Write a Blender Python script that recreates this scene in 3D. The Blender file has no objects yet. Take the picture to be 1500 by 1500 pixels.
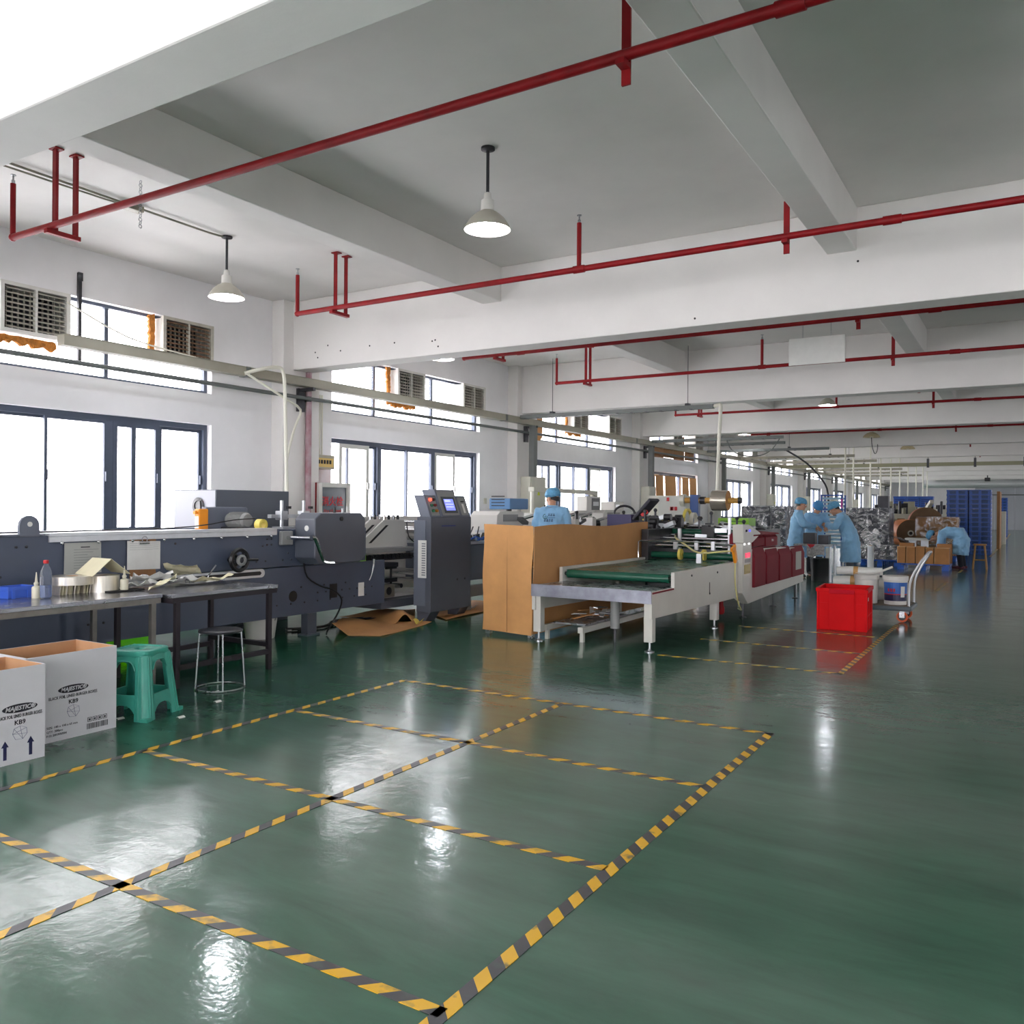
import bpy, bmesh, math, random
import numpy as np
from mathutils import Vector, Matrix, Euler
random.seed(7)
S = bpy.context.scene
COL = S.collection
PI = math.pi
# ------------------------------------------------------------------ camera
F_PX, CAM_H, YC = 1234.0, 1.45, 742.0          # focal length and principal row in the 1500 px frame
YAW, ROLL = math.atan(760 / F_PX), 0.0076
fw = Vector((-math.sin(YAW), math.cos(YAW), 0)); rt = Vector((math.cos(YAW), math.sin(YAW), 0)); up = Vector((0, 0, 1))
r2 = rt * math.cos(ROLL) + up * math.sin(ROLL); u2 = up * math.cos(ROLL) - rt * math.sin(ROLL)
cd = bpy.data.cameras.new('camera'); cam = bpy.data.objects.new('camera', cd); COL.objects.link(cam)
cam.matrix_world = Matrix(((r2.x, u2.x, -fw.x, 0), (r2.y, u2.y, -fw.y, 0), (r2.z, u2.z, -fw.z, CAM_H), (0, 0, 0, 1)))
cd.sensor_fit = 'HORIZONTAL'; cd.sensor_width = 36.0; cd.lens = 36.0 * F_PX / 1500.0
cd.shift_y = -(750 - YC) / 1500.0; cd.clip_start = 0.05; cd.clip_end = 500
S.camera = cam
def ray(px, py): return fw + (px - 750) / F_PX * r2 + (YC - py) / F_PX * u2
def onz(px, py, z=0.0):
    d = ray(px, py); t = (z - CAM_H) / d.z; return Vector((d.x * t, d.y * t, z))
def onx(px, py, x):
    d = ray(px, py); t = x / d.x; return Vector((x, d.y * t, CAM_H + d.z * t))
def ony(px, py, y):
    d = ray(px, py); t = y / d.y; return Vector((d.x * t, y, CAM_H + d.z * t))
# ------------------------------------------------------------------ world, exposure
W = bpy.data.worlds.new('overcast'); S.world = W; W.use_nodes = True
bg = W.node_tree.nodes['Background']; bg.inputs[0].default_value = (0.985, 0.962, 1.0, 1); bg.inputs[1].default_value = 9.0
S.view_settings.view_transform = 'Standard'; S.view_settings.look = 'None'
S.view_settings.gamma = 1.0; S.view_settings.use_curve_mapping = False
S.view_settings.exposure = 0.45
# ------------------------------------------------------------------ layout numbers of the hall
XL, XR, Y0, Y1, ZC = -9.7, 9.4, -4.6, 72.6, 4.5
PER = 6.69
BEAMS = [9.05 + PER * k for k in range(-2, 10)]
WINS = [10.13 + PER * k for k in range(-2, 9)]                     # window start along the wall
WL, WZ0, WZ1, UZ0, UZ1 = 4.33, 1.03, 2.55, 2.98, 3.92
# portals only guide sampling of the sky through the openings
def portal(name, loc, sx, sy, rot):
    l = bpy.data.lights.new(name, 'AREA'); l.shape = 'RECTANGLE'; l.size = sx; l.size_y = sy; l.cycles.is_portal = True
    o = bpy.data.objects.new(name, l); COL.objects.link(o); o.location = loc; o.rotation_euler = rot
for ys in WINS:
    portal('sky_portal', (XL - 0.3, ys + WL / 2, (WZ0 + UZ1) / 2), UZ1 - WZ0, WL, (0, -PI / 2, 0))
ADDED_FWIN = [(-9.2 + i * 4.65, -9.2 + i * 4.65 + 4.0) for i in range(4)]          # unseen windows added to the end wall behind the camera to light beams
ADDED_RWIN = [(y + 1.2, y + 2.9) for y in WINS[:5]] + [(y, y + WL) for y in WINS[5:]]                                # unseen windows added to the right-hand wall to brighten machine fronts and far end
for a, b in ADDED_RWIN: portal('sky_portal', (XR + .3, (a + b) / 2, 1.8), 1.5, b - a, (0, PI / 2, 0))
for a, b in ADDED_FWIN: portal('sky_portal', ((a + b) / 2, Y0 - .3, 2.2), b - a, 2.4, (PI / 2, 0, PI))
# ------------------------------------------------------------------ materials
def lin(c):
    r = []
    for x in c[:3]:
        x /= 255.0
        r.append(x / 12.92 if x <= .04045 else ((x + .055) / 1.055) ** 2.4)
    return (*r, 1.0)
MATS = {}
def pm(name, col, rough=.5, metal=0., var=None, bump=None, coat=0., trans=0., emit=None, spec=.5, alpha=1., col2=None, rvar=None, stretch=None, sheen=0.):
    """procedural principled material; var=(scale, amount) colour variation, bump=(scale, strength), rvar=(scale, lo, hi)"""
    if name in MATS: return MATS[name]
    m = bpy.data.materials.new(name); m.use_nodes = True; nt = m.node_tree; N = nt.nodes; L = nt.links
    b = N['Principled BSDF']; c = lin(col)
    b.inputs['Base Color'].default_value = c; b.inputs['Roughness'].default_value = rough; b.inputs['Metallic'].default_value = metal
    b.inputs['Coat Weight'].default_value = coat; b.inputs['Coat Roughness'].default_value = .08
    b.inputs['Transmission Weight'].default_value = trans; b.inputs['Specular IOR Level'].default_value = spec; b.inputs['Alpha'].default_value = alpha
    if sheen: b.inputs['Sheen Weight'].default_value = sheen
    if emit:
        b.inputs['Emission Color'].default_value = lin(emit[0]); b.inputs['Emission Strength'].default_value = emit[1]
    if var or bump or rvar:
        tc = N.new('ShaderNodeTexCoord'); src = tc.outputs['Object']
        if stretch:
            mp = N.new('ShaderNodeMapping'); mp.inputs['Scale'].default_value = stretch; L.new(src, mp.inputs[0]); src = mp.outputs[0]
        def noise(sc, det=4.):
            n = N.new('ShaderNodeTexNoise'); n.inputs['Scale'].default_value = sc; n.inputs['Detail'].default_value = det
            n.inputs['Roughness'].default_value = .62; L.new(src, n.inputs['Vector']); return n.outputs['Fac']
        if var:
            rp = N.new('ShaderNodeValToRGB'); a = var[1]
            d = lin(col2) if col2 else tuple(max(0, x * (1 - a)) for x in c[:3]) + (1,)
            rp.color_ramp.elements[0].position = .32; rp.color_ramp.elements[1].position = .68
            rp.color_ramp.elements[0].color = d
            rp.color_ramp.elements[1].color = c if col2 else tuple(min(1, x * (1 + a * .5)) for x in c[:3]) + (1,)
            L.new(noise(var[0]), rp.inputs[0]); L.new(rp.outputs[0], b.inputs['Base Color'])
        if bump:
            bp = N.new('ShaderNodeBump'); bp.inputs['Strength'].default_value = bump[1]; bp.inputs['Distance'].default_value = .02
            L.new(noise(bump[0], 3.), bp.inputs['Height']); L.new(bp.outputs[0], b.inputs['Normal'])
        if rvar:
            mr = N.new('ShaderNodeMapRange'); mr.inputs[1].default_value = .3; mr.inputs[2].default_value = .7
            mr.inputs[3].default_value = rvar[1]; mr.inputs[4].default_value = rvar[2]
            L.new(noise(rvar[0]), mr.inputs[0]); L.new(mr.outputs[0], b.inputs['Roughness'])
    MATS[name] = m; return m
def glass_mat(name, tint=(1, 1, 1, 1), refl=.06, rough=.03):
    m = bpy.data.materials.new(name); m.use_nodes = True; nt = m.node_tree; N = nt.nodes; L = nt.links
    N.remove(N['Principled BSDF']); out = N['Material Output']
    t = N.new('ShaderNodeBsdfTransparent'); t.inputs[0].default_value = tint
    g = N.new('ShaderNodeBsdfGlossy'); g.inputs['Roughness'].default_value = rough
    mx = N.new('ShaderNodeMixShader'); lw = N.new('ShaderNodeLayerWeight'); lw.inputs[0].default_value = .3
    mr = N.new('ShaderNodeMath'); mr.operation = 'MULTIPLY_ADD'; mr.inputs[1].default_value = .35; mr.inputs[2].default_value = refl
    L.new(lw.outputs['Fresnel'], mr.inputs[0]); L.new(mr.outputs[0], mx.inputs[0]); L.new(t.outputs[0], mx.inputs[1]); L.new(g.outputs[0], mx.inputs[2])
    L.new(mx.outputs[0], out.inputs[0]); MATS[name] = m; return m
def film_mat(name, tint=(.9, .92, .95, 1), scale=4.5, lo=.04, hi=.6):
    """crinkled stretch film: transparent with bright glossy creases"""
    m = bpy.data.materials.new(name); m.use_nodes = True; nt = m.node_tree; N = nt.nodes; L = nt.links
    N.remove(N['Principled BSDF']); out = N['Material Output']
    t = N.new('ShaderNodeBsdfTransparent'); t.inputs[0].default_value = tint
    g = N.new('ShaderNodeBsdfGlossy'); g.inputs['Roughness'].default_value = .14
    df = N.new('ShaderNodeBsdfDiffuse'); df.inputs[0].default_value = (.8, .82, .85, 1)
    tc = N.new('ShaderNodeTexCoord'); no = N.new('ShaderNodeTexNoise'); no.inputs['Scale'].default_value = scale; no.inputs['Detail'].default_value = 5
    no.inputs['Distortion'].default_value = 1.6; L.new(tc.outputs['Object'], no.inputs['Vector'])
    bp = N.new('ShaderNodeBump'); bp.inputs['Strength'].default_value = 1.; bp.inputs['Distance'].default_value = .07; L.new(no.outputs['Fac'], bp.inputs['Height'])
    L.new(bp.outputs[0], g.inputs['Normal']); L.new(bp.outputs[0], df.inputs['Normal'])
    m1 = N.new('ShaderNodeMixShader'); m1.inputs[0].default_value = .12; L.new(g.outputs[0], m1.inputs[1]); L.new(df.outputs[0], m1.inputs[2])
    mr = N.new('ShaderNodeMapRange'); mr.inputs[1].default_value = .42; mr.inputs[2].default_value = .66; mr.inputs[3].default_value = lo; mr.inputs[4].default_value = hi
    L.new(no.outputs['Fac'], mr.inputs[0])
    mx = N.new('ShaderNodeMixShader'); L.new(mr.outputs[0], mx.inputs[0]); L.new(t.outputs[0], mx.inputs[1]); L.new(m1.outputs[0], mx.inputs[2])
    L.new(mx.outputs[0], out.inputs[0]); MATS[name] = m; return m
def floor_mat():
    m = bpy.data.materials.new('green_epoxy'); m.use_nodes = True; nt = m.node_tree; N = nt.nodes; L = nt.links; b = N['Principled BSDF']
    tc = N.new('ShaderNodeTexCoord')
    def noise(sc, det, vec=None, dist=0.):
        n = N.new('ShaderNodeTexNoise'); n.inputs['Scale'].default_value = sc; n.inputs['Detail'].default_value = det; n.inputs['Roughness'].default_value = .65
        n.inputs['Distortion'].default_value = dist; L.new(vec or tc.outputs['Object'], n.inputs['Vector']); return n.outputs['Fac']
    mp = N.new('ShaderNodeMapping'); mp.inputs['Scale'].default_value = (.8, 3.2, 1); mp.inputs['Rotation'].default_value = (0, 0, .5); L.new(tc.outputs['Object'], mp.inputs[0])
    # walked-on aisle is greyer and duller than the floor beside the machines: a wear stain that follows the aisle
    sx = N.new('ShaderNodeSeparateXYZ'); L.new(tc.outputs['Object'], sx.inputs[0])
    ma = N.new('ShaderNodeMapRange'); ma.inputs[1].default_value = -6.2; ma.inputs[2].default_value = -.6; L.new(sx.outputs[0], ma.inputs[0])
    n1 = noise(.55, 5.); n2 = noise(1.6, 6., mp.outputs[0], .4)
    ad = N.new('ShaderNodeMath'); ad.operation = 'MULTIPLY_ADD'; ad.inputs[1].default_value = .9; L.new(n1, ad.inputs[0]); L.new(ma.outputs[0], ad.inputs[2])
    r1 = N.new('ShaderNodeValToRGB'); L.new(ad.outputs[0], r1.inputs[0])
    r1.color_ramp.elements[0].position = .35; r1.color_ramp.elements[0].color = lin((16, 92, 62))
    r1.color_ramp.elements[1].position = 1.35 / 1.6; r1.color_ramp.elements[1].color = lin((56, 96, 78))
    ad.use_clamp = False
    r2_ = N.new('ShaderNodeValToRGB'); L.new(n2, r2_.inputs[0]); r2_.color_ramp.elements[0].position = .3; r2_.color_ramp.elements[0].color = (.72, .72, .72, 1)
    r2_.color_ramp.elements[1].position = .75; r2_.color_ramp.elements[1].color = (1.25, 1.22, 1.2, 1)
    mx = N.new('ShaderNodeMix'); mx.data_type = 'RGBA'; mx.blend_type = 'MULTIPLY'; mx.inputs[0].default_value = 1.
    L.new(r1.outputs[0], mx.inputs[6]); L.new(r2_.outputs[0], mx.inputs[7]); L.new(mx.outputs[2], b.inputs['Base Color'])
    rr = N.new('ShaderNodeMapRange'); rr.inputs[1].default_value = .3; rr.inputs[2].default_value = .75; rr.inputs[3].default_value = .09; rr.inputs[4].default_value = .2
    L.new(noise(1.3, 6., mp.outputs[0], .6), rr.inputs[0]); L.new(rr.outputs[0], b.inputs['Roughness'])
    bp = N.new('ShaderNodeBump'); bp.inputs['Strength'].default_value = .12; bp.inputs['Distance'].default_value = .02
    L.new(noise(5., 4.), bp.inputs['Height']); L.new(bp.outputs[0], b.inputs['Normal'])
    b.inputs['Specular IOR Level'].default_value = .6; b.inputs['Coat Weight'].default_value = .25; b.inputs['Coat Roughness'].default_value = .32
    MATS['green_epoxy'] = m; return m
def tape_mat(name, axis, worn=.35, pitch=.155):
    m = bpy.data.materials.new(name); m.use_nodes = True; nt = m.node_tree; N = nt.nodes; L = nt.links; b = N['Principled BSDF']
    tc = N.new('ShaderNodeTexCoord'); sx = N.new('ShaderNodeSeparateXYZ'); L.new(tc.outputs['Object'], sx.inputs[0])
    a = N.new('ShaderNodeMath'); a.operation = 'ADD'; L.new(sx.outputs[0], a.inputs[0]); L.new(sx.outputs[1], a.inputs[1])
    if axis == 'x':
        a.operation = 'SUBTRACT'
    f = N.new('ShaderNodeMath'); f.operation = 'MULTIPLY'; f.inputs[1].default_value = 1 / pitch; L.new(a.outputs[0], f.inputs[0])
    fr = N.new('ShaderNodeMath'); fr.operation = 'FRACT'; L.new(f.outputs[0], fr.inputs[0])
    gt = N.new('ShaderNodeMath'); gt.operation = 'GREATER_THAN'; gt.inputs[1].default_value = .5; L.new(fr.outputs[0], gt.inputs[0])
    c = N.new('ShaderNodeMix'); c.data_type = 'RGBA'; L.new(gt.outputs[0], c.inputs[0]); c.inputs[6].default_value = lin((62, 62, 66)); c.inputs[7].default_value = lin((226, 176, 30))
    no = N.new('ShaderNodeTexNoise'); no.inputs['Scale'].default_value = 14; no.inputs['Detail'].default_value = 6; L.new(tc.outputs['Object'], no.inputs['Vector'])
    w = N.new('ShaderNodeMapRange'); w.inputs[1].default_value = .62 - worn * .15; w.inputs[2].default_value = .72; w.inputs[3].default_value = 0; w.inputs[4].default_value = .85; L.new(no.outputs['Fac'], w.inputs[0])
    c2 = N.new('ShaderNodeMix'); c2.data_type = 'RGBA'; L.new(w.outputs[0], c2.inputs[0]); L.new(c.outputs[2], c2.inputs[6]); c2.inputs[7].default_value = lin((70, 84, 78))
    L.new(c2.outputs[2], b.inputs['Base Color']); b.inputs['Roughness'].default_value = .35
    MATS[name] = m; return m
WHITE = pm('white_paint', (230, 227, 224), .7, var=(1.1, .05), bump=(14, .08))
WALLM = pm('wall_paint', (240, 239, 241), .65, var=(.9, .06), bump=(10, .06))
DARKF = pm('window_frame_paint', (76, 85, 103), .4, var=(6, .1))
ALU = pm('aluminium', (205, 208, 212), .35, .7, var=(8, .08))
STEEL = pm('steel', (176, 178, 182), .28, .9, var=(7, .15), rvar=(9, .18, .42))
CHROME = pm('chrome', (215, 216, 218), .14, 1.)
DSTEEL = pm('dark_steel', (70, 70, 74), .4, .6, var=(8, .2))
BLACK = pm('black_plastic', (24, 24, 27), .4, bump=(60, .05))
RUBBER = pm('rubber', (30, 30, 32), .7)
NAVY = pm('navy_machine_paint', (82, 87, 98), .38, 0, var=(1.4, .1), bump=(40, .03))
NAVY2 = pm('slate_machine_paint', (104, 110, 124), .4, 0, var=(1.4, .08), bump=(40, .03))
GREYM = pm('grey_machine_paint', (142, 143, 142), .42, 0, var=(1.6, .08))
WHITEM = pm('white_machine_paint', (214, 212, 206), .4, 0, var=(2, .05))
CREAM = pm('cream_enamel', (206, 204, 190), .45, 0, var=(3, .06))
RED = pm('red_pipe_paint', (142, 14, 22), .5, 0, var=(5, .25), spec=.3)
KRAFT = pm('kraft_board', (202, 148, 92), .75, 0, var=(3, .12), bump=(50, .06))
KRAFT2 = pm('kraft_board_dark', (150, 108, 70), .75, 0, var=(3, .15), bump=(50, .06))
PAPER = pm('paper_white', (228, 228, 224), .7, var=(8, .05))
PAPERY = pm('paper_cream', (224, 217, 184), .7, var=(8, .05))
SKIN = pm('skin', (196, 146, 118), .5, var=(20, .08))
HAIR = pm('black_hair', (26, 22, 22), .5)
COAT = pm('blue_smock', (138, 188, 226), .72, 0, var=(5, .1), bump=(9, .7), sheen=.3)
CAPM = pm('blue_bouffant', (98, 164, 204), .65, 0, var=(30, .25), bump=(34, .8))
TROUSER = pm('dark_trouser', (34, 36, 46), .8, bump=(12, .4))
TROUSERG = pm('grey_trouser', (92, 98, 106), .8, bump=(12, .4))
BLUEP = pm('blue_plastic', (30, 84, 176), .38, 0, var=(3, .15))
BELT = pm('green_belt', (62, 104, 88), .3, 0, var=(1.5, .2), rvar=(3, .2, .4))
ROLLER = pm('green_roller', (20, 82, 62), .25, 0, var=(6, .15))
FOAMM = pm('orange_foam', (206, 132, 58), .9, 0, var=(20, .3), bump=(40, .9))
TRUNK = pm('beige_trunking', (156, 152, 137), .5, .2, var=(2, .12))
TRUNKD = pm('grey_trunking', (108, 112, 110), .5, .3, var=(2, .12))
CONDM = pm('white_conduit', (222, 220, 206), .45)
GLASS = glass_mat('window_glass')
FILM = film_mat('stretch_film')
FLOORM = floor_mat()
INK = pm('black_ink', (30, 31, 40), .6)
REDINK = pm('red_ink', (196, 40, 46), .55)
YELLOW = pm('yellow_plastic', (226, 206, 96), .45)
ORANGE = pm('orange_plastic', (240, 150, 30), .45)
# ------------------------------------------------------------------ mesh helpers
class MB:
    """collects geometry; build() links it as ONE mesh object"""
    def __init__(s): s.v = []; s.f = []
    def add(s, vs, fs):
        n = len(s.v); s.v.extend([tuple(v) for v in vs]); s.f.extend([tuple(i + n for i in q) for q in fs]); return s
    def box(s, x0, x1, y0, y1, z0, z1):
        return s.add([(x0, y0, z0), (x1, y0, z0), (x1, y1, z0), (x0, y1, z0), (x0, y0, z1), (x1, y0, z1), (x1, y1, z1), (x0, y1, z1)],
                     [(0, 3, 2, 1), (4, 5, 6, 7), (0, 1, 5, 4), (1, 2, 6, 5), (2, 3, 7, 6), (3, 0, 4, 7)])
    def cb(s, c, d): return s.box(c[0] - d[0] / 2, c[0] + d[0] / 2, c[1] - d[1] / 2, c[1] + d[1] / 2, c[2] - d[2] / 2, c[2] + d[2] / 2)
    def ob(s, c, d, R):
        """box of size d, rotated by Euler/Matrix R about its centre c"""
        if not isinstance(R, Matrix): R = Euler(R).to_matrix()
        c = Vector(c); t = MB().cb((0, 0, 0), d); return s.add([R @ Vector(v) + c for v in t.v], t.f)
    def prism(s, poly, axis, a, b):
        """extrude polygon poly (2-D, other two axes in xyz order) along axis from a to b"""
        n = len(poly)
        def P(p, t): return {'x': (t, p[0], p[1]), 'y': (p[0], t, p[1]), 'z': (p[0], p[1], t)}[axis]
        fs = [tuple(range(n))[::-1], tuple(range(n, 2 * n))] + [(i, (i + 1) % n, n + (i + 1) % n, n + i) for i in range(n)]
        return s.add([P(p, a) for p in poly] + [P(p, b) for p in poly], fs)
    def cyl(s, p0, p1, r, n=12, r1=None, cap=True):
        p0 = Vector(p0); p1 = Vector(p1); d = (p1 - p0).normalized(); a = d.orthogonal().normalized(); b = d.cross(a); r1 = r if r1 is None else r1
        vs = []
        for p, q in ((p0, r), (p1, r1)):
            for i in range(n):
                t = 2 * PI * i / n; vs.append(p + (a * math.cos(t) + b * math.sin(t)) * q)
        fs = [(i, (i + 1) % n, n + (i + 1) % n, n + i) for i in range(n)]
        if cap: fs += [tuple(range(n))[::-1], tuple(range(n, 2 * n))]
        return s.add(vs, fs)
    def tube(s, pts, r, n=8, rs=None, sm=True):
        pts = [Vector(p) for p in pts]
        if sm and len(pts) > 3:
            q = [pts[0]] + pts + [pts[-1]]; out = []; ro = []
            for i in range(1, len(q) - 2):
                for k in range(3):
                    t = k / 3; out.append(.5 * (2 * q[i] + (q[i + 1] - q[i - 1]) * t + (2 * q[i - 1] - 5 * q[i] + 4 * q[i + 1] - q[i + 2]) * t * t + (3 * q[i] - q[i - 1] - 3 * q[i + 1] + q[i + 2]) * t ** 3))
                    if rs: ro.append(rs[i - 1] + (rs[i] - rs[i - 1]) * t)
            out.append(pts[-1]); pts = out
            if rs: ro.append(rs[-1]); rs = ro
        m = len(pts); vs = []; a = None
        for i, p in enumerate(pts):
            d = (pts[min(i + 1, m - 1)] - pts[max(i - 1, 0)]).normalized()
            a = d.orthogonal().normalized() if a is None else (a - d * a.dot(d)).normalized()
            b = d.cross(a); q = rs[i] if rs else r
            for k in range(n):
                t = 2 * PI * k / n; vs.append(p + (a * math.cos(t) + b * math.sin(t)) * q)
        fs = [(i * n + k, i * n + (k + 1) % n, (i + 1) * n + (k + 1) % n, (i + 1) * n + k) for i in range(m - 1) for k in range(n)]
        fs += [tuple(range(n))[::-1], tuple(range((m - 1) * n, m * n))]
        return s.add(vs, fs)
    def lathe(s, prof, c=(0, 0, 0), n=20, axis='z', closed=False):
        """revolve (r, h) profile about an axis through c"""
        c = Vector(c); vs = []; m = len(prof)
        for r, h in prof:
            for k in range(n):
                t = 2 * PI * k / n; x, y = r * math.cos(t), r * math.sin(t)
                vs.append(c + Vector({'z': (x, y, h), 'y': (x, h, y), 'x': (h, x, y)}[axis]))
        fs = [(i * n + k, i * n + (k + 1) % n, (i + 1) * n + (k + 1) % n, (i + 1) * n + k) for i in range(m - 1) for k in range(n)]
        if closed: fs += [((m - 1) * n + k, (m - 1) * n + (k + 1) % n, (k + 1) % n, k) for k in range(n)]
        else: fs += [tuple(range(n))[::-1], tuple(range((m - 1) * n, m * n))]
        return s.add(vs, fs)
    def sheet(s, fn, nu, nv, th=0.):
        """grid surface fn(u,v) -> point, u,v in 0..1; th gives it thickness"""
        P = [[Vector(fn(i / nu, j / nv)) for j in range(nv + 1)] for i in range(nu + 1)]
        vs = [p for row in P for p in row]; I = lambda i, j: i * (nv + 1) + j
        fs = [(I(i, j), I(i + 1, j), I(i + 1, j + 1), I(i, j + 1)) for i in range(nu) for j in range(nv)]
        if th:
            n = len(vs); bot = []
            for i in range(nu + 1):
                for j in range(nv + 1):
                    du = P[min(i + 1, nu)][j] - P[max(i - 1, 0)][j]; dv = P[i][min(j + 1, nv)] - P[i][max(j - 1, 0)]
                    bot.append(P[i][j] - du.cross(dv).normalized() * th)
            vs = vs + bot; fs = fs + [tuple(n + k for k in q)[::-1] for q in fs]
            ed = [I(i, 0) for i in range(nu + 1)] + [I(nu, j) for j in range(1, nv + 1)] + [I(i, nv) for i in range(nu - 1, -1, -1)] + [I(0, j) for j in range(nv - 1, 0, -1)]
            fs += [(ed[k], n + ed[k], n + ed[(k + 1) % len(ed)], ed[(k + 1) % len(ed)]) for k in range(len(ed))]
        return s.add(vs, fs)
    def loft(s, rings):
        n = len(rings[0]); m = len(rings); vs = [p for r in rings for p in r]
        fs = [(i * n + k, i * n + (k + 1) % n, (i + 1) * n + (k + 1) % n, (i + 1) * n + k) for i in range(m - 1) for k in range(n)]
        fs += [tuple(range(n))[::-1], tuple(range((m - 1) * n, m * n))]
        return s.add(vs, fs)
    def ball(s, c, r, n=12, m=8):
        c = Vector(c); r = r if hasattr(r, '__len__') else (r, r, r); rings = []
        for i in range(m + 1):
            p = PI * (i + .02 if i == 0 else i - .02 if i == m else i) / m
            rings.append([c + Vector((r[0] * math.sin(p) * math.cos(2 * PI * k / n), r[1] * math.sin(p) * math.sin(2 * PI * k / n), r[2] * -math.cos(p))) for k in range(n)])
        return s.loft(rings)
    def xf(s, M):
        s.v = [tuple(M @ Vector(v)) for v in s.v]; return s
    def mesh(s, name, mat=None, smooth=False, org=(0, 0, 0)):
        me = bpy.data.meshes.new(name); o = Vector(org)
        me.from_pydata([tuple(Vector(v) - o) for v in s.v], [], s.f); me.validate(verbose=False)
        bm = bmesh.new(); bm.from_mesh(me); bmesh.ops.recalc_face_normals(bm, faces=bm.faces); bm.to_mesh(me); bm.free()
        if mat: me.materials.append(mat)
        if smooth:
            me.shade_smooth()
            if smooth != 'all': me.set_sharp_from_angle(angle=math.radians(38))
        return me
    def build(s, name, mat, parent=None, smooth=False, bevel=0., org=None):
        if org is None:
            org = parent['_org'] if parent is not None and '_org' in parent else (0, 0, 0)
            if parent is None and s.v:
                a = np.array(s.v); org = ((a[:, 0].min() + a[:, 0].max()) / 2, (a[:, 1].min() + a[:, 1].max()) / 2, a[:, 2].min())
        o = bpy.data.objects.new(name, s.mesh(name, mat, smooth, org)); COL.objects.link(o)
        if parent is not None:
            o.parent = parent; o['_org'] = org
        else:
            o.location = org; o['_org'] = org
        if bevel:
            b = o.modifiers.new('bevel', 'BEVEL'); b.width = bevel; b.segments = 2; b.limit_method = 'ANGLE'; b.angle_limit = math.radians(40)
        return o
def tag(o, label, cat, group=None):
    o['label'] = label; o['category'] = cat
    if group: o['group'] = group
    return o
def struct(o): o['kind'] = 'structure'; return o
def thing(name, label, cat, loc=(0, 0, 0), rz=0., group=None, local=False):
    """Empty at the thing's base; parts are given in world coordinates unless local"""
    o = bpy.data.objects.new(name, None); COL.objects.link(o); o.empty_display_size = .1
    o.location = loc; o.rotation_euler = (0, 0, rz); o['_org'] = (0., 0., 0.) if local else tuple(float(x) for x in loc)
    return tag(o, label, cat, group)
def dup(root, loc=None, rz=None, label=None, group=None, parent=None):
    r = root.copy(); COL.objects.link(r)
    if parent is not None: r.parent = parent
    if loc is not None: r.location = loc
    if rz is not None: r.rotation_euler = (0, 0, rz)
    if label: r['label'] = label
    if group: r['group'] = group
    for ch in list(root.children): dup(ch, parent=r)
    return r
def inst(name, src, parent, loc, rot=(0, 0, 0), scale=(1, 1, 1), mat=None):
    """another object that shares src's mesh, loc in the parent's space"""
    o = bpy.data.objects.new(name, src); COL.objects.link(o); o.parent = parent; o.location = loc; o.rotation_euler = rot; o.scale = scale; return o
def text(body, size, mat, parent, M, name='lettering', align='CENTER', th=.0006, squash=1., bold=0., shear=0., skip=False):
    """flat printed lettering; M places the text's XY plane"""
    c = bpy.data.curves.new(name, 'FONT'); c.body = body; c.size = size; c.align_x = align; c.align_y = 'CENTER'; c.extrude = th; c.resolution_u = 2; c.offset = bold; c.shear = shear
    t = bpy.data.objects.new('tmp', c); COL.objects.link(t); bpy.context.view_layer.update()
    me = bpy.data.meshes.new_from_object(t.evaluated_get(bpy.context.evaluated_depsgraph_get()))
    bpy.data.objects.remove(t); me.transform(Matrix.Diagonal((squash, 1, 1, 1))); me.transform(M); me.materials.clear(); me.materials.append(mat)
    me.name = name
    o = bpy.data.objects.new(name, me); COL.objects.link(o)
    if parent is not None: o.parent = parent
    return o
def face_M(org, right, upv):
    """matrix whose X is right, Y is up on a face"""
    r = Vector(right).normalized(); u = Vector(upv).normalized(); n = r.cross(u)
    return Matrix(((r.x, u.x, n.x, org[0]), (r.y, u.y, n.y, org[1]), (r.z, u.z, n.z, org[2]), (0, 0, 0, 1)))
ORD = ['first', 'second', 'third', 'fourth', 'fifth', 'sixth', 'seventh', 'eighth', 'ninth', 'tenth', 'eleventh', 'twelfth', 'thirteenth', 'fourteenth', 'fifteenth', 'sixteenth']
def fin():
    for o in COL.objects:
        if '_org' in o: del o['_org']
# ------------------------------------------------------------------ the hall
struct(MB().box(XL - .24, XR + .24, Y0 - .24, Y1 + .24, -.2, 0).build('floor', FLOORM, org=(0, 0, 0)))
struct(MB().box(XL - .24, XR + .24, Y0 - .24, Y1 + .24, ZC, ZC + .2).build('ceiling', WHITE, org=(0, 0, 0)))
m = MB(); ey = [Y0 - .24]                                               # left wall with its openings
m.box(XL - .24, XL, Y0 - .24, Y1 + .24, 0, WZ0); m.box(XL - .24, XL, Y0 - .24, Y1 + .24, WZ1, UZ0); m.box(XL - .24, XL, Y0 - .24, Y1 + .24, UZ1, ZC)
prev = Y0 - .24
for ys in WINS:
    for a, b in ((WZ0, WZ1), (UZ0, UZ1)): m.box(XL - .24, XL, prev, ys, a, b)
    prev = ys + WL
for a, b in ((WZ0, WZ1), (UZ0, UZ1)): m.box(XL - .24, XL, prev, Y1 + .24, a, b)
struct(m.build('wall_left', WALLM, org=(0, 0, 0)))
m = MB(); m.box(XR, XR + .24, Y0 - .24, Y1 + .24, 0, WZ0); m.box(XR, XR + .24, Y0 - .24, Y1 + .24, WZ1, ZC); prev = Y0 - .24
for a, b in ADDED_RWIN + [(Y1 + .24, 0)]:
    m.box(XR, XR + .24, prev, a, WZ0, WZ1); prev = b
struct(m.build('wall_right', WALLM, org=(0, 0, 0)))
m = MB(); m.box(XL, XR, Y0 - .24, Y0, 0, 1.0); m.box(XL, XR, Y0 - .24, Y0, 3.4, ZC); prev = XL
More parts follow.
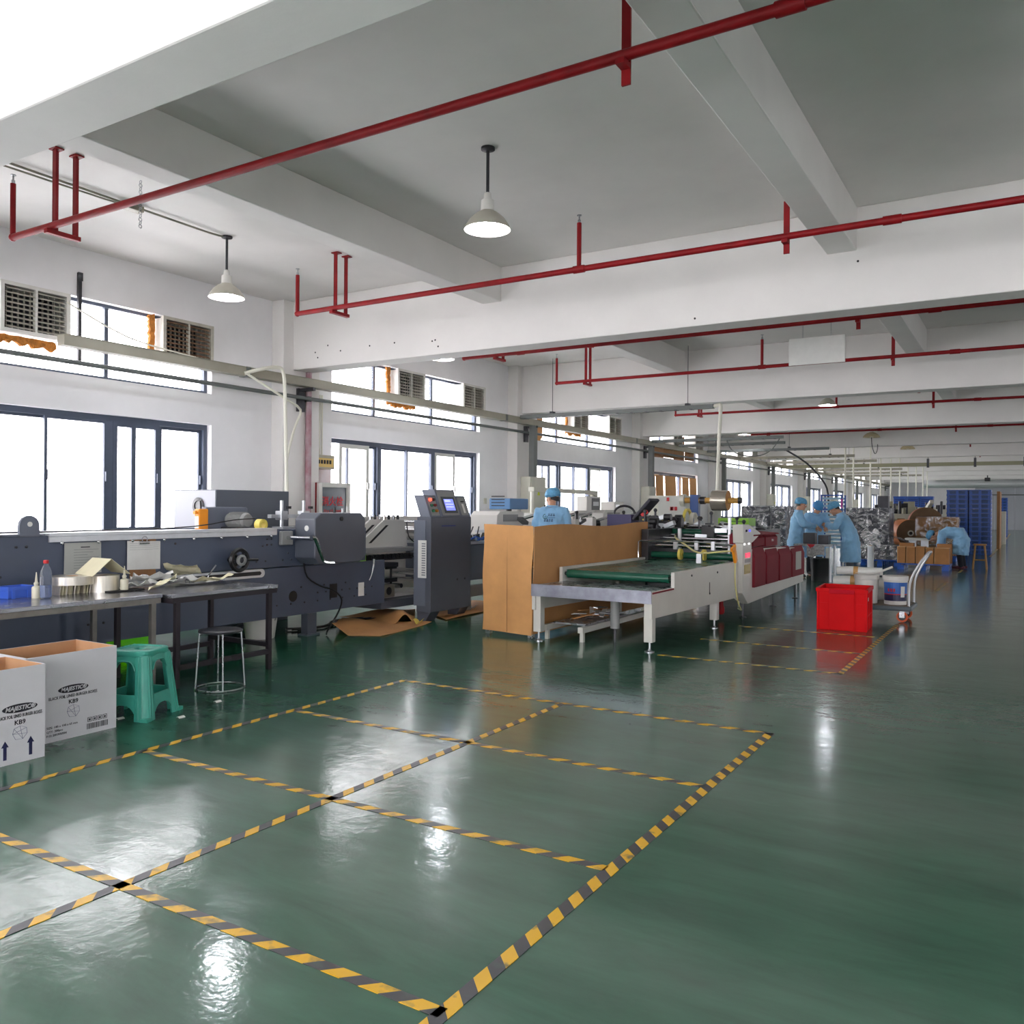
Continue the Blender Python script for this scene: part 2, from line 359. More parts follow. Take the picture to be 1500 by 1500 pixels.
for a, b in ADDED_FWIN + [(XR, XR)]:
    m.box(prev, a, Y0 - .24, Y0, 1.0, 3.4); prev = b
struct(m.build('wall_front', WALLM, org=(0, 0, 0)))
wb = struct(MB().box(XL, XR, Y1, Y1 + .24, 0, ZC).build('wall_back', WALLM, org=(0, 0, 0)))
PANELG = pm('grey_wall_panel', (176, 180, 186), .6, var=(1, .05))
for i in range(10):                                                     # grey sandwich panels of the end wall
    x0 = -3.6 + i * 1.3
    MB().box(x0 + .01, x0 + 1.29, Y1 - .05, Y1, 0, 2.55).build('wall_panel', PANELG, wb, org=(0, 0, 0))
for i in range(5):
    x0 = -3.6 + i * 2.6
    MB().box(x0 + .01, x0 + 2.59, Y1 - .05, Y1, 2.62, 3.4).build('wall_panel', PANELG, wb, org=(0, 0, 0))
struct(MB().box(-3.6, XR, Y1 - .1, Y1 - .05, 2.55, 2.64).build('trim_1', TRUNKD, org=(0, 0, 0)))
for yb in BEAMS:
    struct(MB().box(XL, XR, yb, yb + .35, 3.475, ZC).build('ceiling_beam', WHITE, bevel=.012))
    struct(MB().box(XL, XL + .25, yb - .2, yb + .55, 0, ZC).build('column', WHITE, bevel=.01))
for xb in (-6.05, -1.80, 2.45, 6.7):
    struct(MB().box(xb, xb + .29, Y0, Y1, 4.06, ZC).build('ceiling_beam', WHITE, bevel=.012))
# ------------------------------------------------------------------ windows
XG = XL - .14
def bar(p, name, y0, y1, z0, z1, dx=0., d=.05, mat=DARKF): return MB().box(XG - d / 2 + dx, XG + d / 2 + dx, y0, y1, z0, z1).build(name, mat, p)
def pane(p, y0, y1, z0, z1, dx=0.): return MB().box(XG - .003 + dx, XG + .003 + dx, y0, y1, z0, z1).build('pane', GLASS, p)
def sash(p, y0, y1, z0, z1, dx, mat, wdt=.05):
    f = MB(); f.box(XG - .02 + dx, XG + .02 + dx, y0, y0 + wdt, z0, z1); f.box(XG - .02 + dx, XG + .02 + dx, y1 - wdt, y1, z0, z1)
    f.box(XG - .02 + dx, XG + .02 + dx, y0 + wdt, y1 - wdt, z0, z0 + wdt); f.box(XG - .02 + dx, XG + .02 + dx, y0 + wdt, y1 - wdt, z1 - wdt, z1)
    o = f.build('sash', mat, p); q = MB().box(XG - .003 + dx, XG + .003 + dx, y0 + wdt, y1 - wdt, z0 + wdt, z1 - wdt).build('pane', GLASS, o)
    h = MB().box(XG + .02 + dx, XG + .05 + dx, y1 - wdt * .8, y1 - wdt * .2, (z0 + z1) / 2 - .06, (z0 + z1) / 2 + .06).build('latch', mat, o); return o
ASH = pm('sash_aluminium', (198, 198, 192), .45, .3)
wn = 0
for a, b in ADDED_FWIN:  # added windows, unseen, for light on the camera-facing beams
    wn += 1; w = bpy.data.objects.new('window_%d' % wn, None); COL.objects.link(w); w.location = (a, Y0 - .12, 1.0); w['_org'] = (a, Y0 - .12, 1.0); struct(w)
    f = MB(); f.box(a, b, Y0 - .16, Y0 - .08, 1.0, 1.06); f.box(a, b, Y0 - .16, Y0 - .08, 3.34, 3.4)
    for i in range(5): f.box(a + (b - a - .06) * i / 4, a + (b - a - .06) * i / 4 + .06, Y0 - .16, Y0 - .08, 1.06, 3.34)
    f.build('window_frame', DARKF, w); MB().box(a + .03, b - .03, Y0 - .123, Y0 - .117, 1.03, 3.37).build('pane', GLASS, w)
for a, b in ADDED_RWIN:  # added right-hand windows, unseen, for light on the machine fronts
    wn += 1; w = bpy.data.objects.new('window_%d' % wn, None); COL.objects.link(w); w.location = (XR + .12, a, WZ0); w['_org'] = (XR + .12, a, WZ0); struct(w)
    f = MB(); f.box(XR + .08, XR + .16, a, b, WZ0, WZ0 + .06); f.box(XR + .08, XR + .16, a, b, WZ1 - .06, WZ1)
    for i in range(3): f.box(XR + .08, XR + .16, a + (b - a - .06) * i / 2, a + (b - a - .06) * i / 2 + .06, WZ0 + .06, WZ1 - .06)
    f.build('window_frame', DARKF, w); MB().box(XR + .117, XR + .123, a + .03, b - .03, WZ0 + .03, WZ1 - .03).build('pane', GLASS, w)
for k, ys in enumerate(WINS):
    wn += 1
    w = bpy.data.objects.new('window_%d' % wn, None); COL.objects.link(w); w.location = (XG, ys, WZ0); w['_org'] = (XG, ys, WZ0); struct(w)
    e = ys + WL
    f = MB(); f.box(XG - .05, XG + .05, ys, e, WZ1 - .07, WZ1); f.box(XG - .05, XG + .05, ys, e, WZ0, WZ0 + .06)
    f.box(XG - .05, XG + .05, ys, ys + .06, WZ0 + .06, WZ1 - .07); f.box(XG - .05, XG + .05, e - .06, e, WZ0 + .06, WZ1 - .07); f.build('window_frame', DARKF, w)
    MB().box(XL - .2, XL + .015, ys, e, WZ0 - .03, WZ0).build('window_sill', WALLM, w)
    a, b = WZ0 + .06, WZ1 - .07
    t1, t2 = ys + 1.30, ys + 2.88
    bar(w, 'mullion', t1 - .05, t1 + .05, a, b, 0, .09); bar(w, 'mullion', t2 - .04, t2 + .04, a, b, 0, .09)
    # bay of two sliding sashes in the middle, a partly opened sash either side
    near = k < 6
    sash(w, t1 + .05, (t1 + t2) / 2 + .03, a, b, -.02, DARKF, .035); sash(w, (t1 + t2) / 2 - .03, t2 - .04, a, b, .025, DARKF, .035)
    sash(w, ys + .28 if k % 2 == 0 else ys + .06, ys + 1.02 if k % 2 == 0 else ys + .8, a, b, .03, ASH if k % 2 == 0 else DARKF, .07)
    sash(w, ys + .52, t1 - .05, a, b, -.02, DARKF, .04)
    sash(w, t2 + .04, t2 + .7, a, b, .03, ASH if k != 1 else DARKF, .06); sash(w, e - .72, e - .06, a, b, -.02, DARKF, .04)
    if k == 1:
        bar(w, 'mullion', t2 + .3, t2 + .36, a, b, .02)
    wn += 1
    w = bpy.data.objects.new('window_%d' % wn, None); COL.objects.link(w); w.location = (XG, ys, UZ0); w['_org'] = (XG, ys, UZ0); struct(w)
    f = MB(); f.box(XG - .04, XG + .04, ys, e, UZ1 - .04, UZ1); f.box(XG - .04, XG + .04, ys, e, UZ0, UZ0 + .04)
    f.box(XG - .04, XG + .04, ys, ys + .05, UZ0 + .04, UZ1 - .04); f.box(XG - .04, XG + .04, e - .05, e, UZ0 + .04, UZ1 - .04); f.build('window_frame', DARKF, w)
    for fr in (.27, .655): bar(w, 'mullion', ys + WL * fr - .025, ys + WL * fr + .025, UZ0 + .04, UZ1 - .04)
    for c0, c1 in ((0, .27), (.27, .655), (.655, 1)): pane(w, ys + WL * c0 + .026, ys + WL * c1 - .026, UZ0 + .04, UZ1 - .04)
# ------------------------------------------------------------------ front end wall behind the camera gets an added, unseen band of windows (built in 02)
# ------------------------------------------------------------------ louvred air grilles in the high windows
GR0, GR1 = 3.33, 3.84
SLATM = pm('louvre_aluminium', (188, 184, 172), .5, .2, var=(9, .2))
RUSTM = pm('rusty_louvre', (150, 128, 104), .6, .2, var=(14, .45), col2=(120, 70, 36))
VOID = pm('duct_dark', (34, 36, 44), .8)
_sl = MB().ob((0, 0, 0), (.05, .325, .007), (0, .5, 0)).mesh('slat', SLATM)
_slr = MB().ob((0, 0, 0), (.05, .325, .007), (0, .5, 0)).mesh('slat', RUSTM)
_vn = MB().cb((0, 0, 0), (.03, .006, .44)).mesh('vane', SLATM)
def foam_strip(p, y0, y1, z0, z1, x, seed):
    rnd = random.Random(seed); n = 18; f = MB(); top = []; bot = []
    vert = (z1 - z0) > (y1 - y0)
    for i in range(n + 1):
        t = i / n; j0 = rnd.uniform(-.5, .5); j1 = rnd.uniform(-.5, .5)
        if vert: top.append((x + rnd.uniform(0, .03), y0 + (y1 - y0) * .3 * j0, z0 + (z1 - z0) * t)); bot.append((x + rnd.uniform(0, .03), y1, z0 + (z1 - z0) * t))
        else: top.append((x + rnd.uniform(0, .03), y0 + (y1 - y0) * t, z1)); bot.append((x + rnd.uniform(0, .03), y0 + (y1 - y0) * t, z0 + (z1 - z0) * (.35 + .5 * j1)))
    f.sheet(lambda u, v: Vector(top[round(u * n)]).lerp(Vector(bot[round(u * n)]), v), n, 2, .04)
    f.build('foam_seal', FOAMM, p)
def grille(y0, label, group, detail=True, rusty=False, foam=0):
    xf_ = XL + .24; g = thing('air_grille', label, 'air grille', (XL, y0 + .37, GR0), group=group); y1 = y0 + .74
    b = MB(); b.box(XL - .12, xf_ - .045, y0, y0 + .012, GR0, GR1); b.box(XL - .12, xf_ - .045, y1 - .012, y1, GR0, GR1); b.box(XL - .12, xf_ - .045, y0 + .012, y1 - .012, GR0, GR0 + .012); b.box(XL - .12, xf_ - .045, y0 + .012, y1 - .012, GR1 - .012, GR1)
    b.build('duct_collar', WHITEM, g); MB().box(XL - .1, XL - .08, y0 + .012, y1 - .012, GR0 + .012, GR1 - .012).build('duct_back', VOID, g)
    f = MB(); x0, x1 = xf_ - .045, xf_ + .01
    f.box(x0, x1, y0 - .02, y0 + .025, GR0 - .02, GR1 + .02); f.box(x0, x1, y1 - .025, y1 + .02, GR0 - .02, GR1 + .02)
    f.box(x0, x1, y0 + .025, y1 - .025, GR1 - .02, GR1 + .02); f.box(x0, x1, y0 + .025, y1 - .025, GR0 - .02, GR0 + .02); f.box(x0, x1, (y0 + y1) / 2 - .012, (y0 + y1) / 2 + .012, GR0 + .02, GR1 - .02)
    f.build('grille_frame', WHITEM if not rusty else SLATM, g)
    O = Vector(g['_org'])
    if detail:
        for h in (0, 1):
            yc = y0 + .025 + .333 * h + .18
            for i in range(9): inst('slat', _slr if rusty else _sl, g, Vector((xf_ - .012, yc, GR0 + .045 + i * .0525)) - O)
            for i in range(5): inst('vane', _vn, g, Vector((xf_ - .065, yc - .13 + i * .065, (GR0 + GR1) / 2)) - O)
    else:
        s = MB()
        for h in (0, 1):
            yc = y0 + .025 + .333 * h + .18
            for i in range(8): s.ob((xf_ - .012, yc, GR0 + .05 + i * .058), (.05, .325, .007), (0, .5, 0))
        s.build('louvre', SLATM, g)
    if foam & 1: foam_strip(g, y0 - .1, y0 - .02, GR0, GR1 + .04, XL + .02, int(y0 * 10))
    if foam & 2: foam_strip(g, y0 - .1, y1 - .05, GR0 - .16, GR0 - .02, XL + .02, int(y0 * 7))
    return g
for k, ys in enumerate(WINS):
    if k < 1: continue
    for j, off in enumerate((1.40, 3.40)):
        if k == 1: lb = ('louvred air grille with ragged foam under it in the high window beside the ceiling chain', 'rust-stained louvred air grille with foam strip beside the white hose on the wall')[j]
        elif k == 2: lb = ('louvred air grille with orange foam edge in the high window above the control console', 'louvred air grille without foam in the high window above the control console')[j]
        elif k == 3: lb = ('louvred air grille over a foam scrap in the high window above the capped operator', 'louvred air grille at the window end above the capped operator')[j]
        else: lb = '%s louvred air grille in the %s high window past the hydrant cabinet' % (('nearer', 'farther')[j], ORD[k - 2])
        grille(ys + off, lb, 'air grilles in the high windows', k < 4, k == 1 and j == 1, (2 if k == 1 and j == 0 else 1 if j == 0 and k < 4 else 1 if k == 1 else 0) | (2 if k in (2, 3) and j == 0 else 0))
# kraft boards that block the windows
ys = WINS[4]
for a, w_, z0, z1, lb in ((.35, .95, 3.0, 3.55, 'kraft board wedged in the high window, end piece'), (1.25, .95, 3.02, 3.68, 'kraft board wedged in the high window, beside the end piece'),
                          (2.2, .95, 3.0, 3.8, 'tallest kraft board wedged in the high window'), (3.2, .9, 3.02, 3.62, 'kraft board wedged in the high window beside the tallest one')):
    MB().sheet(lambda u, v: (XL - .06 + .05 * math.sin(3 * u), ys + a + w_ * u, z0 + (z1 - z0 - .12 * (1 - u)) * v), 6, 3, .006).build('cardboard_panel', KRAFT2)
    tag(COL.objects[-1], lb, 'cardboard', 'boards blocking the windows')
for a, w_, lb in ((.08, .5, 'narrow kraft board standing in the covered window'), (.64, .62, 'kraft board in the covered window between two frame bars'), (1.4, .95, 'kraft board in the covered window next to an open gap'), (2.92, .62, 'kraft board in the covered window past the open gap'), (3.62, .66, 'kraft board at the far end of the covered window')):
    MB().sheet(lambda u, v: (XL - .03 + .015 * math.sin(4 * v), ys + a + w_ * u, WZ0 + .02 + 1.4 * v), 4, 4, .006).build('cardboard_panel', KRAFT); tag(COL.objects[-1], lb, 'cardboard', 'boards blocking the windows')
ys = WINS[3]
MB().prism([(ys + .05, 2.99), (ys + .3, 2.99), (ys + .42, 3.08), (ys + .42, 3.86), (ys + .05, 3.86)], 'x', XL - .1, XL - .094).build('cardboard_panel', KRAFT); tag(COL.objects[-1], 'tall kraft strip stuck in the high window above the capped operator', 'cardboard', 'boards blocking the windows')
# ------------------------------------------------------------------ trunking and conduits along the wall
tr = thing('cable_trunking', 'beige metal cable trunking running along the window wall', 'cable trunking', (-9.22, 5.35, 3.2))
MB().box(-9.29, -9.15, 5.35, 70, 3.21, 3.33).build('trunking_body', TRUNK, tr, bevel=.004)
MB().box(-9.3, -9.14, 5.35, 70, 3.33, 3.336).build('trunking_lid', TRUNK, tr)
for i in range(9): MB().box(-9.296, -9.144, 7.9 + i * 6.69, 7.98 + i * 6.69, 3.205, 3.34).build('joint_sleeve', TRUNKD, tr)
for yb in BEAMS[2:12]:
    b = MB(); b.box(XL + .25, -9.14, yb + .1, yb + .15, 3.16, 3.21); b.box(XL + .25, XL + .3, yb + .06, yb + .19, 2.86, 3.21); b.build('bracket', DSTEEL, tr)
co = thing('conduit', 'thin galvanised conduit running under the beige trunking', 'conduit', (-9.32, Y0 + .3, 3.06))
MB().cyl((-9.32, Y0 + .3, 3.06), (-9.32, 70, 3.06), .028, 10).build('conduit_pipe', TRUNKD, co, smooth=True)
for yb in BEAMS[1:12]: MB().box(XL + .25, -9.345, yb + .22, yb + .27, 3.02, 3.1).build('pipe_clip', DSTEEL, co)
st = MB(); st.box(-9.699, -9.66, 5.82, 5.86, 3.1, 4.2); st.box(-9.66, -9.655, 5.81, 5.87, 4.1, 4.2)
tag(st.build('hanger_strap', DSTEEL), 'dark steel strap fixed over the high window beside the first grille', 'hanger')
hs = MB(); hs.tube([(-9.14, 7.86, 3.24), (-9.02, 8.1, 3.33), (-8.97, 8.3, 3.37), (-8.96, 8.38, 3.32), (-8.96, 8.42, 3.1), (-8.97, 8.46, 2.2), (-8.98, 8.5, 1.5)], .026, 8)
hs = hs.build('cable_hose', CONDM, smooth=True); tag(hs, 'thick white cable hose bending down from the trunking beside the column', 'hose', 'white hoses at the column')
hs = MB(); hs.tube([(-9.14, 7.9, 3.24), (-9.0, 8.4, 2.98), (-9.1, 8.86, 2.84), (-9.12, 8.78, 2.6), (-9.12, 8.62, 2.1), (-9.1, 8.58, 1.5)], .018, 8)
tag(hs.build('cable_hose', CONDM, smooth=True), 'thinner white hose looping to the column beside the thick one', 'hose', 'white hoses at the column')
wr = MB().tube([(-9.28, 5.45, 3.72), (-9.26, 6.2, 3.45), (-9.24, 7.05, 3.36), (-9.2, 7.3, 3.34)], .01, 6)
tag(wr.build('cable', CONDM, smooth=True), 'thin pale cable slung across the high window to the trunking', 'cable')
# riser, switch box and hydrant cabinet on the pier
MAROON = pm('worn_red_riser', (150, 70, 84), .5, 0, var=(2.2, .3), col2=(196, 190, 196), stretch=(1, 1, .8))
MB().cyl((-9.4, 9.32, 0), (-9.4, 9.32, 3.47), .047, 14).build('fire_riser', MAROON, smooth=True); tag(COL.objects[-1], 'worn red and white fire riser pipe beside the column', 'pipe')
sb = thing('switch_box', 'beige breaker box with yellow window on the pier', 'switch box', (-9.6, 9.62, 2.02))
MB().box(-9.7, -9.48, 9.5, 9.98, 2.02, 2.24).build('case', pm('grey_beige', (168, 162, 146), .5), sb, bevel=.008)
MB().box(-9.482, -9.472, 9.56, 9.94, 2.05, 2.19).build('cover', pm('amber_cover', (216, 184, 106), .3), sb)
for i in range(5): MB().box(-9.474, -9.466, 9.6 + i * .062, 9.64 + i * .062, 2.1, 2.16).build('breaker', BLACK, sb)
for i, dy in enumerate((.02, .08, .13, .18, .23)):
    MB().cyl((-9.62, 9.6 + dy, 2.24), (-9.62, 9.6 + dy, 3.2), .014, 6).build('cable_pipe', CONDM, smooth=True); tag(COL.objects[-1], 'thin white cable pipe rising from the breaker box', 'cable pipe', 'cable pipes above the breaker box')
hc = thing('hydrant_cabinet', 'white framed fire hydrant cabinet with dark glass and red lettering', 'hydrant cabinet', (-9.4, 9.9, .95))
f = MB(); y0, y1, z0, z1, xa, xb_ = 9.52, 10.22, .95, 1.8, -9.42, -9.36
f.box(xa, xb_, y0, y0 + .07, z0, z1); f.box(xa, xb_, y1 - .07, y1, z0, z1); f.box(xa, xb_, y0 + .07, y1 - .07, z0, z0 + .07); f.box(xa, xb_, y0 + .07, y1 - .07, z1 - .07, z1)
f.build('door_frame', WHITEM, hc, bevel=.006); MB().box(-9.69, xa, y0, y1, z0, z1).build('case', RED, hc)
MB().box(xa, xa + .03, y0 + .07, y1 - .07, z0 + .07, z1 - .07).build('glass', pm('smoked_glass', (92, 98, 104), .12), hc)
O = Matrix.Translation(-Vector(hc['_org']))
t_ = text('消火栓', .16, REDINK, hc, O @ face_M((xa + .034, 9.84, 1.5), (0, 1, 0), (0, 0, 1)), bold=.002); text('Fire Hydrant', .075, REDINK, hc, O @ face_M((xa + .034, 9.84, 1.36), (0, 1, 0), (0, 0, 1)))
MB().box(XL, XL + .03, 14.62, 14.7, 1.5, 1.62).build('wall_switch', CREAM, bevel=.004); tag(COL.objects[-1], 'small cream light switch on the wall past the window', 'switch')
# grey drop ducts with cream electrical cabinets at the columns
WARN = pm('warning_yellow', (196, 206, 40), .5)
for i, yb in enumerate(BEAMS[3:10]):
    if i == 0: MB().box(-9.285, -9.155, yb + .02, yb + .16, 2.1, 3.208).build('drop_duct', TRUNKD); tag(COL.objects[-1], 'grey cable duct dropping to the tall cream cabinet beside the blue pump unit', 'cable duct', 'cable drop ducts')
    else: MB().box(-9.285, -9.155, yb + .02, yb + .16, 2.05, 3.208).build('drop_duct', TRUNKD); tag(COL.objects[-1], 'grey cable duct dropping down the %s column past the tall cream cabinet' % ORD[i - 1], 'cable duct', 'cable drop ducts')
    big = i == 0
    e = thing('electrical_cabinet', 'tall cream electrical cabinet with yellow warning triangle behind the blue pump unit' if big else 'small cream electrical cabinet on the %s column past the tall cabinet' % ORD[i - 1], 'cabinet', (-9.4, yb + .2, 1.15), group='electrical cabinets on the columns')
    y0, y1, z0, z1 = (yb - .05, yb + .62, .85, 2.1) if big else (yb - .1, yb + .4, 1.35, 2.05)
    MB().box(XL + .25, -9.2, y0, y1, z0, z1).build('case', CREAM, e, bevel=.008); MB().box(-9.2, -9.185, y0 + .03, y1 - .03, z0 + .03, z1 - .03).build('door', CREAM, e, bevel=.004)
    MB().prism([((y0 + y1) / 2 - .06, z1 - .4), ((y0 + y1) / 2 + .06, z1 - .4), ((y0 + y1) / 2, z1 - .27)], 'x', -9.185, -9.182).build('warning_sign', WARN, e)
    MB().cyl((-9.185, y1 - .07, (z0 + z1) / 2), (-9.165, y1 - .07, (z0 + z1) / 2), .018, 8).build('lock', BLACK, e)
# ------------------------------------------------------------------ red sprinkler pipes
def sprinkler(y, label, x0=-7.76, tees=(-3.85,), hang=(-7.15,), single=(-1.835,), z=3.82):
    p = thing('sprinkler_pipe', label, 'pipe', (x0, y, z), group='red sprinkler pipes under the ceiling')
    MB().cyl((x0, y, z), (XR - .05, y, z), .03, 10).build('pipe', RED, p, smooth=True)
    r = MB(); r.ball((x0, y, z), .036, 8, 6); r.cyl((x0, y, z), (x0, y, z + .48), .024, 10); rr = r.build('riser', RED, p, smooth=True)
    h = MB(); h.lathe([(.016, 0), (.016, .03), (.008, .035), (.008, .07), (.024, .072), (.024, .08)], (x0, y, z + .48), 8); h.build('sprinkler_head', STEEL, rr, smooth=True)
    for tx in tees:
        r = MB(); r.cyl((tx - .06, y, z), (tx + .06, y, z), .038, 10); r.cyl((tx, y, z), (tx, y, z + .46), .024, 10); rr = r.build('riser', RED, p, smooth=True)
        h = MB(); h.lathe([(.016, 0), (.016, .03), (.008, .035), (.008, .07), (.024, .072), (.024, .08)], (tx, y, z + .46), 8); h.build('sprinkler_head', STEEL, rr, smooth=True)
    for hx in hang:
        b = MB()
        for dy in (.02, .2):
            b.box(hx - .025, hx + .025, y + dy, y + dy + .012, z - .06, ZC - .004); b.box(hx - .025, hx - .015, y + dy, y + dy + .05, z - .06, ZC - .004); b.box(hx - .05, hx + .05, y + dy - .02, y + dy + .06, ZC - .016, ZC - .004)
        b.box(hx - .025, hx + .025, y - .05, y + .25, z - .07, z - .032); b.build('bracket', RED, p)
    for hx in single:
        b = MB(); b.box(hx - .025, hx + .025, y + .03, y + .045, z - .14, 4.14); b.box(hx - .025, hx + .025, y - .05, y + .045, z - .06, z - .031); b.build('bracket', RED, p)
    for cx in (-.98, 2.1): MB().cyl((cx - .07, y, z), (cx + .07, y, z), .038, 10).build('coupling', RED, p, smooth=True)
sprinkler(4.06, 'red sprinkler pipe with riser above the beige trunking end', tees=())
sprinkler(7.49, 'red sprinkler pipe in front of the thick beam face that has drilled holes')
sprinkler(11.1, 'red sprinkler pipe tucked just behind the thick beam, over the blank sign', tees=(-6.7,))
sprinkler(14.2, 'red sprinkler pipe crossing behind the blank white sign')
for y in (17.75, 20.55, 24.3, 27.1, 30.9, 33.8, 37.5, 40.5, 47.2): sprinkler(y, '%s red sprinkler pipe beyond the lit lamp over the workers' % ORD[(24.3, 27.1, 30.9, 33.8, 37.5, 40.5, 47.2).index(y)] if y > 21 else 'red sprinkler pipe just behind the white hose that drops past the foil roll' if y > 20 else 'red sprinkler pipe tucked behind the second thick beam')
# ------------------------------------------------------------------ pendant lamps
SHADE = pm('lamp_shade_grey', (190, 186, 172), .35, .3); SHADEB = pm('lamp_shade_beige', (200, 186, 150), .5)
INNER = pm('lamp_inner', (240, 240, 240), .4)
BULB = pm('lit_bulb', (255, 255, 255), .5, emit=((240, 244, 255), 130.)); BULBOFF = pm('unlit_bulb', (225, 225, 220), .4)
def lamp(x, y, label, z=3.8, lit=True, sh=SHADE, r=.2):
    l = thing('pendant_lamp', label, 'lamp', (x, y, z), group='pendant lamps under the ceiling')
    MB().lathe([(.06, 0), (.06, .02), (.02, .03)][::-1] and [(.02, -.03), (.06, -.02), (.06, 0)], (x, y, ZC), 14).build('ceiling_rose', DSTEEL, l, smooth=True)
    MB().cyl((x, y, z + .3), (x, y, ZC - .02), .014, 8).build('stem', DSTEEL, l, smooth=True)
    MB().lathe([(.045, .15), (.058, .16), (.055, .25), (.035, .26), (.03, .31), (.012, .32)], (x, y, z), 16).build('socket_cap', WHITEM, l, smooth=True)
    s = MB().lathe([(r, 0), (r * .93, .035), (r * .75, .09), (r * .5, .135), (.05, .165), (.04, .16), (r * .48, .128), (r * .72, .083), (r * .9, .03), (r * .985, 0)], (x, y, z), 28, closed=True).build('shade', sh, l, smooth=True)
    MB().lathe([(.012, .16), (.03, .15), (.065, .085), (.075, .05), (.06, .015), (.03, .002), (.004, 0)], (x, y, z), 18).build('bulb', BULB if lit else BULBOFF, l, smooth=True)
lamp(-7.81, 6.45, 'lit pendant lamp hanging near the window wall beside the ceiling cable')
lamp(-3.95, 5.98, 'lit pendant lamp hanging before the thick beam, over the taped floor')
lamp(-8.05, 10.9, 'lit pendant lamp just behind the thick beam near the window wall')
lamp(-3.95, 20.05, 'lit pendant lamp over the workers at the steel table')
lamp(-7.8, 26.8, 'lit pendant lamp far down the window side')
lamp(-4.3, 28.6, 'unlit beige pendant lamp with dangling cable', 3.72, False, SHADEB, .26); lamp(-3.95, 34.7, 'unlit beige pendant lamp beyond the one with a cable', 3.72, False, SHADEB, .26)
tag(MB().tube([(-4.3, 28.6, 3.72), (-4.28, 28.6, 3.45), (-4.2, 28.6, 3.2), (-4.13, 28.6, 3.3), (-4.12, 28.6, 3.5)], .012, 6).build('cable', BLACK, smooth=True), 'black cable dangling from an unlit beige lamp', 'cable')
cc = thing('ceiling_conduit', 'thin metal conduit on the ceiling leading to the lamp near the windows', 'conduit', (-7.81, 6.4, ZC - .03))
MB().tube([(-7.81, 6.42, ZC - .01), (-7.8, 6.2, ZC - .03), (-7.78, 5.2, ZC - .03), (-7.72, 2.2, ZC - .03), (-7.7, -3, ZC - .03)], .012, 6).build('conduit_pipe', TRUNK, cc, smooth=True)
MB().tube([(-7.81, 5.3, ZC - .01), (-7.84, 5.0, ZC - .03), (-7.86, 2.2, ZC - .03), (-7.88, -3, ZC - .03)], .01, 6).build('cable', TRUNK, cc, smooth=True)
MB().cb((-7.8, 5.25, ZC - .04), (.1, .22, .06)).build('junction_box', TRUNK, cc, bevel=.006)
ch = MB(); cx, cy = onz(206, 262, ZC).xy
for i in range(14): ch.lathe([(.016, -.004), (.02, 0), (.016, .004), (.012, 0)], (0, 0, 0), 8, 'x' if i % 2 else 'y', True); n_ = 32; M_ = Matrix.Translation((cx, cy, ZC - .03 - i * .032)); ch.v[-n_:] = [tuple(M_ @ Vector(v)) for v in ch.v[-n_:]]
tag(ch.build('chain', STEEL), 'short steel chain hanging from the ceiling', 'chain')
# ------------------------------------------------------------------ hanging blank sign
sg = thing('hanging_sign', 'blank white board hung on two wires below the ceiling', 'sign', (-2.72, 13, 3.6))
MB().box(-3.12, -2.32, 12.985, 13.015, 3.6, 4.0).build('board', PAPER, sg, bevel=.003)
for x in (-2.92, -2.52): MB().cyl((x, 13, 4.0), (x, 13, ZC), .004, 6).build('wire', STEEL, sg)
# ------------------------------------------------------------------ branch trunking hung from rods
def branch(x0, x1, y, label, z=3.27, rods=(), mat=TRUNKD, s=.1):
    b = thing('branch_trunking', label, 'cable trunking', (x0, y, z), group='branch trunkings over the machines')
    MB().box(x0, x1, y - s / 2, y + s / 2, z, z + s * .8).build('trunking_body', mat, b, bevel=.003)
    for i in range(int((x1 - x0) / .3)): MB().box(x0 + .1 + i * .3, x0 + .16 + i * .3, y - s / 2 - .004, y + s / 2 + .004, z - .004, z + .01).build('strap', DSTEEL, b)
    for x in rods:
        MB().cyl((x, y, z + s * .8), (x, y, ZC), .006, 6).build('hanger_rod', DSTEEL, b); MB().cb((x, y, z + s * .8 + .02), (.07, .12, .04)).build('clamp', DSTEEL, b)
branch(-9.15, -5.0, 15.2, 'grey branch trunking reaching out over the operator to a white hose', 3.29, (-8.4, -5.5))
branch(-9.15, -5.5, 22.4, 'grey branch trunking with a hanging cable loop', 3.28, (-7.2,))
branch(-9.15, -6.0, 24.6, 'grey branch trunking behind the one with the cable loop', 3.3)
branch(-9.15, -5.3, 27.2, 'grey branch trunking with black cables running down from its end', 3.28, (-6.5,))
for i, y in enumerate((31, 34.5, 38, 42, 46, 50)): branch(-9.15, -5.2 + .2 * (i % 2), y, '%s beige branch trunking beyond the black cable bundle' % ORD[i], 3.25, (-6,), TRUNK, .12)
for i, (px, y) in enumerate(((1238, 30.8), (1250, 33), (1275, 34.5), (1290, 38), (1305, 40), (1318, 42), (1330, 44), (1342, 46), (1352, 48), (1358, 50))):
    a = ony(px, 700, y); MB().cyl((a.x, y, .9), (a.x, y, ZC), .03, 8).build('drop_pipe', CONDM, smooth=True); tag(COL.objects[-1], '%s thin white drop pipe beyond the black cable bundle' % ORD[i], 'pipe', 'white drop pipes in the far bays')
hp = MB(); hp.tube([(-5.0, 15.2, 3.33), (-4.9, 15.2, 3.35), (-4.87, 15.2, 3.28), (-4.9, 15.2, 2.6), (-4.93, 15.2, 1.4)], .035, 8); tag(hp.build('cable_hose', CONDM, smooth=True), 'white hose dropping from branch trunking past the foil roll', 'hose')
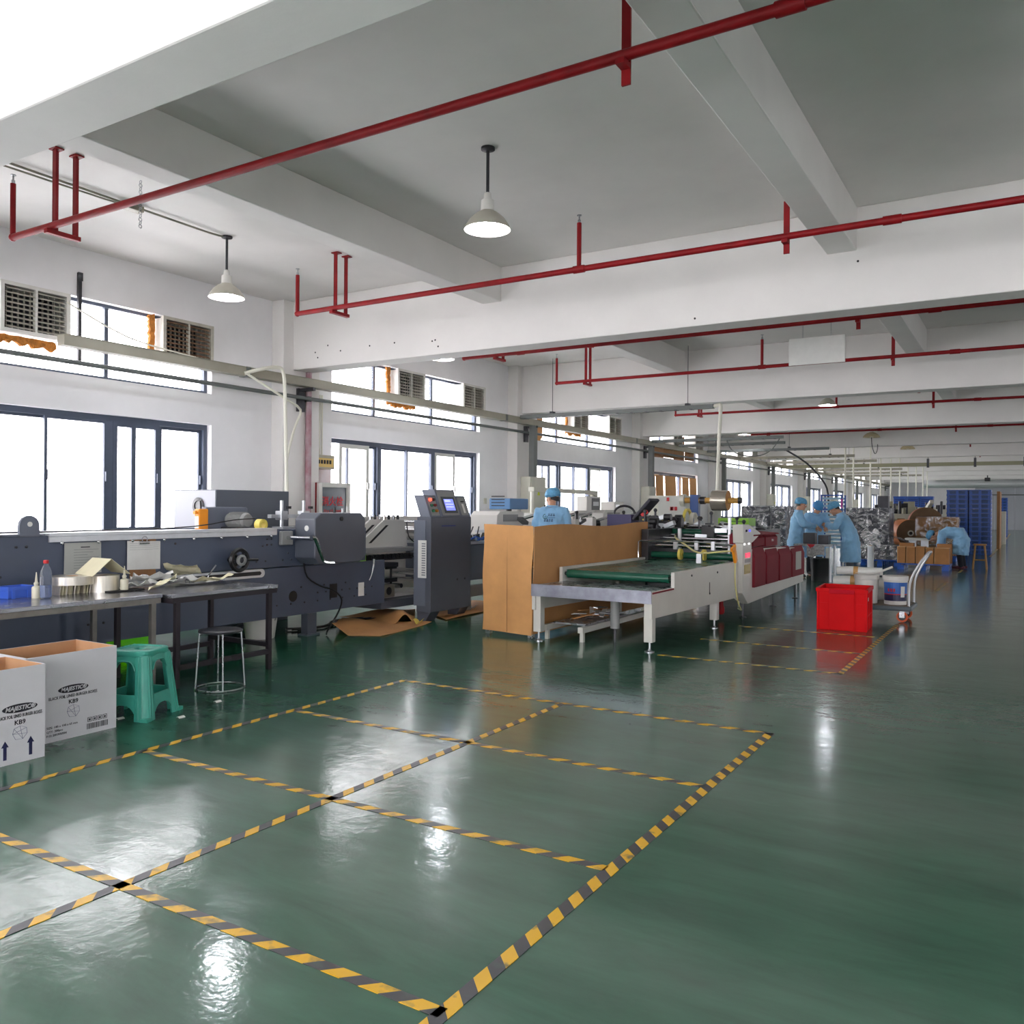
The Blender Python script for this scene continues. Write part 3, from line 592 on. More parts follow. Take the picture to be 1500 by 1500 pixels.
tag(MB().tube([(-5.6, 22.4, 3.28), (-5.8, 22.4, 3.0), (-6.1, 22.4, 2.85), (-6.5, 22.4, 2.85), (-6.85, 22.4, 3.0), (-7.0, 22.4, 3.28)], .014, 6).build('cable', TRUNKD, smooth=True), 'grey cable looping below the branch trunking', 'cable')
tag(MB().tube([(-6.6, 27.2, 3.3), (-6.0, 27.2, 2.9), (-5.5, 27.2, 2.35), (-5.3, 27.1, 1.9), (-5.28, 27.1, 1.0)], .03, 6).build('cable', DSTEEL, smooth=True), 'dark cable bundle slanting down from the branch trunking', 'cable')
tl = thing('overhead_rail', 'long olive rail hung across the far bays on dark clamps', 'rail', (-6, 36.2, 3.1))
MB().box(-9, XR - .1, 36.15, 36.25, 3.13, 3.27).build('rail', pm('olive_paint', (150, 148, 120), .5), tl)
for x in (-3.4, -1.8, -.2, 1.4, 3): MB().box(x - .04, x + .04, 36.13, 36.27, 3.08, 3.42).build('clamp', DSTEEL, tl)
for x in (-3.4, -1.8, -.2, 1.4, 3): MB().cyl((x, 36.2, 3.42), (x, 36.2, ZC), .01, 6).build('hanger_rod', DSTEEL, tl)
du = MB().cyl((-6.5, 66, 3.25), (XR - .1, 66, 3.25), .28, 20); tag(du.build('air_duct', pm('galvanised', (212, 214, 216), .3, .5), smooth=True), 'round silver air duct crossing before the end wall', 'air duct')

# drilled holes left in the thick beam face
_dh = MB().cyl((0, 0, 0), (0, -.004, 0), .012, 8).mesh('drill_hole', BLACK); _bm = [o for o in COL.objects if o.name.startswith('ceiling_beam') and abs(o.location.y - 9.225) < .01][0]
for x, z in ((-9.0, 3.7), (-8.95, 3.62), (-8.75, 3.78), (-8.5, 3.68), (-7.95, 3.7), (-7.5, 3.7), (-6.85, 3.66), (-6.8, 3.67), (-6.75, 3.58), (-3.2, 3.56), (-1.5, 3.95)): inst('drill_hole', _dh, _bm, Vector((x, 9.05, z)) - _bm.location)
# ------------------------------------------------------------------ folder gluer (long navy machine by the windows)
fg = thing('folder_gluer', 'long navy folder gluer machine with steel top rail standing along the windows', 'machine', (-7.3, 4, 0))
FX = -6.8
PLATES = pm('navy_plate', (76, 85, 104), .36, 0, var=(1.2, .12), bump=(60, .02))
MB().box(FX - .05, FX, -3.6, 7.7, .79, 1.185).build('upper_side_plate', PLATES, fg, bevel=.004)
MB().prism([(-3.6, .25), (8.05, .25), (8.05, .78), (-3.6, .78)], 'x', FX - .05, FX).build('lower_side_plate', PLATES, fg, bevel=.004)
MB().box(-7.95, -7.9, -3.6, 8.0, .25, 1.185).build('rear_side_plate', PLATES, fg)
MB().box(-7.9, FX - .05, -3.6, 6.6, 1.14, 1.175).build('bed_plate', pm('bed_grey', (196, 198, 204), .3, .4), fg)
r = MB(); r.box(FX - .12, FX + .03, 3.85, 6.27, 1.175, 1.205); r.box(FX + .004, FX + .03, 3.85, 6.27, 1.13, 1.175); r.build('top_rail', ALU, fg, bevel=.003)
MB().box(FX - .12, FX + .02, -3.6, 3.82, 1.187, 1.2).build('top_rail', NAVY2, fg)
lp = MB(); lp.prism([(3.62, 1.18), (3.78, 1.18)] + [(3.7 + .08 * math.cos(a), 1.27 + .08 * math.sin(a)) for a in [PI * i / 8 for i in range(9)]], 'x', FX - .02, FX + .012); lp.build('lifting_lug', NAVY2, fg, bevel=.003)
MB().cyl((FX + .012, 3.7, 1.28), (FX + .016, 3.7, 1.28), .02, 12).build('lug_hole', PAPER, fg)
bolt = MB().lathe([(.011, 0), (.011, .006), (.006, .009)], (0, 0, 0), 8, 'x').mesh('bolt', DSTEEL, True)
capb = MB().lathe([(.014, 0), (.014, .008), (.008, .014)], (0, 0, 0), 8, 'x').mesh('bolt', CHROME, True)
O = Vector(fg['_org'])
for y, z in ([(3.3 + i * .09, .87) for i in (0, 2, 8, 10)] + [(4.98 + i * .1, .85) for i in range(3)] + [(5.9 + i * .12, .86 - .0) for i in (0, 1, 2, 4, 5, 6, 9, 10, 11)] + [(3.6, 1.1), (3.68, 1.1), (5.05, 1.08), (6.1, 1.02), (5.7, .96), (6.45, .93)]
             + [(4.2 + i * .14, .42) for i in range(3)] + [(5.6 + i * .35, .55) for i in range(6)] + [(6.3 + i * .2, .38) for i in range(8)] + [(6.9 + i * .13, .47) for i in range(8)] + [(6.16 + .06 * a, 1.03 + .06 * b) for a in (0, 1) for b in (0, 1)]):
    inst('bolt', bolt, fg, Vector((FX, y, z)) - O)
for i in range(8): inst('bolt', capb, fg, Vector((FX + .03, 3.95 + i * .32, 1.122)) - O)
hw = MB(); wy, wz = 5.68, .9
hw.lathe([(.085, -.02), (.11, -.025), (.125, 0), (.11, .025), (.085, .02)], (FX + .14, wy, wz), 24, 'x', True)
for i in range(4):
    a = PI / 4 + i * PI / 2; hw.cyl((FX + .14, wy, wz), (FX + .14, wy + .1 * math.cos(a), wz + .1 * math.sin(a)), .018, 6)
hw = hw.build('hand_wheel', BLACK, fg, smooth=True)
MB().lathe([(.03, .02), (.055, .02), (.055, .045), (.035, .05), (.03, .04)], (FX + .14, wy, wz), 20, 'x', True).build('wheel_ring', GREYM, hw, smooth=True)
MB().cyl((FX, wy, wz), (FX + .17, wy, wz), .03, 12).build('wheel_shaft', DSTEEL, fg, smooth=True)
MB().cyl((FX + .16, wy + .08, wz), (FX + .22, wy + .17, wz), .014, 8).build('wheel_grip', BLACK, hw, smooth=True)
MB().tube([(FX + .08, 5.45, .86), (FX + .08, 5.36, .76), (FX + .08, 5.4, .73), (FX + .08, 5.5, .73)], .008, 6).build('stop_wire', STEEL, fg, smooth=True)
MB().box(FX + .02, FX + .1, 5.44, 5.54, .62, .73).build('stop_bracket', STEEL, fg, bevel=.004)
sl = MB(); sl.prism([(4.55, .70), (6.08, .695)] + [(6.08 + .045 * math.cos(a), .74 + .045 * math.sin(a)) for a in [-PI / 2 + PI * i / 8 for i in range(9)]][1:] + [(4.55, .785)], 'x', FX, FX + .012); sl = sl.build('slotted_plate', ALU, fg, bevel=.002)
MB().prism([(4.8, .725), (6.06, .72), (6.08, .74), (6.06, .76), (4.8, .76)], 'x', FX + .012, FX + .014).build('slot', BLACK, sl)
for y in (6.82, 4.3, 1.6, -1.2):
    for x in (FX - .1, -7.95):
        l = MB().box(x, x + .1, y - .07, y + .07, .02, .25).build('leg', NAVY, fg, bevel=.004); MB().box(x - .02, x + .12, y - .1, y + .1, 0, .02).build('foot_plate', NAVY, l)
cv = MB(); cv.prism([(6.55, .88), (6.63, .81), (7.27, .81), (7.35, .88), (7.35, 1.30), (7.28, 1.365), (6.64, 1.365), (6.55, 1.30)], 'x', FX, -6.5); cv = cv.build('guard_box', NAVY, fg, bevel=.012)
MB().lathe([(.025, 0), (.025, .012), (.01, .016)], (-6.5, 6.95, 1.3), 12, 'x').build('guard_knob', BLACK, cv)
MB().cyl((-6.62, 6.55, 1.2), (-6.62, 6.544, 1.2), .03, 14).build('badge', PAPER, cv)
for i, (y, z, d) in enumerate(((6.95, .0, .06), (7.1, 0, .05), (7.2, 0, .07))): MB().cyl((-6.6 - .02 * i, y, 1.365), (-6.6 - .02 * i, y, 1.365 + d), .016, 8).build('guard_knob', (BLACK, CHROME, PAPER)[i], cv)
cr = MB(); cr.box(FX, FX + .05, 6.32, 6.48, 1.02, 1.17); cr = cr.build('crank_bearing', GREYM, fg, bevel=.01)
MB().cyl((FX + .05, 6.4, 1.1), (FX + .42, 6.42, 1.1), .02, 10).build('crank_shaft', CHROME, cr, smooth=True)
MB().tube([(FX + .42, 6.38, 1.105), (FX + .42, 6.44, 1.09), (FX + .42, 6.52, .93), (FX + .42, 6.56, .86), (FX + .46, 6.6, .84), (FX + .5, 6.64, .84)], .016, 8, [.026, .024, .018, .016, .016, .018]).build('crank_arm', CHROME, cr, smooth=True)
for y, z, w_, m_ in ((6.53, .46, .12, BLACK), (7.15, .47, .12, BLACK), (7.62, .45, .1, PAPER)):  # flush plates: hole shade painted black, bright inside painted white
    MB().prism([(y + w_ / 2 * math.cos(a), z + w_ / 2 * math.sin(a)) for a in [2 * PI * i / 16 for i in range(16)]] if y < 7 else [(y - w_ / 2, z - .08), (y + w_ / 2, z - .08), (y + w_ / 2, z + .08), (y - w_ / 2, z + .08)], 'x', FX, FX + .003).build('painted_opening', m_, fg)
MB().tube([(FX + .02, 6.6, 1.05), (FX + .06, 6.62, .85), (FX + .04, 6.7, .66), (FX + .1, 6.85, .55), (FX + .16, 6.98, .5), (FX + .18, 7.1, .38), (FX + .12, 7.08, .2), (FX + .08, 6.98, .04), (FX + .14, 6.9, .015)], .01, 6).build('cable', BLACK, fg, smooth=True)
# motor and guides on the bed
mo = MB(); mo.lathe([(.05, -.16), (.085, -.14), (.085, .1), (.07, .14), (.03, .15)], (-7.45, 6.35, 1.275), 16, 'x'); mo = mo.build('motor', GREYM, fg, smooth=True)
for i in range(10): MB().lathe([(.085, -.004), (.094, 0), (.085, .004), (.08, 0)], (-7.55 + i * .022, 6.35, 1.275), 16, 'x', True).build('cooling_fin', GREYM, mo)
MB().box(-7.62, -7.3, 6.24, 6.46, 1.175, 1.2).build('motor_foot', DSTEEL, fg)
MB().box(-7.75, -7.62, 6.05, 6.62, 1.175, 1.42).build('belt_guard', NAVY2, fg, bevel=.02)
for y in (6.78, 7.12):
    MB().cyl((-7.25, y, 1.2), (-7.25, y, 1.5), .02, 8).build('guide_post', ALU, fg, smooth=True); MB().cb((-7.25, y, 1.33), (.1, .1, .1)).build('guide_clamp', ALU, fg, bevel=.006); MB().cb((-7.2, y + .06, 1.42), (.03, .05, .03)).build('clamp_knob', BLACK, fg)
MB().box(-7.28, -7.22, 6.6, 7.5, 1.3, 1.34).build('guide_bar', ALU, fg); MB().box(-7.34, -7.16, 6.72, 7.2, 1.175, 1.2).build('guide_plate', ALU, fg)
MB().box(-7.9, FX - .05, 6.6, 7.7, 1.0, 1.03).build('bed_plate', GREYM, fg)
# open inner section with shafts, then delivery section past the console
MB().box(-7.66, -7.6, 7.7, 10.2, .28, 1.3).build('inner_plate', WHITEM, fg, bevel=.004)
MB().box(-7.6, -6.85, 8.05, 9.5, .16, .26).build('base_beam', NAVY, fg); MB().prism([(8.1, .27), (9.4, .27), (9.4, .29), (8.1, .33)], 'x', -7.55, -7.0).build('drip_tray', WHITEM, fg)
for y, z, r_, x1 in ((9.05, 1.12, .045, -6.56), (9.02, .56, .045, -6.56), (8.75, 1.24, .02, -6.56), (8.85, .48, .02, -6.56), (8.5, .42, .03, -6.9)):
    s_ = MB().cyl((-7.6, y, z), (x1, y, z), r_, 14).build('shaft', CHROME, fg, smooth=True)
    if r_ > .04: MB().lathe([(.1, 0), (.1, .05), (.085, .1), (.06, .12)], (-7.6, y, z), 18, 'x').build('bearing', CREAM, s_, smooth=True)
for x in (-7.25, -7.02):
    a = MB(); a.prism([(7.75, .93), (7.95, .9), (8.3, 1.25), (8.62, 1.26), (8.7, 1.0), (8.35, .96), (8.3, .93), (7.9, .88)][::1] if 0 else [(7.72, .92), (8.75, .92), (8.68, 1.27), (8.28, 1.27)], 'x', x - .015, x + .015); a = a.build('slanted_arm', WHITEM, fg, bevel=.004)
    MB().prism([(7.98, .98), (8.03, .98), (8.36, 1.2), (8.31, 1.2)], 'x', x + .015, x + .018).build('arm_slot', BLACK, a)
    for i in range(4): MB().cyl((x + .01, 8.28 + i * .09, 1.27), (x + .01, 8.28 + i * .09, 1.33), .018, 8).build('arm_knob', (CHROME, BLACK)[i % 2], a, smooth=True)
MB().box(-7.5, -6.9, 7.72, 8.8, .86, .91).build('cross_plate', GREYM, fg, bevel=.004)
ce = MB(); ce.box(-7.2, -7.12, 7.75, 9.0, .74, .78)
for i in range(15): ce.lathe([(.01, -.03), (.034, -.03), (.034, .03), (.01, .03)], (-7.1, 7.8 + i * .083, .79), 10, 'x', True)
ce.build('belt_chain', DSTEEL, fg)
MB().box(-7.15, -7.02, 7.75, 7.95, .76, .84).build('sensor', pm('glowing_lime_plastic', (150, 226, 40), .4, emit=((150, 226, 40), .15)), fg)  # faint glow added to the lime plastic
MB().box(-7.2, -6.95, 8.0, 8.5, .66, .72).build('lever_block', DSTEEL, fg, bevel=.005); MB().tube([(-6.76, 7.8, .8), (-6.75, 7.78, .72), (-6.75, 7.75, .62), (-6.76, 7.72, .55)], .014, 6, [.02, .016, .009, .012]).build('lever', CHROME, fg, smooth=True)
ha = MB(); ha.cyl((-6.95, 8.35, .4), (-6.95, 8.35, .66), .015, 8); ha.cb((-6.95, 8.35, .66), (.03, .2, .035)); ha.cb((-6.95, 8.35, .5), (.03, .22, .05)); ha.build('t_handle', BLACK, fg)
MB().box(-7.0, -6.84, 7.9, 8.3, .3, .46).build('gear_case', pm('bronze_grey', (128, 124, 112), .4, .4), fg, bevel=.01); MB().cyl((-6.84, 8.18, .38), (-6.835, 8.18, .38), .05, 14).build('gear_bore', BLACK, fg)
MB().tube([(-6.9, 8.6, 1.24), (-6.88, 8.62, 1.05), (-6.86, 8.8, .95), (-6.85, 9.0, 1.0), (-6.85, 9.1, 1.15)], .008, 6).build('cable', BLACK, fg, smooth=True)
MB().box(-7.6, -6.62, 9.45, 14.5, .42, .92).build('delivery_body', NAVY2, fg, bevel=.006)
MB().box(-7.6, -6.6, 9.45, 14.5, .92, .96).build('delivery_rail', ALU, fg)
MB().prism([(9.3, .0), (9.6, .0), (9.6, .2), (10.6, .2), (10.6, .36), (9.4, .36), (9.3, .28)], 'x', -6.62, -6.56).build('delivery_leg', GREYM, fg, bevel=.004)
rnd = random.Random(3)
for i in range(7):
    y = 9.6 + i * .2; c_ = MB(); c_.ob((-6.75, y, 1.0), (.05, .1, .1), (rnd.uniform(-.6, .6), 0, 0)); c_.cyl((-6.75, y, 1.0), (-6.75, y + rnd.uniform(.05, .15), 1.16), .008, 6); c_.build('feed_clamp', BLACK, fg)
for i in range(3): MB().tube([(-6.7, 9.7 + i * .25, .97), (-6.66, 9.85 + i * .25, 1.02), (-6.64, 10 + i * .25, .98)], .014, 6).build('air_hose', BLUEP, fg, smooth=True)
for i in range(14):
    y = 9.5 + i * .34
    MB().cyl((-7.6, y, .99), (-6.65, y, .99), .03, 10).build('roller', CHROME, fg, smooth=True)
# white housings of the delivery, seen over the kraft screen
def housing(px0, px1, py, x, d=.5, h=.5):
    a = onx(px0, py, x); b = onx(px1, py, x); z1 = a.z
    m_ = MB().prism([(a.y, .97), (b.y, .97), (b.y, z1 - .04), (b.y - .05, z1), (a.y + .12, z1), (a.y + .03, z1 - .06)], 'x', x - d, x); m_ = m_.build('white_housing', WHITEM, fg, bevel=.008)
    MB().box(x, x + .004, a.y + .2, b.y - .2, z1 - .16, z1 - .05).build('vent', GREYM, m_)
housing(727, 768, 749, -7.0); housing(790, 806, 752, -7.0); housing(838, 868, 748, -7.0); housing(883, 914, 747, -7.0, .4)
for i in range(34):
    y = 11.2 + i * .165; z_ = 1.14 + rnd.uniform(0, .14); g_ = MB(); k_ = i % 4
    if k_ == 0: g_.ob((-6.7, y, z_), (.1, .22, .05), (rnd.uniform(-.5, .5), 0, rnd.uniform(-.4, .4)))
    elif k_ == 1: g_.cyl((-6.75, y - .1, z_), (-6.65, y + .12, z_ + .06), .03, 8)
    elif k_ == 2: g_.box(-6.85, -6.6, y - .07, y + .07, .97, z_)
    else: g_.cyl((-6.7, y, .97), (-6.7, y, z_ + .08), .025, 8); g_.ball((-6.7, y, z_ + .09), .035, 8, 6)
    g_.build(('press_arm', 'press_rod', 'carriage', 'adjust_knob')[k_], (BLACK, CHROME, WHITEM, BLACK)[k_], fg, smooth=k_ in (1, 3))
MB().box(-7.05, -6.55, 10.4, 16.9, 1.06, 1.1).build('guide_bar', ALU, fg)
# screen arm
sa = thing('machine_screen', 'grey touch screen hung from a cream arm over the delivery section', 'screen', (-7.3, 15.5, .97))
a = onx(815, 719, -7.3); b = onx(868, 720, -7.3)
MB().prism([(a.y - .9, a.z - .03), (b.y - .1, a.z - .04), (b.y + .12, a.z - .1), (b.y + .12, a.z + .03), (a.y - .9, a.z + .05)], 'x', -7.36, -7.24).build('arm', CREAM, sa, bevel=.01)
MB().cyl((-7.3, a.y - .85, .97), (-7.3, a.y - .85, a.z), .04, 10).build('post', CREAM, sa, smooth=True)
c0 = onx(853, 727, -7.3); c1 = onx(873, 750, -7.3)
MB().box(-7.42, -7.2, c0.y, c1.y, c1.z, c0.z).build('case', WHITEM, sa, bevel=.015); MB().cyl((-7.3, b.y - .02, c0.z), (-7.3, b.y - .02, a.z), .03, 8).build('neck', CREAM, sa)
MB().box(-7.2, -7.195, c0.y + .2, c1.y - .05, c1.z + .04, c0.z - .03).build('bezel', pm('mid_grey', (96, 98, 98), .5), sa); MB().box(-7.195, -7.192, c0.y + .26, c1.y - .1, c1.z + .12, c0.z - .1).build('screen', pm('lcd_grey', (196, 200, 200), .3), sa)
# small meter box on the housings and blue pump unit
a = onx(900, 735, -7.05); b = onx(914, 748, -7.05)
mt = thing('meter_box', 'small white meter box with lit display on a white housing', 'meter', (-7.2, a.y, b.z)); MB().box(-7.35, -7.05, a.y, b.y, b.z + .01, a.z).build('case', WHITEM, mt, bevel=.01); MB().box(-7.05, -7.045, a.y + .08, a.y + .24, b.z + .07, a.z - .06).build('display', pm('lcd_white', (240, 244, 246), .3, emit=((240, 244, 246), .4)), mt)
a = onx(747, 730, -7.1); b = onx(774, 747, -7.1)
bp_ = thing('pump_unit', 'blue vented pump unit on the white housing', 'pump', (-7.2, a.y, b.z)); MB().box(-7.5, -7.1, a.y, b.y, b.z + .01, a.z).build('case', pm('pump_blue', (88, 132, 178), .45), bp_, bevel=.015)
for i in range(4): MB().box(-7.45, -7.2, a.y - .006, a.y, b.z + .06 + i * .05, b.z + .075 + i * .05).build('vent_slot', BLACK, bp_)
MB().cyl((-7.3, (a.y + b.y) / 2, b.z - .1), (-7.3, (a.y + b.y) / 2, b.z + .02), .05, 10).build('neck', DSTEEL, bp_)
# ------------------------------------------------------------------ control console
cs = thing('control_console', 'navy control console with lit screen and push buttons on its sloping head', 'console', (-6.45, 8.8, 0))
cb_ = MB(); cb_.prism([(-6.56, .12), (-6.34, .12), (-6.34, 1.31), (-6.56, 1.31)], 'y', 8.38, 9.26); cb_.build('body', NAVY, cs, bevel=.006)
MB().prism([(-6.56, .0), (-6.44, .0), (-6.36, .12), (-6.56, .12)], 'y', 8.4, 8.6).build('foot', NAVY, cs); MB().prism([(-6.56, .0), (-6.44, .0), (-6.36, .12), (-6.56, .12)], 'y', 9.05, 9.24).build('foot', NAVY, cs)
MB().box(-6.6, -6.42, 8.372, 8.38, .2, 1.27).build('side_panel', NAVY2, cs)
pl = MB().box(-6.53, -6.4, 8.366, 8.372, .55, 1.02).build('instruction_plate', PAPER, cs)
for i in range(14): MB().box(-6.47, -6.415, 8.363, 8.366, .58 + i * .03, .595 + i * .03).build('print_line', pm('print_grey', (130, 134, 140), .6), pl)
def slab(y0, y1, z0, z1, lean, x0, t, name, mat, par, bev=.004):
    """sloping slab: its front leans back as it rises"""
    L_ = lambda z: x0 - lean * (z - 1.31)
    return MB().prism([(L_(z0) - t, z0), (L_(z0), z0), (L_(z1), z1), (L_(z1) - t, z1)], 'y', y0, y1).build(name, mat, par, bevel=bev)
LE = .38
slab(8.38, 9.26, 1.31, 1.585, LE, -6.35, .16, 'head', NAVY2, cs); slab(8.6, 9.02, 1.315, 1.66, LE, -6.33, .2, 'screen_housing', NAVY2, cs)
slab(8.42, 8.58, 1.33, 1.565, LE, -6.345, .006, 'button_panel', GREYM, cs, 0); slab(8.63, 8.99, 1.335, 1.645, LE, -6.324, .006, 'screen_panel', GREYM, cs, 0); slab(9.07, 9.23, 1.33, 1.565, LE, -6.345, .006, 'right_panel', GREYM, cs, 0)
slab(8.68, 8.96, 1.36, 1.57, LE, -6.318, .004, 'bezel', pm('bezel_grey', (74, 80, 84), .5), cs, 0)
scr = slab(8.72, 8.92, 1.395, 1.54, LE, -6.3145, .003, 'screen', pm('lcd_violet', (120, 128, 214), .3, emit=((120, 130, 226), .9)), cs, 0)
for z in (1.52, 1.505, 1.47, 1.435): slab(8.735, 8.86 + .04 * (z < 1.5), z, z + .008, LE, -6.3135, .001, 'screen_line', pm('lcd_pale', (210, 216, 250), .3, emit=((210, 216, 250), .9)), scr, 0)
for i, (y, z, c_) in enumerate(((8.46, 1.53, (255, 70, 50)), (8.53, 1.53, (30, 32, 34)), (8.46, 1.46, (20, 90, 60)), (8.53, 1.46, (120, 40, 40)), (8.46, 1.39, (20, 90, 60)), (8.53, 1.39, (190, 120, 40)))):
    x = -6.345 - LE * (z - 1.31); MB().lathe([(.02, 0), (.02, .015), (.016, .03), (.004, .032)], (x, y, z), 12, 'x').build('push_button', pm('button_%d' % i, c_, .4, emit=(c_, 2.5) if i == 0 else None), cs, smooth=True)
x = -6.345 - LE * .13; slab(9.13, 9.17, 1.36, 1.48, LE, -6.34, .006, 'slider_strip', PAPER, cs, 0)
for y in (9.13, 9.165): MB().cyl((-6.345 - LE * .2, y, 1.51), (-6.325 - LE * .2, y, 1.51), .009, 8).build('key_switch', BLACK, cs)
MB().box(-6.34, -6.337, 8.6, 8.9, 1.19, 1.205).build('blue_stripe', pm('stripe_blue', (44, 56, 120), .5), cs)
for y in (8.95, 9.12): MB().cyl((-6.34, y, .5), (-6.336, y, .5), .014, 10).build('key_hole', BLACK, cs)
# ------------------------------------------------------------------ drive cabinet behind the gluer
dc = thing('drive_cabinet', 'slate drive cabinet with round fan behind the gluer, against the wall', 'cabinet', (-8.4, 7.05, 0))
MB().box(-8.78, -8.02, 6.5, 7.62, 0, 1.62).build('body', pm('cab_dark', (92, 98, 108), .42), dc, bevel=.006)
MB().box(-8.77, -8.03, 6.494, 6.5, .6, 1.61).build('end_panel', pm('cab_light', (172, 174, 184), .45), dc)
fn = MB().lathe([(.055, 0), (.095, 0), (.1, -.012), (.06, -.02)], (-8.32, 6.494, 1.43), 20, 'y', True).build('fan_ring', BLACK, dc, smooth=True)
MB().cyl((-8.32, 6.494, 1.43), (-8.32, 6.486, 1.43), .056, 18).build('fan_grille', GREYM, fn)
MB().box(-8.02, -7.99, 6.55, 7.55, .3, 1.3).build('door', pm('cab_dark', (92, 98, 108), .42), dc, bevel=.004)
pc = thing('pendant_control', 'orange pendant control box with white label leaning on the gluer bed', 'control box', (-7.8, 5.98, 1.178))
a = onx(290, 768, -7.6); MB().box(-7.66, -7.58, a.y, a.y + .12, 1.178, 1.4).build('case', ORANGE, pc, bevel=.012); MB().box(-7.65, -7.59, a.y - .003, a.y, 1.19, 1.32).build('label_plate', PAPER, pc)
MB().tube([(-7.62, a.y + .05, 1.4), (-7.63, a.y + .05, 1.48), (-7.7, a.y + .12, 1.5)], .01, 6).build('cord', BLACK, pc, smooth=True); MB().lathe([(.012, 0), (.02, -.02), (.02, -.035)], (-7.62, a.y, 1.36), 10, 'y').build('stop_knob', ORANGE, pc)
yt = MB(); yt.lathe([(.035, -.04), (.06, -.04), (.06, .04), (.035, .04)], (-7.05, 6.3, 1.268), 18, 'x', True); yt = yt.build('tape_roll', YELLOW, smooth=True); tag(yt, 'yellow tape roll lying on the gluer beside the motor', 'tape roll')
yt.location.z -= 0.033
tag(MB().tube([(-6.9, 3.5, 1.21), (-6.95, 4.6, 1.215), (-7.0, 5.4, 1.23), (-7.0, 5.9, 1.29), (-7.05, 6.22, 1.3)], .006, 6).build('cable', BLACK, smooth=True), 'thin dark cable lying along the gluer top rail', 'cable')
# sheets hung on the gluer side
ps = thing('notice_sheet', 'laminated notice sheet hung on the navy machine side', 'notice', (FX + .01, 4.15, .87))
MB().sheet(lambda u, v: (FX + .012 + .006 * math.sin(3 * u + 2 * v), 3.98 + .33 * u, .86 + .26 * v), 6, 5, .002).build('sheet', pm('laminate', (176, 178, 172), .25), ps)
for i in range(8): MB().box(FX + .02, FX + .021, 4.06, 4.28 - .05 * (i % 3), 1.06 - .022 * i, 1.063 - .022 * i).build('print_line', pm('print_grey2', (120, 124, 124), .6), ps)
MB().box(FX + .02, FX + .021, 4.12, 4.2, 1.078, 1.086).build('heading', INK, ps)
ck = thing('clipboard', 'brown clipboard with white job sheet and steel clip on the navy machine side', 'clipboard', (FX + .01, 4.7, .77))
MB().box(FX + .002, FX + .008, 4.58, 4.84, .765, 1.14).build('board', KRAFT2, ck); MB().sheet(lambda u, v: (FX + .014 + .004 * math.sin(5 * u), 4.55 + .335 * u, .865 + .255 * v - .01 * u), 5, 4, .001).build('job_sheet', PAPER, ck)
for i in range(4): MB().box(FX + .0215, FX + .0222, 4.57, 4.86, 1.04 + i * .018, 1.0415 + i * .018).build('print_line', pm('print_grey2', (120, 124, 124), .6), ck)
c_ = MB(); c_.cyl((FX + .02, 4.66, 1.1), (FX + .02, 4.76, 1.1), .016, 10); c_.lathe([(.022, -.003), (.03, -.003), (.03, .003), (.022, .003)], (FX + .03, 4.71, 1.13), 14, 'x', True); c_.build('clip', CHROME, ck, smooth=True)
# ------------------------------------------------------------------ steel tables in front of the gluer
TOP = pm('steel_top', (150, 152, 158), .22, .85, var=(3, .06), rvar=(5, .18, .3))
def table(name, label, x0, x1, y0, y1, legmat, legs, z=.75, rails=()):
    t = thing(name, label, 'table', ((x0 + x1) / 2, (y0 + y1) / 2, 0))
    MB().box(x0, x1, y0, y1, z - .03, z).build('tabletop', TOP, t, bevel=.004)
    ap = MB(); ap.box(x1 - .03, x1 - .005, y0 + .01, y1 - .01, z - .07, z - .03); ap.box(x0 + .005, x0 + .03, y0 + .01, y1 - .01, z - .07, z - .03); ap.box(x0 + .03, x1 - .03, y0 + .01, y0 + .035, z - .07, z - .03); ap.box(x0 + .03, x1 - .03, y1 - .035, y1 - .01, z - .07, z - .03); ap.build('apron', legmat if legmat is not ALU else STEEL, t)
    for x, y in legs: MB().box(x - .02, x + .02, y - .02, y + .02, 0, z - .03).build('leg', legmat, t, bevel=.003)
    for (a, b, c, d, e, f) in rails: MB().box(a, b, c, d, e, f).build('stretcher', legmat, t)
    return t
LEGS = pm('leg_steel', (128, 124, 118), .4, .6, var=(8, .2)); LEGD = pm('leg_dark', (44, 38, 44), .5, .2)
table('work_table', 'steel work table holding the water bottle and blue tray', -6.62, -5.75, -1.2, 4.16, LEGS, [(-5.79, 4.1), (-6.56, 4.1), (-5.79, 1.7), (-6.56, 1.7), (-5.79, -1.1), (-6.56, -1.1)], rails=((-6.58, -6.54, -1.1, 4.1, .16, .2), (-5.81, -5.77, -1.1, 1.7, .16, .2)))
table('side_table', 'short steel table with dark legs under loose papers', -6.55, -5.66, 4.18, 5.26, LEGD, [(-5.71, 5.2), (-6.48, 5.2), (-5.71, 4.26), (-6.48, 4.26)], z=.745, rails=((-5.73, -5.69, 4.26, 5.2, .14, .18), (-6.5, -6.46, 4.26, 5.2, .14, .18), (-6.48, -5.71, 5.18, 5.22, .2, .24)))
TZ = .75
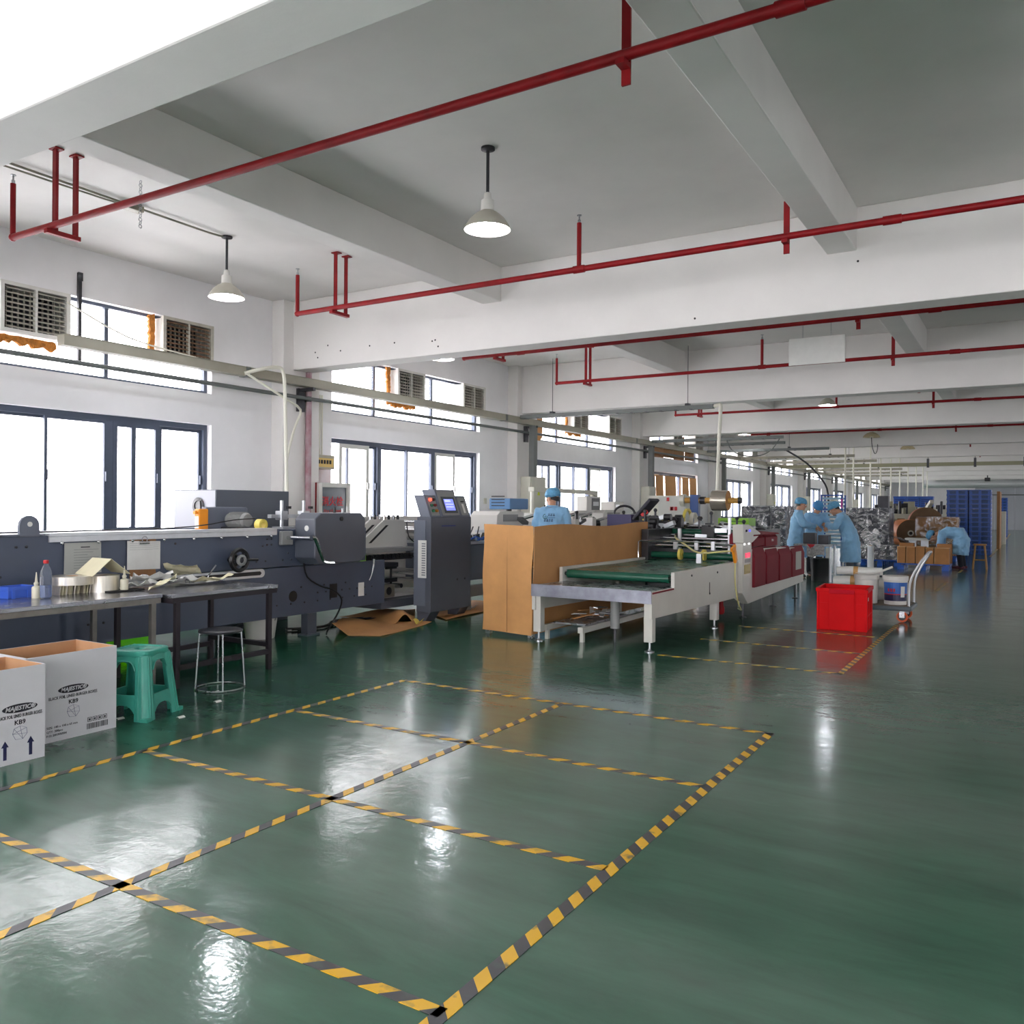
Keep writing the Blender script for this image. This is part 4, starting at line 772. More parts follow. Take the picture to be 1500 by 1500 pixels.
# things on the table
ROLLS = pm('silver_foil_edge', (212, 206, 194), .28, .75, var=(24, .25), stretch=(1, 1, .1))
def foil_roll(px, py, r, h, label, z=TZ, hole=.3, base=None):
    p = base or onz(px, py, z); o = MB().lathe([(r * hole, 0), (r, 0), (r, h), (r * hole, h)], (p.x, p.y, z), 30, closed=True).build('foil_roll', ROLLS, smooth=True); tag(o, label, 'foil roll', 'foil rolls on the steel table')
    k = MB().lathe([(r * hole - .012, .002), (r * hole, .002), (r * hole, h - .002), (r * hole - .012, h - .002)], (p.x, p.y, z), 24, closed=True).build('core', KRAFT, o, org=tuple(o.location), smooth=True); return p
foil_roll(14, 862, .12, .1, 'silver foil roll behind the blue tray'); p1 = foil_roll(151, 866, .12, .13, 'tall silver foil roll under a folded cream card')
rnd = random.Random(5); q0 = onz(84, 872, TZ); cards = []
for i in range(16):
    x = q0.x - .03 + rnd.uniform(-.006, .006); y = q0.y + i * .021; o = MB().ob((0, 0, .034), (.1, .0035 + .006 * (i % 3 == 0), .068), (0, 0, 0)).build('paper_cup_blank', PAPERY if i % 3 else ROLLS, org=(0, 0, 0)); o.location = (x, y, TZ); o.rotation_euler = (-.12, 0, rnd.uniform(-.2, .2)); tag(o, '%s pale card from the water bottle in the row under the flat foil roll' % ORD[i], 'card', 'row of standing cards on the table')
foil_roll(0, 0, .16, .065, 'flat silver foil roll resting on the row of cards', TZ + .071, .3, Vector((q0.x - .06, q0.y + .15, 0)))
def fold_card(pts, label, mat=PAPERY, th=.003):
    """folded card through a strip of 3-D point pairs"""
    o = MB().sheet(lambda u, v: Vector(pts[min(len(pts) - 1, int(round(u * (len(pts) - 1))))][0]).lerp(Vector(pts[min(len(pts) - 1, int(round(u * (len(pts) - 1))))][1]), v), len(pts) - 1, 1, th).build('folded_card', mat); return tag(o, label, 'card', 'loose cards and papers on the tables')
h0 = TZ + .132; fold_card([((p1.x - .14, p1.y - .15, h0 + .01), (p1.x + .13, p1.y - .17, h0 + .0)), ((p1.x - .13, p1.y - .01, h0 + .13), (p1.x + .14, p1.y - .02, h0 + .13)), ((p1.x - .1, p1.y + .13, h0 + .01), (p1.x + .16, p1.y + .13, h0 + .005))][0:3], 'cream card folded like a tent over the tall foil roll')
def bottle_glue(px, py, label):
    p = onz(px, py, TZ); b = thing('glue_bottle', label, 'bottle', (p.x, p.y, TZ), group='glue bottles on the table')
    MB().lathe([(.001, 0), (.03, 0), (.031, .01), (.031, .075), (.026, .085), (.014, .09), (.014, .1)], p, 18).build('bottle', pm('milky_plastic', (226, 222, 200), .4, trans=.15), b, smooth=True)
    MB().lathe([(.017, .1), (.017, .112), (.01, .118), (.003, .19), (.001, .19)], p, 14).build('nozzle', pm('milky_plastic', (226, 222, 200), .4, trans=.15), b, smooth=True); return p
bottle_glue(53, 876, 'white glue bottle with nozzle between blue tray and water bottle'); gp = bottle_glue(182, 866, 'white glue bottle standing on the black mat'); 
for o in COL.objects:
    if o.get('label') == 'white glue bottle standing on the black mat': o.location.z += .012
tag(MB().cb((gp.x - .01, gp.y, TZ + .006), (.12, .3, .012)).build('rubber_mat', RUBBER, bevel=.003), 'flat black mat under a glue bottle', 'mat')
p = onz(67, 877, TZ); wb_ = thing('water_bottle', 'clear ribbed water bottle with red cap on the steel table', 'bottle', (p.x, p.y, TZ))
BT = pm('clear_bottle', (225, 232, 245), .06, 0, trans=.9, spec=.5); BT.node_tree.nodes['Principled BSDF'].inputs['IOR'].default_value = 1.12
MB().lathe([(.03, .002), (.038, .012)] + [(.038 + .002 * (i % 2), .02 + i * .011) for i in range(13)] + [(.04, .168), (.036, .2), (.024, .235), (.015, .248), (.014, .262)], p, 24).build('bottle', BT, wb_, smooth='all')
MB().lathe([(.002, .012), (.034, .012), (.035, .1), (.002, .1)], p, 20).build('water', pm('water_blue', (150, 172, 226), .05, 0, trans=.85), wb_, smooth=True)
MB().lathe([(.016, .258), (.018, .258), (.018, .282), (.002, .284)], p, 16).build('cap', REDINK, wb_, smooth=True)
p = onz(28, 876, TZ); bt_ = thing('parts_tray', 'small blue plastic parts tray on the steel table', 'tray', (p.x - .06, p.y, TZ), 0.12, local=True)
def crate(par, sx, sy, h, t, mat, ribs=0, rim=.015):
    w = MB(); w.box(-sx / 2, sx / 2, -sy / 2, sy / 2, 0, t); w.box(-sx / 2, sx / 2, -sy / 2, -sy / 2 + t, t, h); w.box(-sx / 2, sx / 2, sy / 2 - t, sy / 2, t, h); w.box(-sx / 2, -sx / 2 + t, -sy / 2 + t, sy / 2 - t, t, h); w.box(sx / 2 - t, sx / 2, -sy / 2 + t, sy / 2 - t, t, h)
    o = w.build('crate_body', mat, par, bevel=.003); r_ = MB(); a, b = sx / 2 + rim, sy / 2 + rim; z0, z1 = h - .02 - rim, h + .002
    r_.box(-a, a, -b, -sy / 2, z0, z1); r_.box(-a, a, sy / 2, b, z0, z1); r_.box(-a, -sx / 2, -sy / 2, sy / 2, z0, z1); r_.box(sx / 2, a, -sy / 2, sy / 2, z0, z1); r_.build('rim', mat, par, bevel=.003); return o
BLT = pm('bright_blue_plastic', (70, 112, 224), .3, trans=.2)
crate(bt_, .14, .2, .085, .006, BLT, rim=.006)
for y in (-.06, .06): MB().box(.07, .078, y - .012, y + .012, 0, .08).build('rib', BLT, bt_)
# papers
PRT = pm('print_blue', (120, 124, 150), .6)
def paper(px, py, w, l, rz, label, mat=PAPER, z=TZ, tilt=0., curl=.02, lines=True, off=0., crm=.03):
    p = onz(px, py, z); o = thing('paper_sheet', label, 'paper', (p.x, p.y, z + .003 + off), rz, 'loose cards and papers on the tables', local=True)
    f_ = lambda u, v: ((u - .5) * w, (v - .5) * l, .002 + tilt * (u * w) + curl * (4 * (v - .5) ** 2) * (.4 + .6 * u) + crm * (.5 + .5 * math.sin(9 * u + 5 * v + px)) * (.4 + .6 * math.sin(7 * v - 4 * u + py) ** 2))
    MB().sheet(f_, 8, 8, .0015).build('sheet', mat, o)
    if lines:
        for i in range(5):
            v = .25 + .1 * i; MB().sheet(lambda a, b: Vector(f_(.15 + .6 * a, v + .012 * b)) + Vector((0, 0, .0012)), 5, 1).build('print_line', PRT, o)
paper(205, 862, .21, .3, .5, 'white printed sheet lying by the black mat', tilt=.1, crm=.05); paper(222, 859, .22, .3, -.4, 'white printed sheet overlapping another by the clipboard', tilt=.22, off=.03, crm=.05)
paper(238, 866, .2, .22, .9, 'cream card tilted at the joint of the two tables', PAPERY, tilt=.45, curl=.01, lines=False, off=.004)
paper(262, 858, .22, .3, .3, 'white printed sheet on the short dark-legged table', z=.745, tilt=.12, off=.01, crm=.05); paper(285, 856, .22, .32, -.5, 'white printed sheet under a propped board', z=.745, off=.003)
paper(268, 850, .2, .3, -.9, 'propped card leaning on the papers', PAPERY, .745, .5, .01, False, .03)
paper(310, 855, .24, .3, .2, 'pale cream sheet with lifted corner on the short table', PAPERY, .745, .12, .04, False)
# ------------------------------------------------------------------ printed cartons
BOXW = pm('white_carton', (206, 206, 210), .6, 0, var=(4, .05)); CRAFTIN = pm('carton_inside', (196, 150, 110), .7, var=(5, .08))
def carton(name, label, x1, y0, y1, depth, h, arrows, flap):
    c = thing(name, label, 'carton', (x1 - depth / 2, (y0 + y1) / 2, 0), group='printed cartons beside the stool'); t = .006; x0 = x1 - depth
    def wall(a, b, c_, d, e, f, nm='panel'): return MB().box(a, b, c_, d, e, f).build(nm, BOXW, c)
    wall(x1 - t, x1, y0, y1, 0, h); wall(x0, x0 + t, y0, y1, 0, h); wall(x0 + t, x1 - t, y0, y0 + t, 0, h); wall(x0 + t, x1 - t, y1 - t, y1, 0, h); wall(x0 + t, x1 - t, y0 + t, y1 - t, 0, t, 'bottom')
    l = MB(); i = t; l.box(x1 - t - .003, x1 - t, y0 + i, y1 - i, t, h - .001); l.box(x0 + t, x0 + t + .003, y0 + i, y1 - i, t, h - .001); l.box(x0 + t, x1 - t, y0 + i, y0 + i + .003, t, h - .001); l.box(x0 + t, x1 - t, y1 - i - .003, y1 - i, t, h - .001); l.build('inner_lining', CRAFTIN, c)
    if flap: MB().sheet(lambda u, v: (x0 + .02 + (depth - .04) * u, y0 + .02 + .16 * v, h + .012 * v + .03), 2, 2, .004).build('flap', BOXW, c)
    T = Matrix.Translation(-Vector(c['_org'])); yc = (y0 + y1) / 2
    def at(y, z): return T @ face_M((x1 + .0012, y, z), (0, 1, 0), (0, 0, 1))
    lo = 2.57 if arrows else 3.022
    el = MB().prism([(lo + .097 * math.cos(a), .305 + .024 * math.sin(a)) for a in [2 * PI * i / 36 for i in range(36)]], 'x', x1, x1 + .001).build('logo_ellipse', INK, c)
    text('MAJESTIC®', .033, BOXW, c, T @ face_M((x1 + .0022, lo, .305), (0, 1, 0), (0, 0, 1)), 'logo_lettering', shear=.25, bold=.0006); text('BLACK FOIL LINED BURGER BOXES', .026, INK, c, at(lo, .262), 'product_lettering', squash=.76 if not arrows else .6, bold=.0003); text('KB9', .036, INK, c, at(lo, .225), 'product_code', bold=.0006)
    bx = MB()
    pts = [(0, .05), (.045, .03), (.05, -.01), (.02, -.045), (-.03, -.04), (-.05, 0), (-.04, .035)]
    sg_ = [(0, 1), (1, 2), (2, 3), (3, 4), (4, 5), (5, 6), (6, 0), (5, 2), (6, 3), (0, 3), (5, 1)]
    for a, b in sg_:
        A = Vector((x1 + .001, lo + pts[a][0] * .8, .165 + pts[a][1] * .8)); B = Vector((x1 + .001, lo + pts[b][0] * .8, .165 + pts[b][1] * .8)); bx.cyl(A, B, .0009, 4)
    bx.build('box_drawing', PRT, c)
    if arrows:
        for y in (2.49, 2.63): MB().prism([(y - .009, .03), (y + .009, .03), (y + .009, .1), (y + .02, .1), (y, .135), (y - .02, .1), (y - .009, .1)], 'x', x1, x1 + .001).build('arrow_mark', pm('navy_ink', (30, 34, 78), .6), c)
    else:
        for i, s_ in enumerate(('SIZE: 140 x 130 x 65 mm', 'QTY: 300pcs', 'P.O: 2017/07/04')): text(s_, .019, INK, c, at(2.855, .088 - i * .024), 'small_print', 'LEFT')
        br = MB(); r_ = random.Random(4); y = y1 - .2
        while y < y1 - .06:
            w_ = r_.choice((.002, .003, .005)); br.box(x1, x1 + .001, y, y + w_, .03, .065); y += w_ + r_.choice((.002, .004))
        br.build('barcode', INK, c)
        for i in range(4):
            y = y1 - .195 + i * .034; q = MB(); q.box(x1, x1 + .001, y, y + .028, .076, .079); q.box(x1, x1 + .001, y, y + .028, .1, .103); q.box(x1, x1 + .001, y, y + .003, .079, .1); q.box(x1, x1 + .001, y + .025, y + .028, .079, .1); q.box(x1, x1 + .001, y + .008, y + .02, .083, .095); q.build('handling_symbol', INK, c)
    return c
carton('printed_carton', 'open white printed carton next to the green stool', -5.04, 2.735, 3.31, .45, .53, False, False)
carton('printed_carton', 'open white printed carton with up arrows on its face', -4.8, 2.11, 2.71, .42, .53, True, True)
# ------------------------------------------------------------------ green plastic stool
GST = pm('teal_stool_plastic', (62, 158, 140), .32, 0, var=(6, .12))
gs = thing('plastic_stool', 'teal green plastic stool next to the printed cartons', 'stool', (-5.22, 3.6, 0), math.atan2(.36, -.13), local=True)
HS = .46
def hw_(z): return .19 - .052 * z / HS
def spt(side, u, z, off=0.):
    """u in -1..1 across a side, with rounded corners"""
    w = hw_(z) + off; x, y = w * u, -w
    c, s = math.cos(side * PI / 2), math.sin(side * PI / 2)
    k = 1 - .055 * max(0, abs(u) - .8) / .2
    return Vector(((x * c - y * s) * k, (x * s + y * c) * k, z))
def strip(m, side, u0, u1, z0, z1, nu=3, nz=8, fu=None):
    def f(u, v):
        z = z0 + (z1 - z0) * v; a, b = (u0, u1) if fu is None else fu(z); return spt(side, a + (b - a) * u, z, .008 * math.sin(PI * u) if fu is None else 0)
    m.sheet(f, nu, nz, .014)
def legedge(z): return .52 + .10 * max(0, (z - .36) / .06) if z > .36 else .52 if z > .2 else .52 + .08 * max(0, (.1 - z) / .1) * 0
for q in range(4):
    l = MB(); strip(l, q, .5, 1.0, 0, HS - .03, 4, 12); strip(l, (q + 1) % 4, -1.0, -.5, 0, HS - .03, 4, 12)
    for g_ in (.66, .8):
        l.tube([spt(q, g_, z, .008) for z in (.01, .12, .25, .36, .42)], .005, 5); l.tube([spt((q + 1) % 4, -g_, z, .008) for z in (.01, .12, .25, .36, .42)], .005, 5)
    l.cb(spt(q, 1.0, .012), (.05, .05, .024)); l.build('leg', GST, gs, smooth=True)
    a = MB(); strip(a, q, -.5, .5, .385, HS - .03, 8, 2); 
    def arch(u, v): return spt(q, -.5 + u, .385 - .05 * (1 - v) * (abs(2 * u - 1) ** 4))
    a.sheet(arch, 10, 1, .014); a.tube([spt(q, u, .39 - .06 * abs(u * 2) ** 4, .006) for u in [-.5 + i * .1 for i in range(11)]], .006, 5); a.build('apron', GST, gs, smooth=True)
    b = MB(); b.sheet(lambda u, v: spt(q, -.5 + u, (.1 - .05 * abs(2 * u - 1) ** 3) + (.17 - .1 + .05 * abs(2 * u - 1) ** 3) * v, .004), 10, 3, .014); b.build('stretcher', GST, gs, smooth=True)
se = MB(); n = 32
def rs(r, z):
    out = []
    for i in range(n):
        t = 2 * PI * i / n; c, s = math.cos(t), math.sin(t); k = (abs(c) ** 5 + abs(s) ** 5) ** (-.2); out.append(Vector((r * k * c, r * k * s, z)))
    return out
se.loft([rs(.142, HS - .05), rs(.152, HS - .03), rs(.15, HS - .006), rs(.142, HS), rs(.12, HS), rs(.115, HS - .006), rs(.03, HS - .008), rs(.025, HS - .02), rs(.01, HS - .02)]); se.build('seat', GST, gs, smooth=True)
for i in range(-3, 4): MB().cb((i * .04, .128, HS - .001), (.01, .01, .006)).build('seat_nub', GST, gs)
# ------------------------------------------------------------------ round black stool
rs_ = thing('round_stool', 'round dark stool on a thin wire frame with floor ring', 'stool', (-5.44, 4.46, 0))
c = Vector((-5.44, 4.46, 0)); STM = pm('stool_seat', (42, 42, 50), .4)
MB().lathe([(.001, .435), (.15, .44), (.168, .447), (.17, .457), (.16, .464), (.12, .466), (.001, .462)], c, 28).build('seat', STM, rs_, smooth=True)
for i in range(4):
    a = PI / 4 + i * PI / 2 + .2; MB().tube([c + Vector((.06 * math.cos(a), .06 * math.sin(a), .43)), c + Vector((.145 * math.cos(a), .145 * math.sin(a), .43)), c + Vector((.158 * math.cos(a), .158 * math.sin(a), .41)), c + Vector((.185 * math.cos(a), .185 * math.sin(a), .008))], .007, 8).build('leg', STEEL, rs_, smooth=True)
rg = MB(); rg.lathe([(.185 + .007 * math.cos(t), .008 + .007 * math.sin(t)) for t in [2 * PI * i / 8 for i in range(8)]], c, 36, closed=True); rg.build('base_ring', STEEL, rs_, smooth=True)
# ------------------------------------------------------------------ under and beside the gluer
bk = thing('white_bucket', 'white plastic bucket under the gluer', 'bucket', (-7.14, 6.38, 0)); MB().lathe([(.001, 0), (.15, 0), (.155, .01), (.185, .24), (.195, .245), (.195, .26), (.178, .26), (.145, .02), (.001, .02)], (-7.14, 6.38, 0), 26).build('bucket', WHITEM, bk, smooth=True)
bk_b = MB().tube([(-7.14 + .19 * math.cos(t), 6.38 + .05, .25 - .12 * math.sin(t)) for t in [PI * i / 10 for i in range(11)]], .004, 5).build('handle', STEEL, bk, smooth=True)
LIME = bpy.data.materials.new('lime_acrylic'); LIME.use_nodes = True; _n = LIME.node_tree
_t = _n.nodes.new('ShaderNodeBsdfTranslucent'); _t.inputs[0].default_value = lin((170, 240, 40)); _d = _n.nodes['Principled BSDF']; _d.inputs['Base Color'].default_value = lin((160, 226, 46)); _d.inputs['Roughness'].default_value = .3
_m = _n.nodes.new('ShaderNodeMixShader'); _m.inputs[0].default_value = .65; _n.links.new(_d.outputs[0], _m.inputs[1]); _n.links.new(_t.outputs[0], _m.inputs[2]); _n.links.new(_m.outputs[0], _n.nodes['Material Output'].inputs[0])
tag(MB().prism([(4.3, 0), (6.0, 0), (6.0, .62), (4.3, .62)], 'x', -8.45, -8.44).build('acrylic_board', LIME), 'lime green acrylic board standing behind the gluer', 'board', 'lime panels behind the gluer')
tag(MB().prism([(3.0, 0), (3.9, 0), (3.9, .7), (3.0, .7)], 'x', -8.4, -8.39).build('acrylic_board', LIME), 'lime green acrylic board glimpsed past the steel table leg', 'board', 'lime panels behind the gluer')
def crumple(name, pts, amp, seed, label, mat=KRAFT, n=16, lift=None):
    """floor sheet spanning four corner points with folds"""
    rr = random.Random(seed); A, B, C_, D = [Vector((*p, .006)) for p in pts]; ph = [rr.uniform(0, 6) for _ in range(4)]
    def f(u, v):
        p = A.lerp(B, u).lerp(D.lerp(C_, u), v); h = amp * max(0, math.sin(3.1 * u + ph[0]) * math.sin(4.2 * v + ph[1]) + .5 * math.sin(7 * u + 3 * v + ph[2]))
        return p + Vector((0, 0, h + (lift(u, v) if lift else 0)))
    return tag(MB().sheet(f, n, n, .004).build(name, mat, smooth=True), label, 'cardboard', 'kraft sheets on the floor')
crumple('kraft_sheet', [(-6.62, 6.95), (-6.1, 7.2), (-6.3, 8.36), (-7.4, 7.95)], .04, 1, 'creased kraft sheet with curled corner under the guard box', lift=lambda u, v: .13 * max(0, 1 - 3.2 * u) * max(0, 1 - 1.2 * v))
crumple('kraft_sheet', [(-7.5, 8.0), (-6.6, 8.02), (-6.55, 8.34), (-7.3, 9.3)], .05, 2, 'buckled kraft sheet between gluer and console', lift=lambda u, v: .06 * math.sin(PI * v) ** 2)
crumple('kraft_sheet', [(-7.3, 9.32), (-6.3, 8.66), (-6.42, 10.6), (-7.3, 10.6)], .02, 3, 'long kraft sheet lying under the console toward the kraft screen')
for i, (px, py, s_) in enumerate(((650, 893, .12), (690, 893, .1), (612, 914, .09))): 
    p = onz(px, py, 0); o = MB().sheet(lambda u, v: (p.x + s_ * (u - .5), p.y + s_ * 1.6 * (v - .5), .035 + .03 * math.sin(5 * u + 3 * v)), 6, 6, .002).build('paper_scrap', (PAPERY, PAPER, YELLOW)[i]); tag(o, ('cream paper scrap on the long kraft sheet', 'white paper scrap at the end of the long kraft sheet', 'yellow scrap at the console foot')[i], 'scrap')
for i, (px, py) in enumerate(((240, 1022), (317, 1014), (319, 1028), (176, 1053), (265, 1051))): 
    p = onz(px, py, 0); o = MB().sheet(lambda u, v: (p.x + .035 * (u - .5), p.y + .05 * (v - .5), .004 + .006 * math.sin(4 * u)), 3, 3, .001).build('paper_scrap', PAPER); tag(o, ('tiny white scrap on the floor between the teal stool and the round stool', 'tiny white scrap at the round stool ring', 'tiny white scrap a step from the round stool ring', 'tiny white scrap between carton and teal stool', 'tiny white scrap beside the teal stool foot')[i], 'scrap', 'tiny scraps on the floor near the stools')
for i in range(3): tag(MB().tube([(-7.3 + .1 * i, 6.9, .02), (-7.1, 7.3 + .1 * i, .02), (-7.35, 7.8, .02), (-7.0 - .1 * i, 8.3, .02), (-7.4, 8.8, .02)], .012, 6).build('cable', BLACK, smooth=True), ('black floor cable nearest the bucket under the gluer', 'black floor cable in the middle of the tangle under the gluer', 'black floor cable farthest into the tangle under the gluer')[i], 'cable', 'floor cables under the gluer')
# ------------------------------------------------------------------ hazard tape on the floor
TY = tape_mat('hazard_tape_long', 'y'); TX = tape_mat('hazard_tape_cross', 'x', .8); TF = tape_mat('hazard_tape_worn', 'y', 1.6)
def tape(x0, x1, y0, y1, mat, label): tag(MB().box(x0, x1, y0, y1, .0005, .0025).build('floor_tape', mat, org=(0, 0, 0)), label, 'floor tape', 'hazard tape lines on the floor')
w = .025
tape(-4.42 - w, -4.42 + w, .6, 5.49, TY, 'hazard tape line nearest the tables, bounding the taped grid'); tape(-2.93 - w, -2.93 + w, .6, 5.49, TY, 'hazard tape line running down the middle of the taped grid'); tape(-1.42 - .028, -1.42 + .028, 1.2, 5.5, TY, 'thick hazard tape line on the aisle side of the taped grid')
tape(-4.42, -1.4, 5.49 - w, 5.49 + w, TX, 'hazard tape line closing the taped grid toward the machines'); tape(-4.42, -1.44, 4.26 - w, 4.26 + w, TX, 'cross line of hazard tape next to the closing one'); tape(-4.42, -1.44, 3.08 - w, 3.08 + w, TX, 'cross line of worn hazard tape farthest from the machines')
tape(-4.6, -1.42, 1.95 - w, 1.95 + w, TX, 'cross line of hazard tape at the open end of the grid')
tape(-3.12, -1.4, 7.83 - w, 7.83 + w, TX, 'hazard tape line starting at the outfeed table foot'); tape(-3.1, -1.45, 9.04 - w, 9.04 + w, TX, 'hazard tape line before the red crate'); tape(-3.05, -1.5, 10.3 - w, 10.3 + w, TX, 'hazard tape line running under the red crate front')
tape(-1.42 - w, -1.42 + w, 7.8, 11.6, TY, 'hazard tape line leading along the aisle to the trolley'); tape(-1.42 - w, -1.42 + w, 16.6, 18.8, TF, 'worn hazard tape piece in the aisle past the trolley'); tape(-1.4 - w, -1.4 + w, 22, 23.1, TF, 'worn hazard tape scrap by the stooping worker'); tape(-1.1, -1.02, 30, 60, TF, 'worn hazard tape beside the blue pallet stacks')
# ------------------------------------------------------------------ kraft screen
ks = thing('kraft_screen', 'tall folded kraft board screen standing round the operator', 'cardboard', (-4.9, 8.2, 0))
MB().sheet(lambda u, v: (-5.31 + .67 * u + .01 * math.sin(9 * v), 8.0 - .035 * u + .012 * math.sin(5 * u + 2 * v), .05 + 1.2 * v - .012 * u), 14, 14, .007).build('end_board', KRAFT, ks, smooth=True)
MB().sheet(lambda u, v: (-4.635 + .018 * math.sin(6 * u + 1.5 * v), 7.97 + 3.2 * u, (.05 if u < .02 else .05) + (1.18 + .02 * math.sin(8 * u)) * v), 24, 10, .007).build('side_board', pm('kraft_board_side', (186, 136, 86), .75, 0, var=(2, .12), bump=(50, .06)), ks, smooth=True)
MB().box(-4.97, -4.968, 7.972, 7.978, .05, 1.24).build('board_crease', KRAFT2, ks)
for x, y in ((-5.28, 8.05), (-4.7, 8.02), (-4.7, 11.0)): MB().box(x - .03, x + .03, y + .01, y + .07, 0, 1.1).build('support_post', STEEL, ks)
# ------------------------------------------------------------------ patching machine with outfeed table
pmn = thing('patching_machine', 'grey and maroon conveyor machine with green belt and outfeed table', 'machine', (-3.9, 10.5, 0))
PG = pm('machine_grey', (204, 202, 194), .4, 0, var=(1.5, .08)); MR = pm('maroon_panel', (128, 36, 48), .62, 0, var=(2, .1), spec=.2); AP = pm('apron_steel', (176, 178, 190), .3, .6, var=(7, .25), col2=(146, 146, 160))
sp = [(7.86, .34), (11.0, .3), (11.0, .765), (8.48, .765), (8.48, .6), (7.86, .605)]
MB().prism(sp, 'x', -3.24, -3.2).build('side_panel', PG, pmn, bevel=.003); MB().prism(sp, 'x', -4.58, -4.54).build('side_panel', PG, pmn, bevel=.003)
MB().box(-4.58, -3.2, 7.84, 7.858, .49, .62).build('front_apron', AP, pmn, bevel=.002); MB().box(-4.54, -3.24, 7.858, 8.6, .585, .605).build('outfeed_plate', STEEL, pmn)
MB().box(-3.2, -3.196, 7.87, 8.46, .585, .603).build('red_edge', MR, pmn)
for x, y in ((-4.53, 7.93), (-3.25, 7.93), (-3.25, 9.96), (-4.53, 9.96)):
    l = MB().box(x - .045, x + .045, y - .045, y + .045, .1, .5).build('leg', PG, pmn, bevel=.004); f = MB(); f.cyl((x, y, .012), (x, y, .1), .012, 8); f.lathe([(.05, 0), (.05, .008), (.02, .016), (.012, .03)], (x, y, 0), 14); f.build('leveling_foot', STEEL, l, smooth=True)
MB().sheet(lambda u, v: (-4.52 + 1.26 * u, 8.55 + 2.75 * v, .735 + .004 * math.sin(9 * v)), 4, 20, .012).build('belt', BELT, pmn)
for y, z, r_ in ((8.55, .69, .048), (11.05, .80, .045)):
    ro = MB().cyl((-4.5, y, z), (-3.28, y, z), r_, 20).build('belt_roller', ROLLER, pmn, smooth=True); e = MB(); e.cyl((-4.54, y, z), (-4.5, y, z), .02, 8); e.cyl((-3.28, y, z), (-3.24, y, z), .02, 8); e.build('roller_pin', BLACK, ro)
for k in range(3): MB().cyl((-3.198, 9.0 + k * .9, .7 - .02 * k), (-3.19, 9.0 + k * .9, .7 - .02 * k), .012, 8).build('bolt', BLACK, pmn)
MB().box(-3.2, -3.196, 9.62, 9.63, .46, .58).build('slot', BLACK, pmn); MB().cyl((-3.198, 9.62, .45), (-3.19, 9.62, .45), .012, 8).build('bolt', BLACK, pmn)
# cabinet side with maroon doors
MB().prism([(10.75, .36), (11.0, .2), (14.15, .27), (14.15, .82), (12.45, .89), (11.15, .91), (11.15, 1.06), (10.75, 1.1)], 'x', -3.24, -3.14).build('cabinet', PG, pmn, bevel=.008)
cp = MB(); cp.prism([(10.72, 1.0), (11.12, 1.0), (11.5, 1.1), (11.5, 1.12), (10.95, 1.24), (10.68, 1.24)], 'x', -3.26, -3.12); cp = cp.build('control_hood', PG, pmn, bevel=.008)
cf = [(11.18, 11.72), (11.8, 12.42), (12.5, 13.18), (13.26, 14.05)]
for i, (a, b) in enumerate(cf):
    top = .93 - .022 * i
    d = MB().prism([(-3.14, .40), (-3.105, .40), (-3.105, top - .12), (-3.15, top), (-3.18, top)], 'y', a, b).build('door', MR, pmn, bevel=.004)
    if i < 2: MB().prism([(-3.45, top + .012), (-3.125, top + .012), (-3.125, 1.05), (-3.16, 1.08), (-3.45, 1.08)], 'y', a, b).build('upper_cover', MR, pmn, bevel=.004)
    if i == 3: MB().box(-3.105, -3.1, a + .2, a + .55, .5, .78).build('name_plate', pm('plate_grey', (170, 168, 160), .5), d)
MB().prism([(-3.46, 1.082), (-3.1, 1.082), (-3.12, 1.1), (-3.4, 1.12)], 'y', 11.16, 12.44).build('cover_lid', MR, pmn, bevel=.004)
T = Matrix.Translation(-Vector(pmn['_org'])); text('M  A', .05, PAPER, pmn, T @ face_M((-3.122, 12.15, 1.0), (0, 1, 0), (0, 0, 1)), 'machine_lettering')
for y, z, c_ in ((10.8, 1.16, (20, 20, 22)), (10.95, 1.16, (90, 90, 230)), (10.8, .99, (250, 250, 250)), (11.0, .99, (250, 250, 250))): MB().lathe([(.016, 0), (.016, .014), (.006, .018)], (-3.115 if z > 1.1 else -3.14, y, z), 10, 'x').build('button', pm('btn_%d' % int(y * 100 + z * 10), c_, .4, emit=(c_, 1.2) if c_[0] > 80 else None), cp, smooth=True)
MB().box(-3.14, -3.132, 10.86, 11.06, .81, .87).build('red_display', pm('red_lcd', (226, 30, 70), .3, emit=((226, 30, 70), 1.)), cp); MB().box(-3.14, -3.134, 10.82, 11.08, .6, .72).build('brass_plate', pm('brass', (150, 132, 60), .4, .6), cp); MB().box(-3.14, -3.135, 10.84, 11.08, .745, .79).build('label_strip', GREYM, cp)
for y in (11.14, 12.68, 14.05):
    f = MB(); f.cyl((-3.25, y, .01), (-3.25, y, .3), .014, 8); f.lathe([(.05, 0), (.05, .008), (.02, .018)], (-3.25, y, 0), 12); f.build('leveling_foot', DSTEEL, pmn, smooth=True)
MB().box(-4.6, -4.5, 10.9, 14.1, .3, 1.15).build('far_frame', DSTEEL, pmn, bevel=.006); MB().box(-3.56, -3.5, 11.5, 14.1, .4, 1.12).build('near_frame', BLACK, pmn, bevel=.006)
MB().box(-4.5, -3.6, 11.6, 14.0, .35, .6).build('inner_body', DSTEEL, pmn)
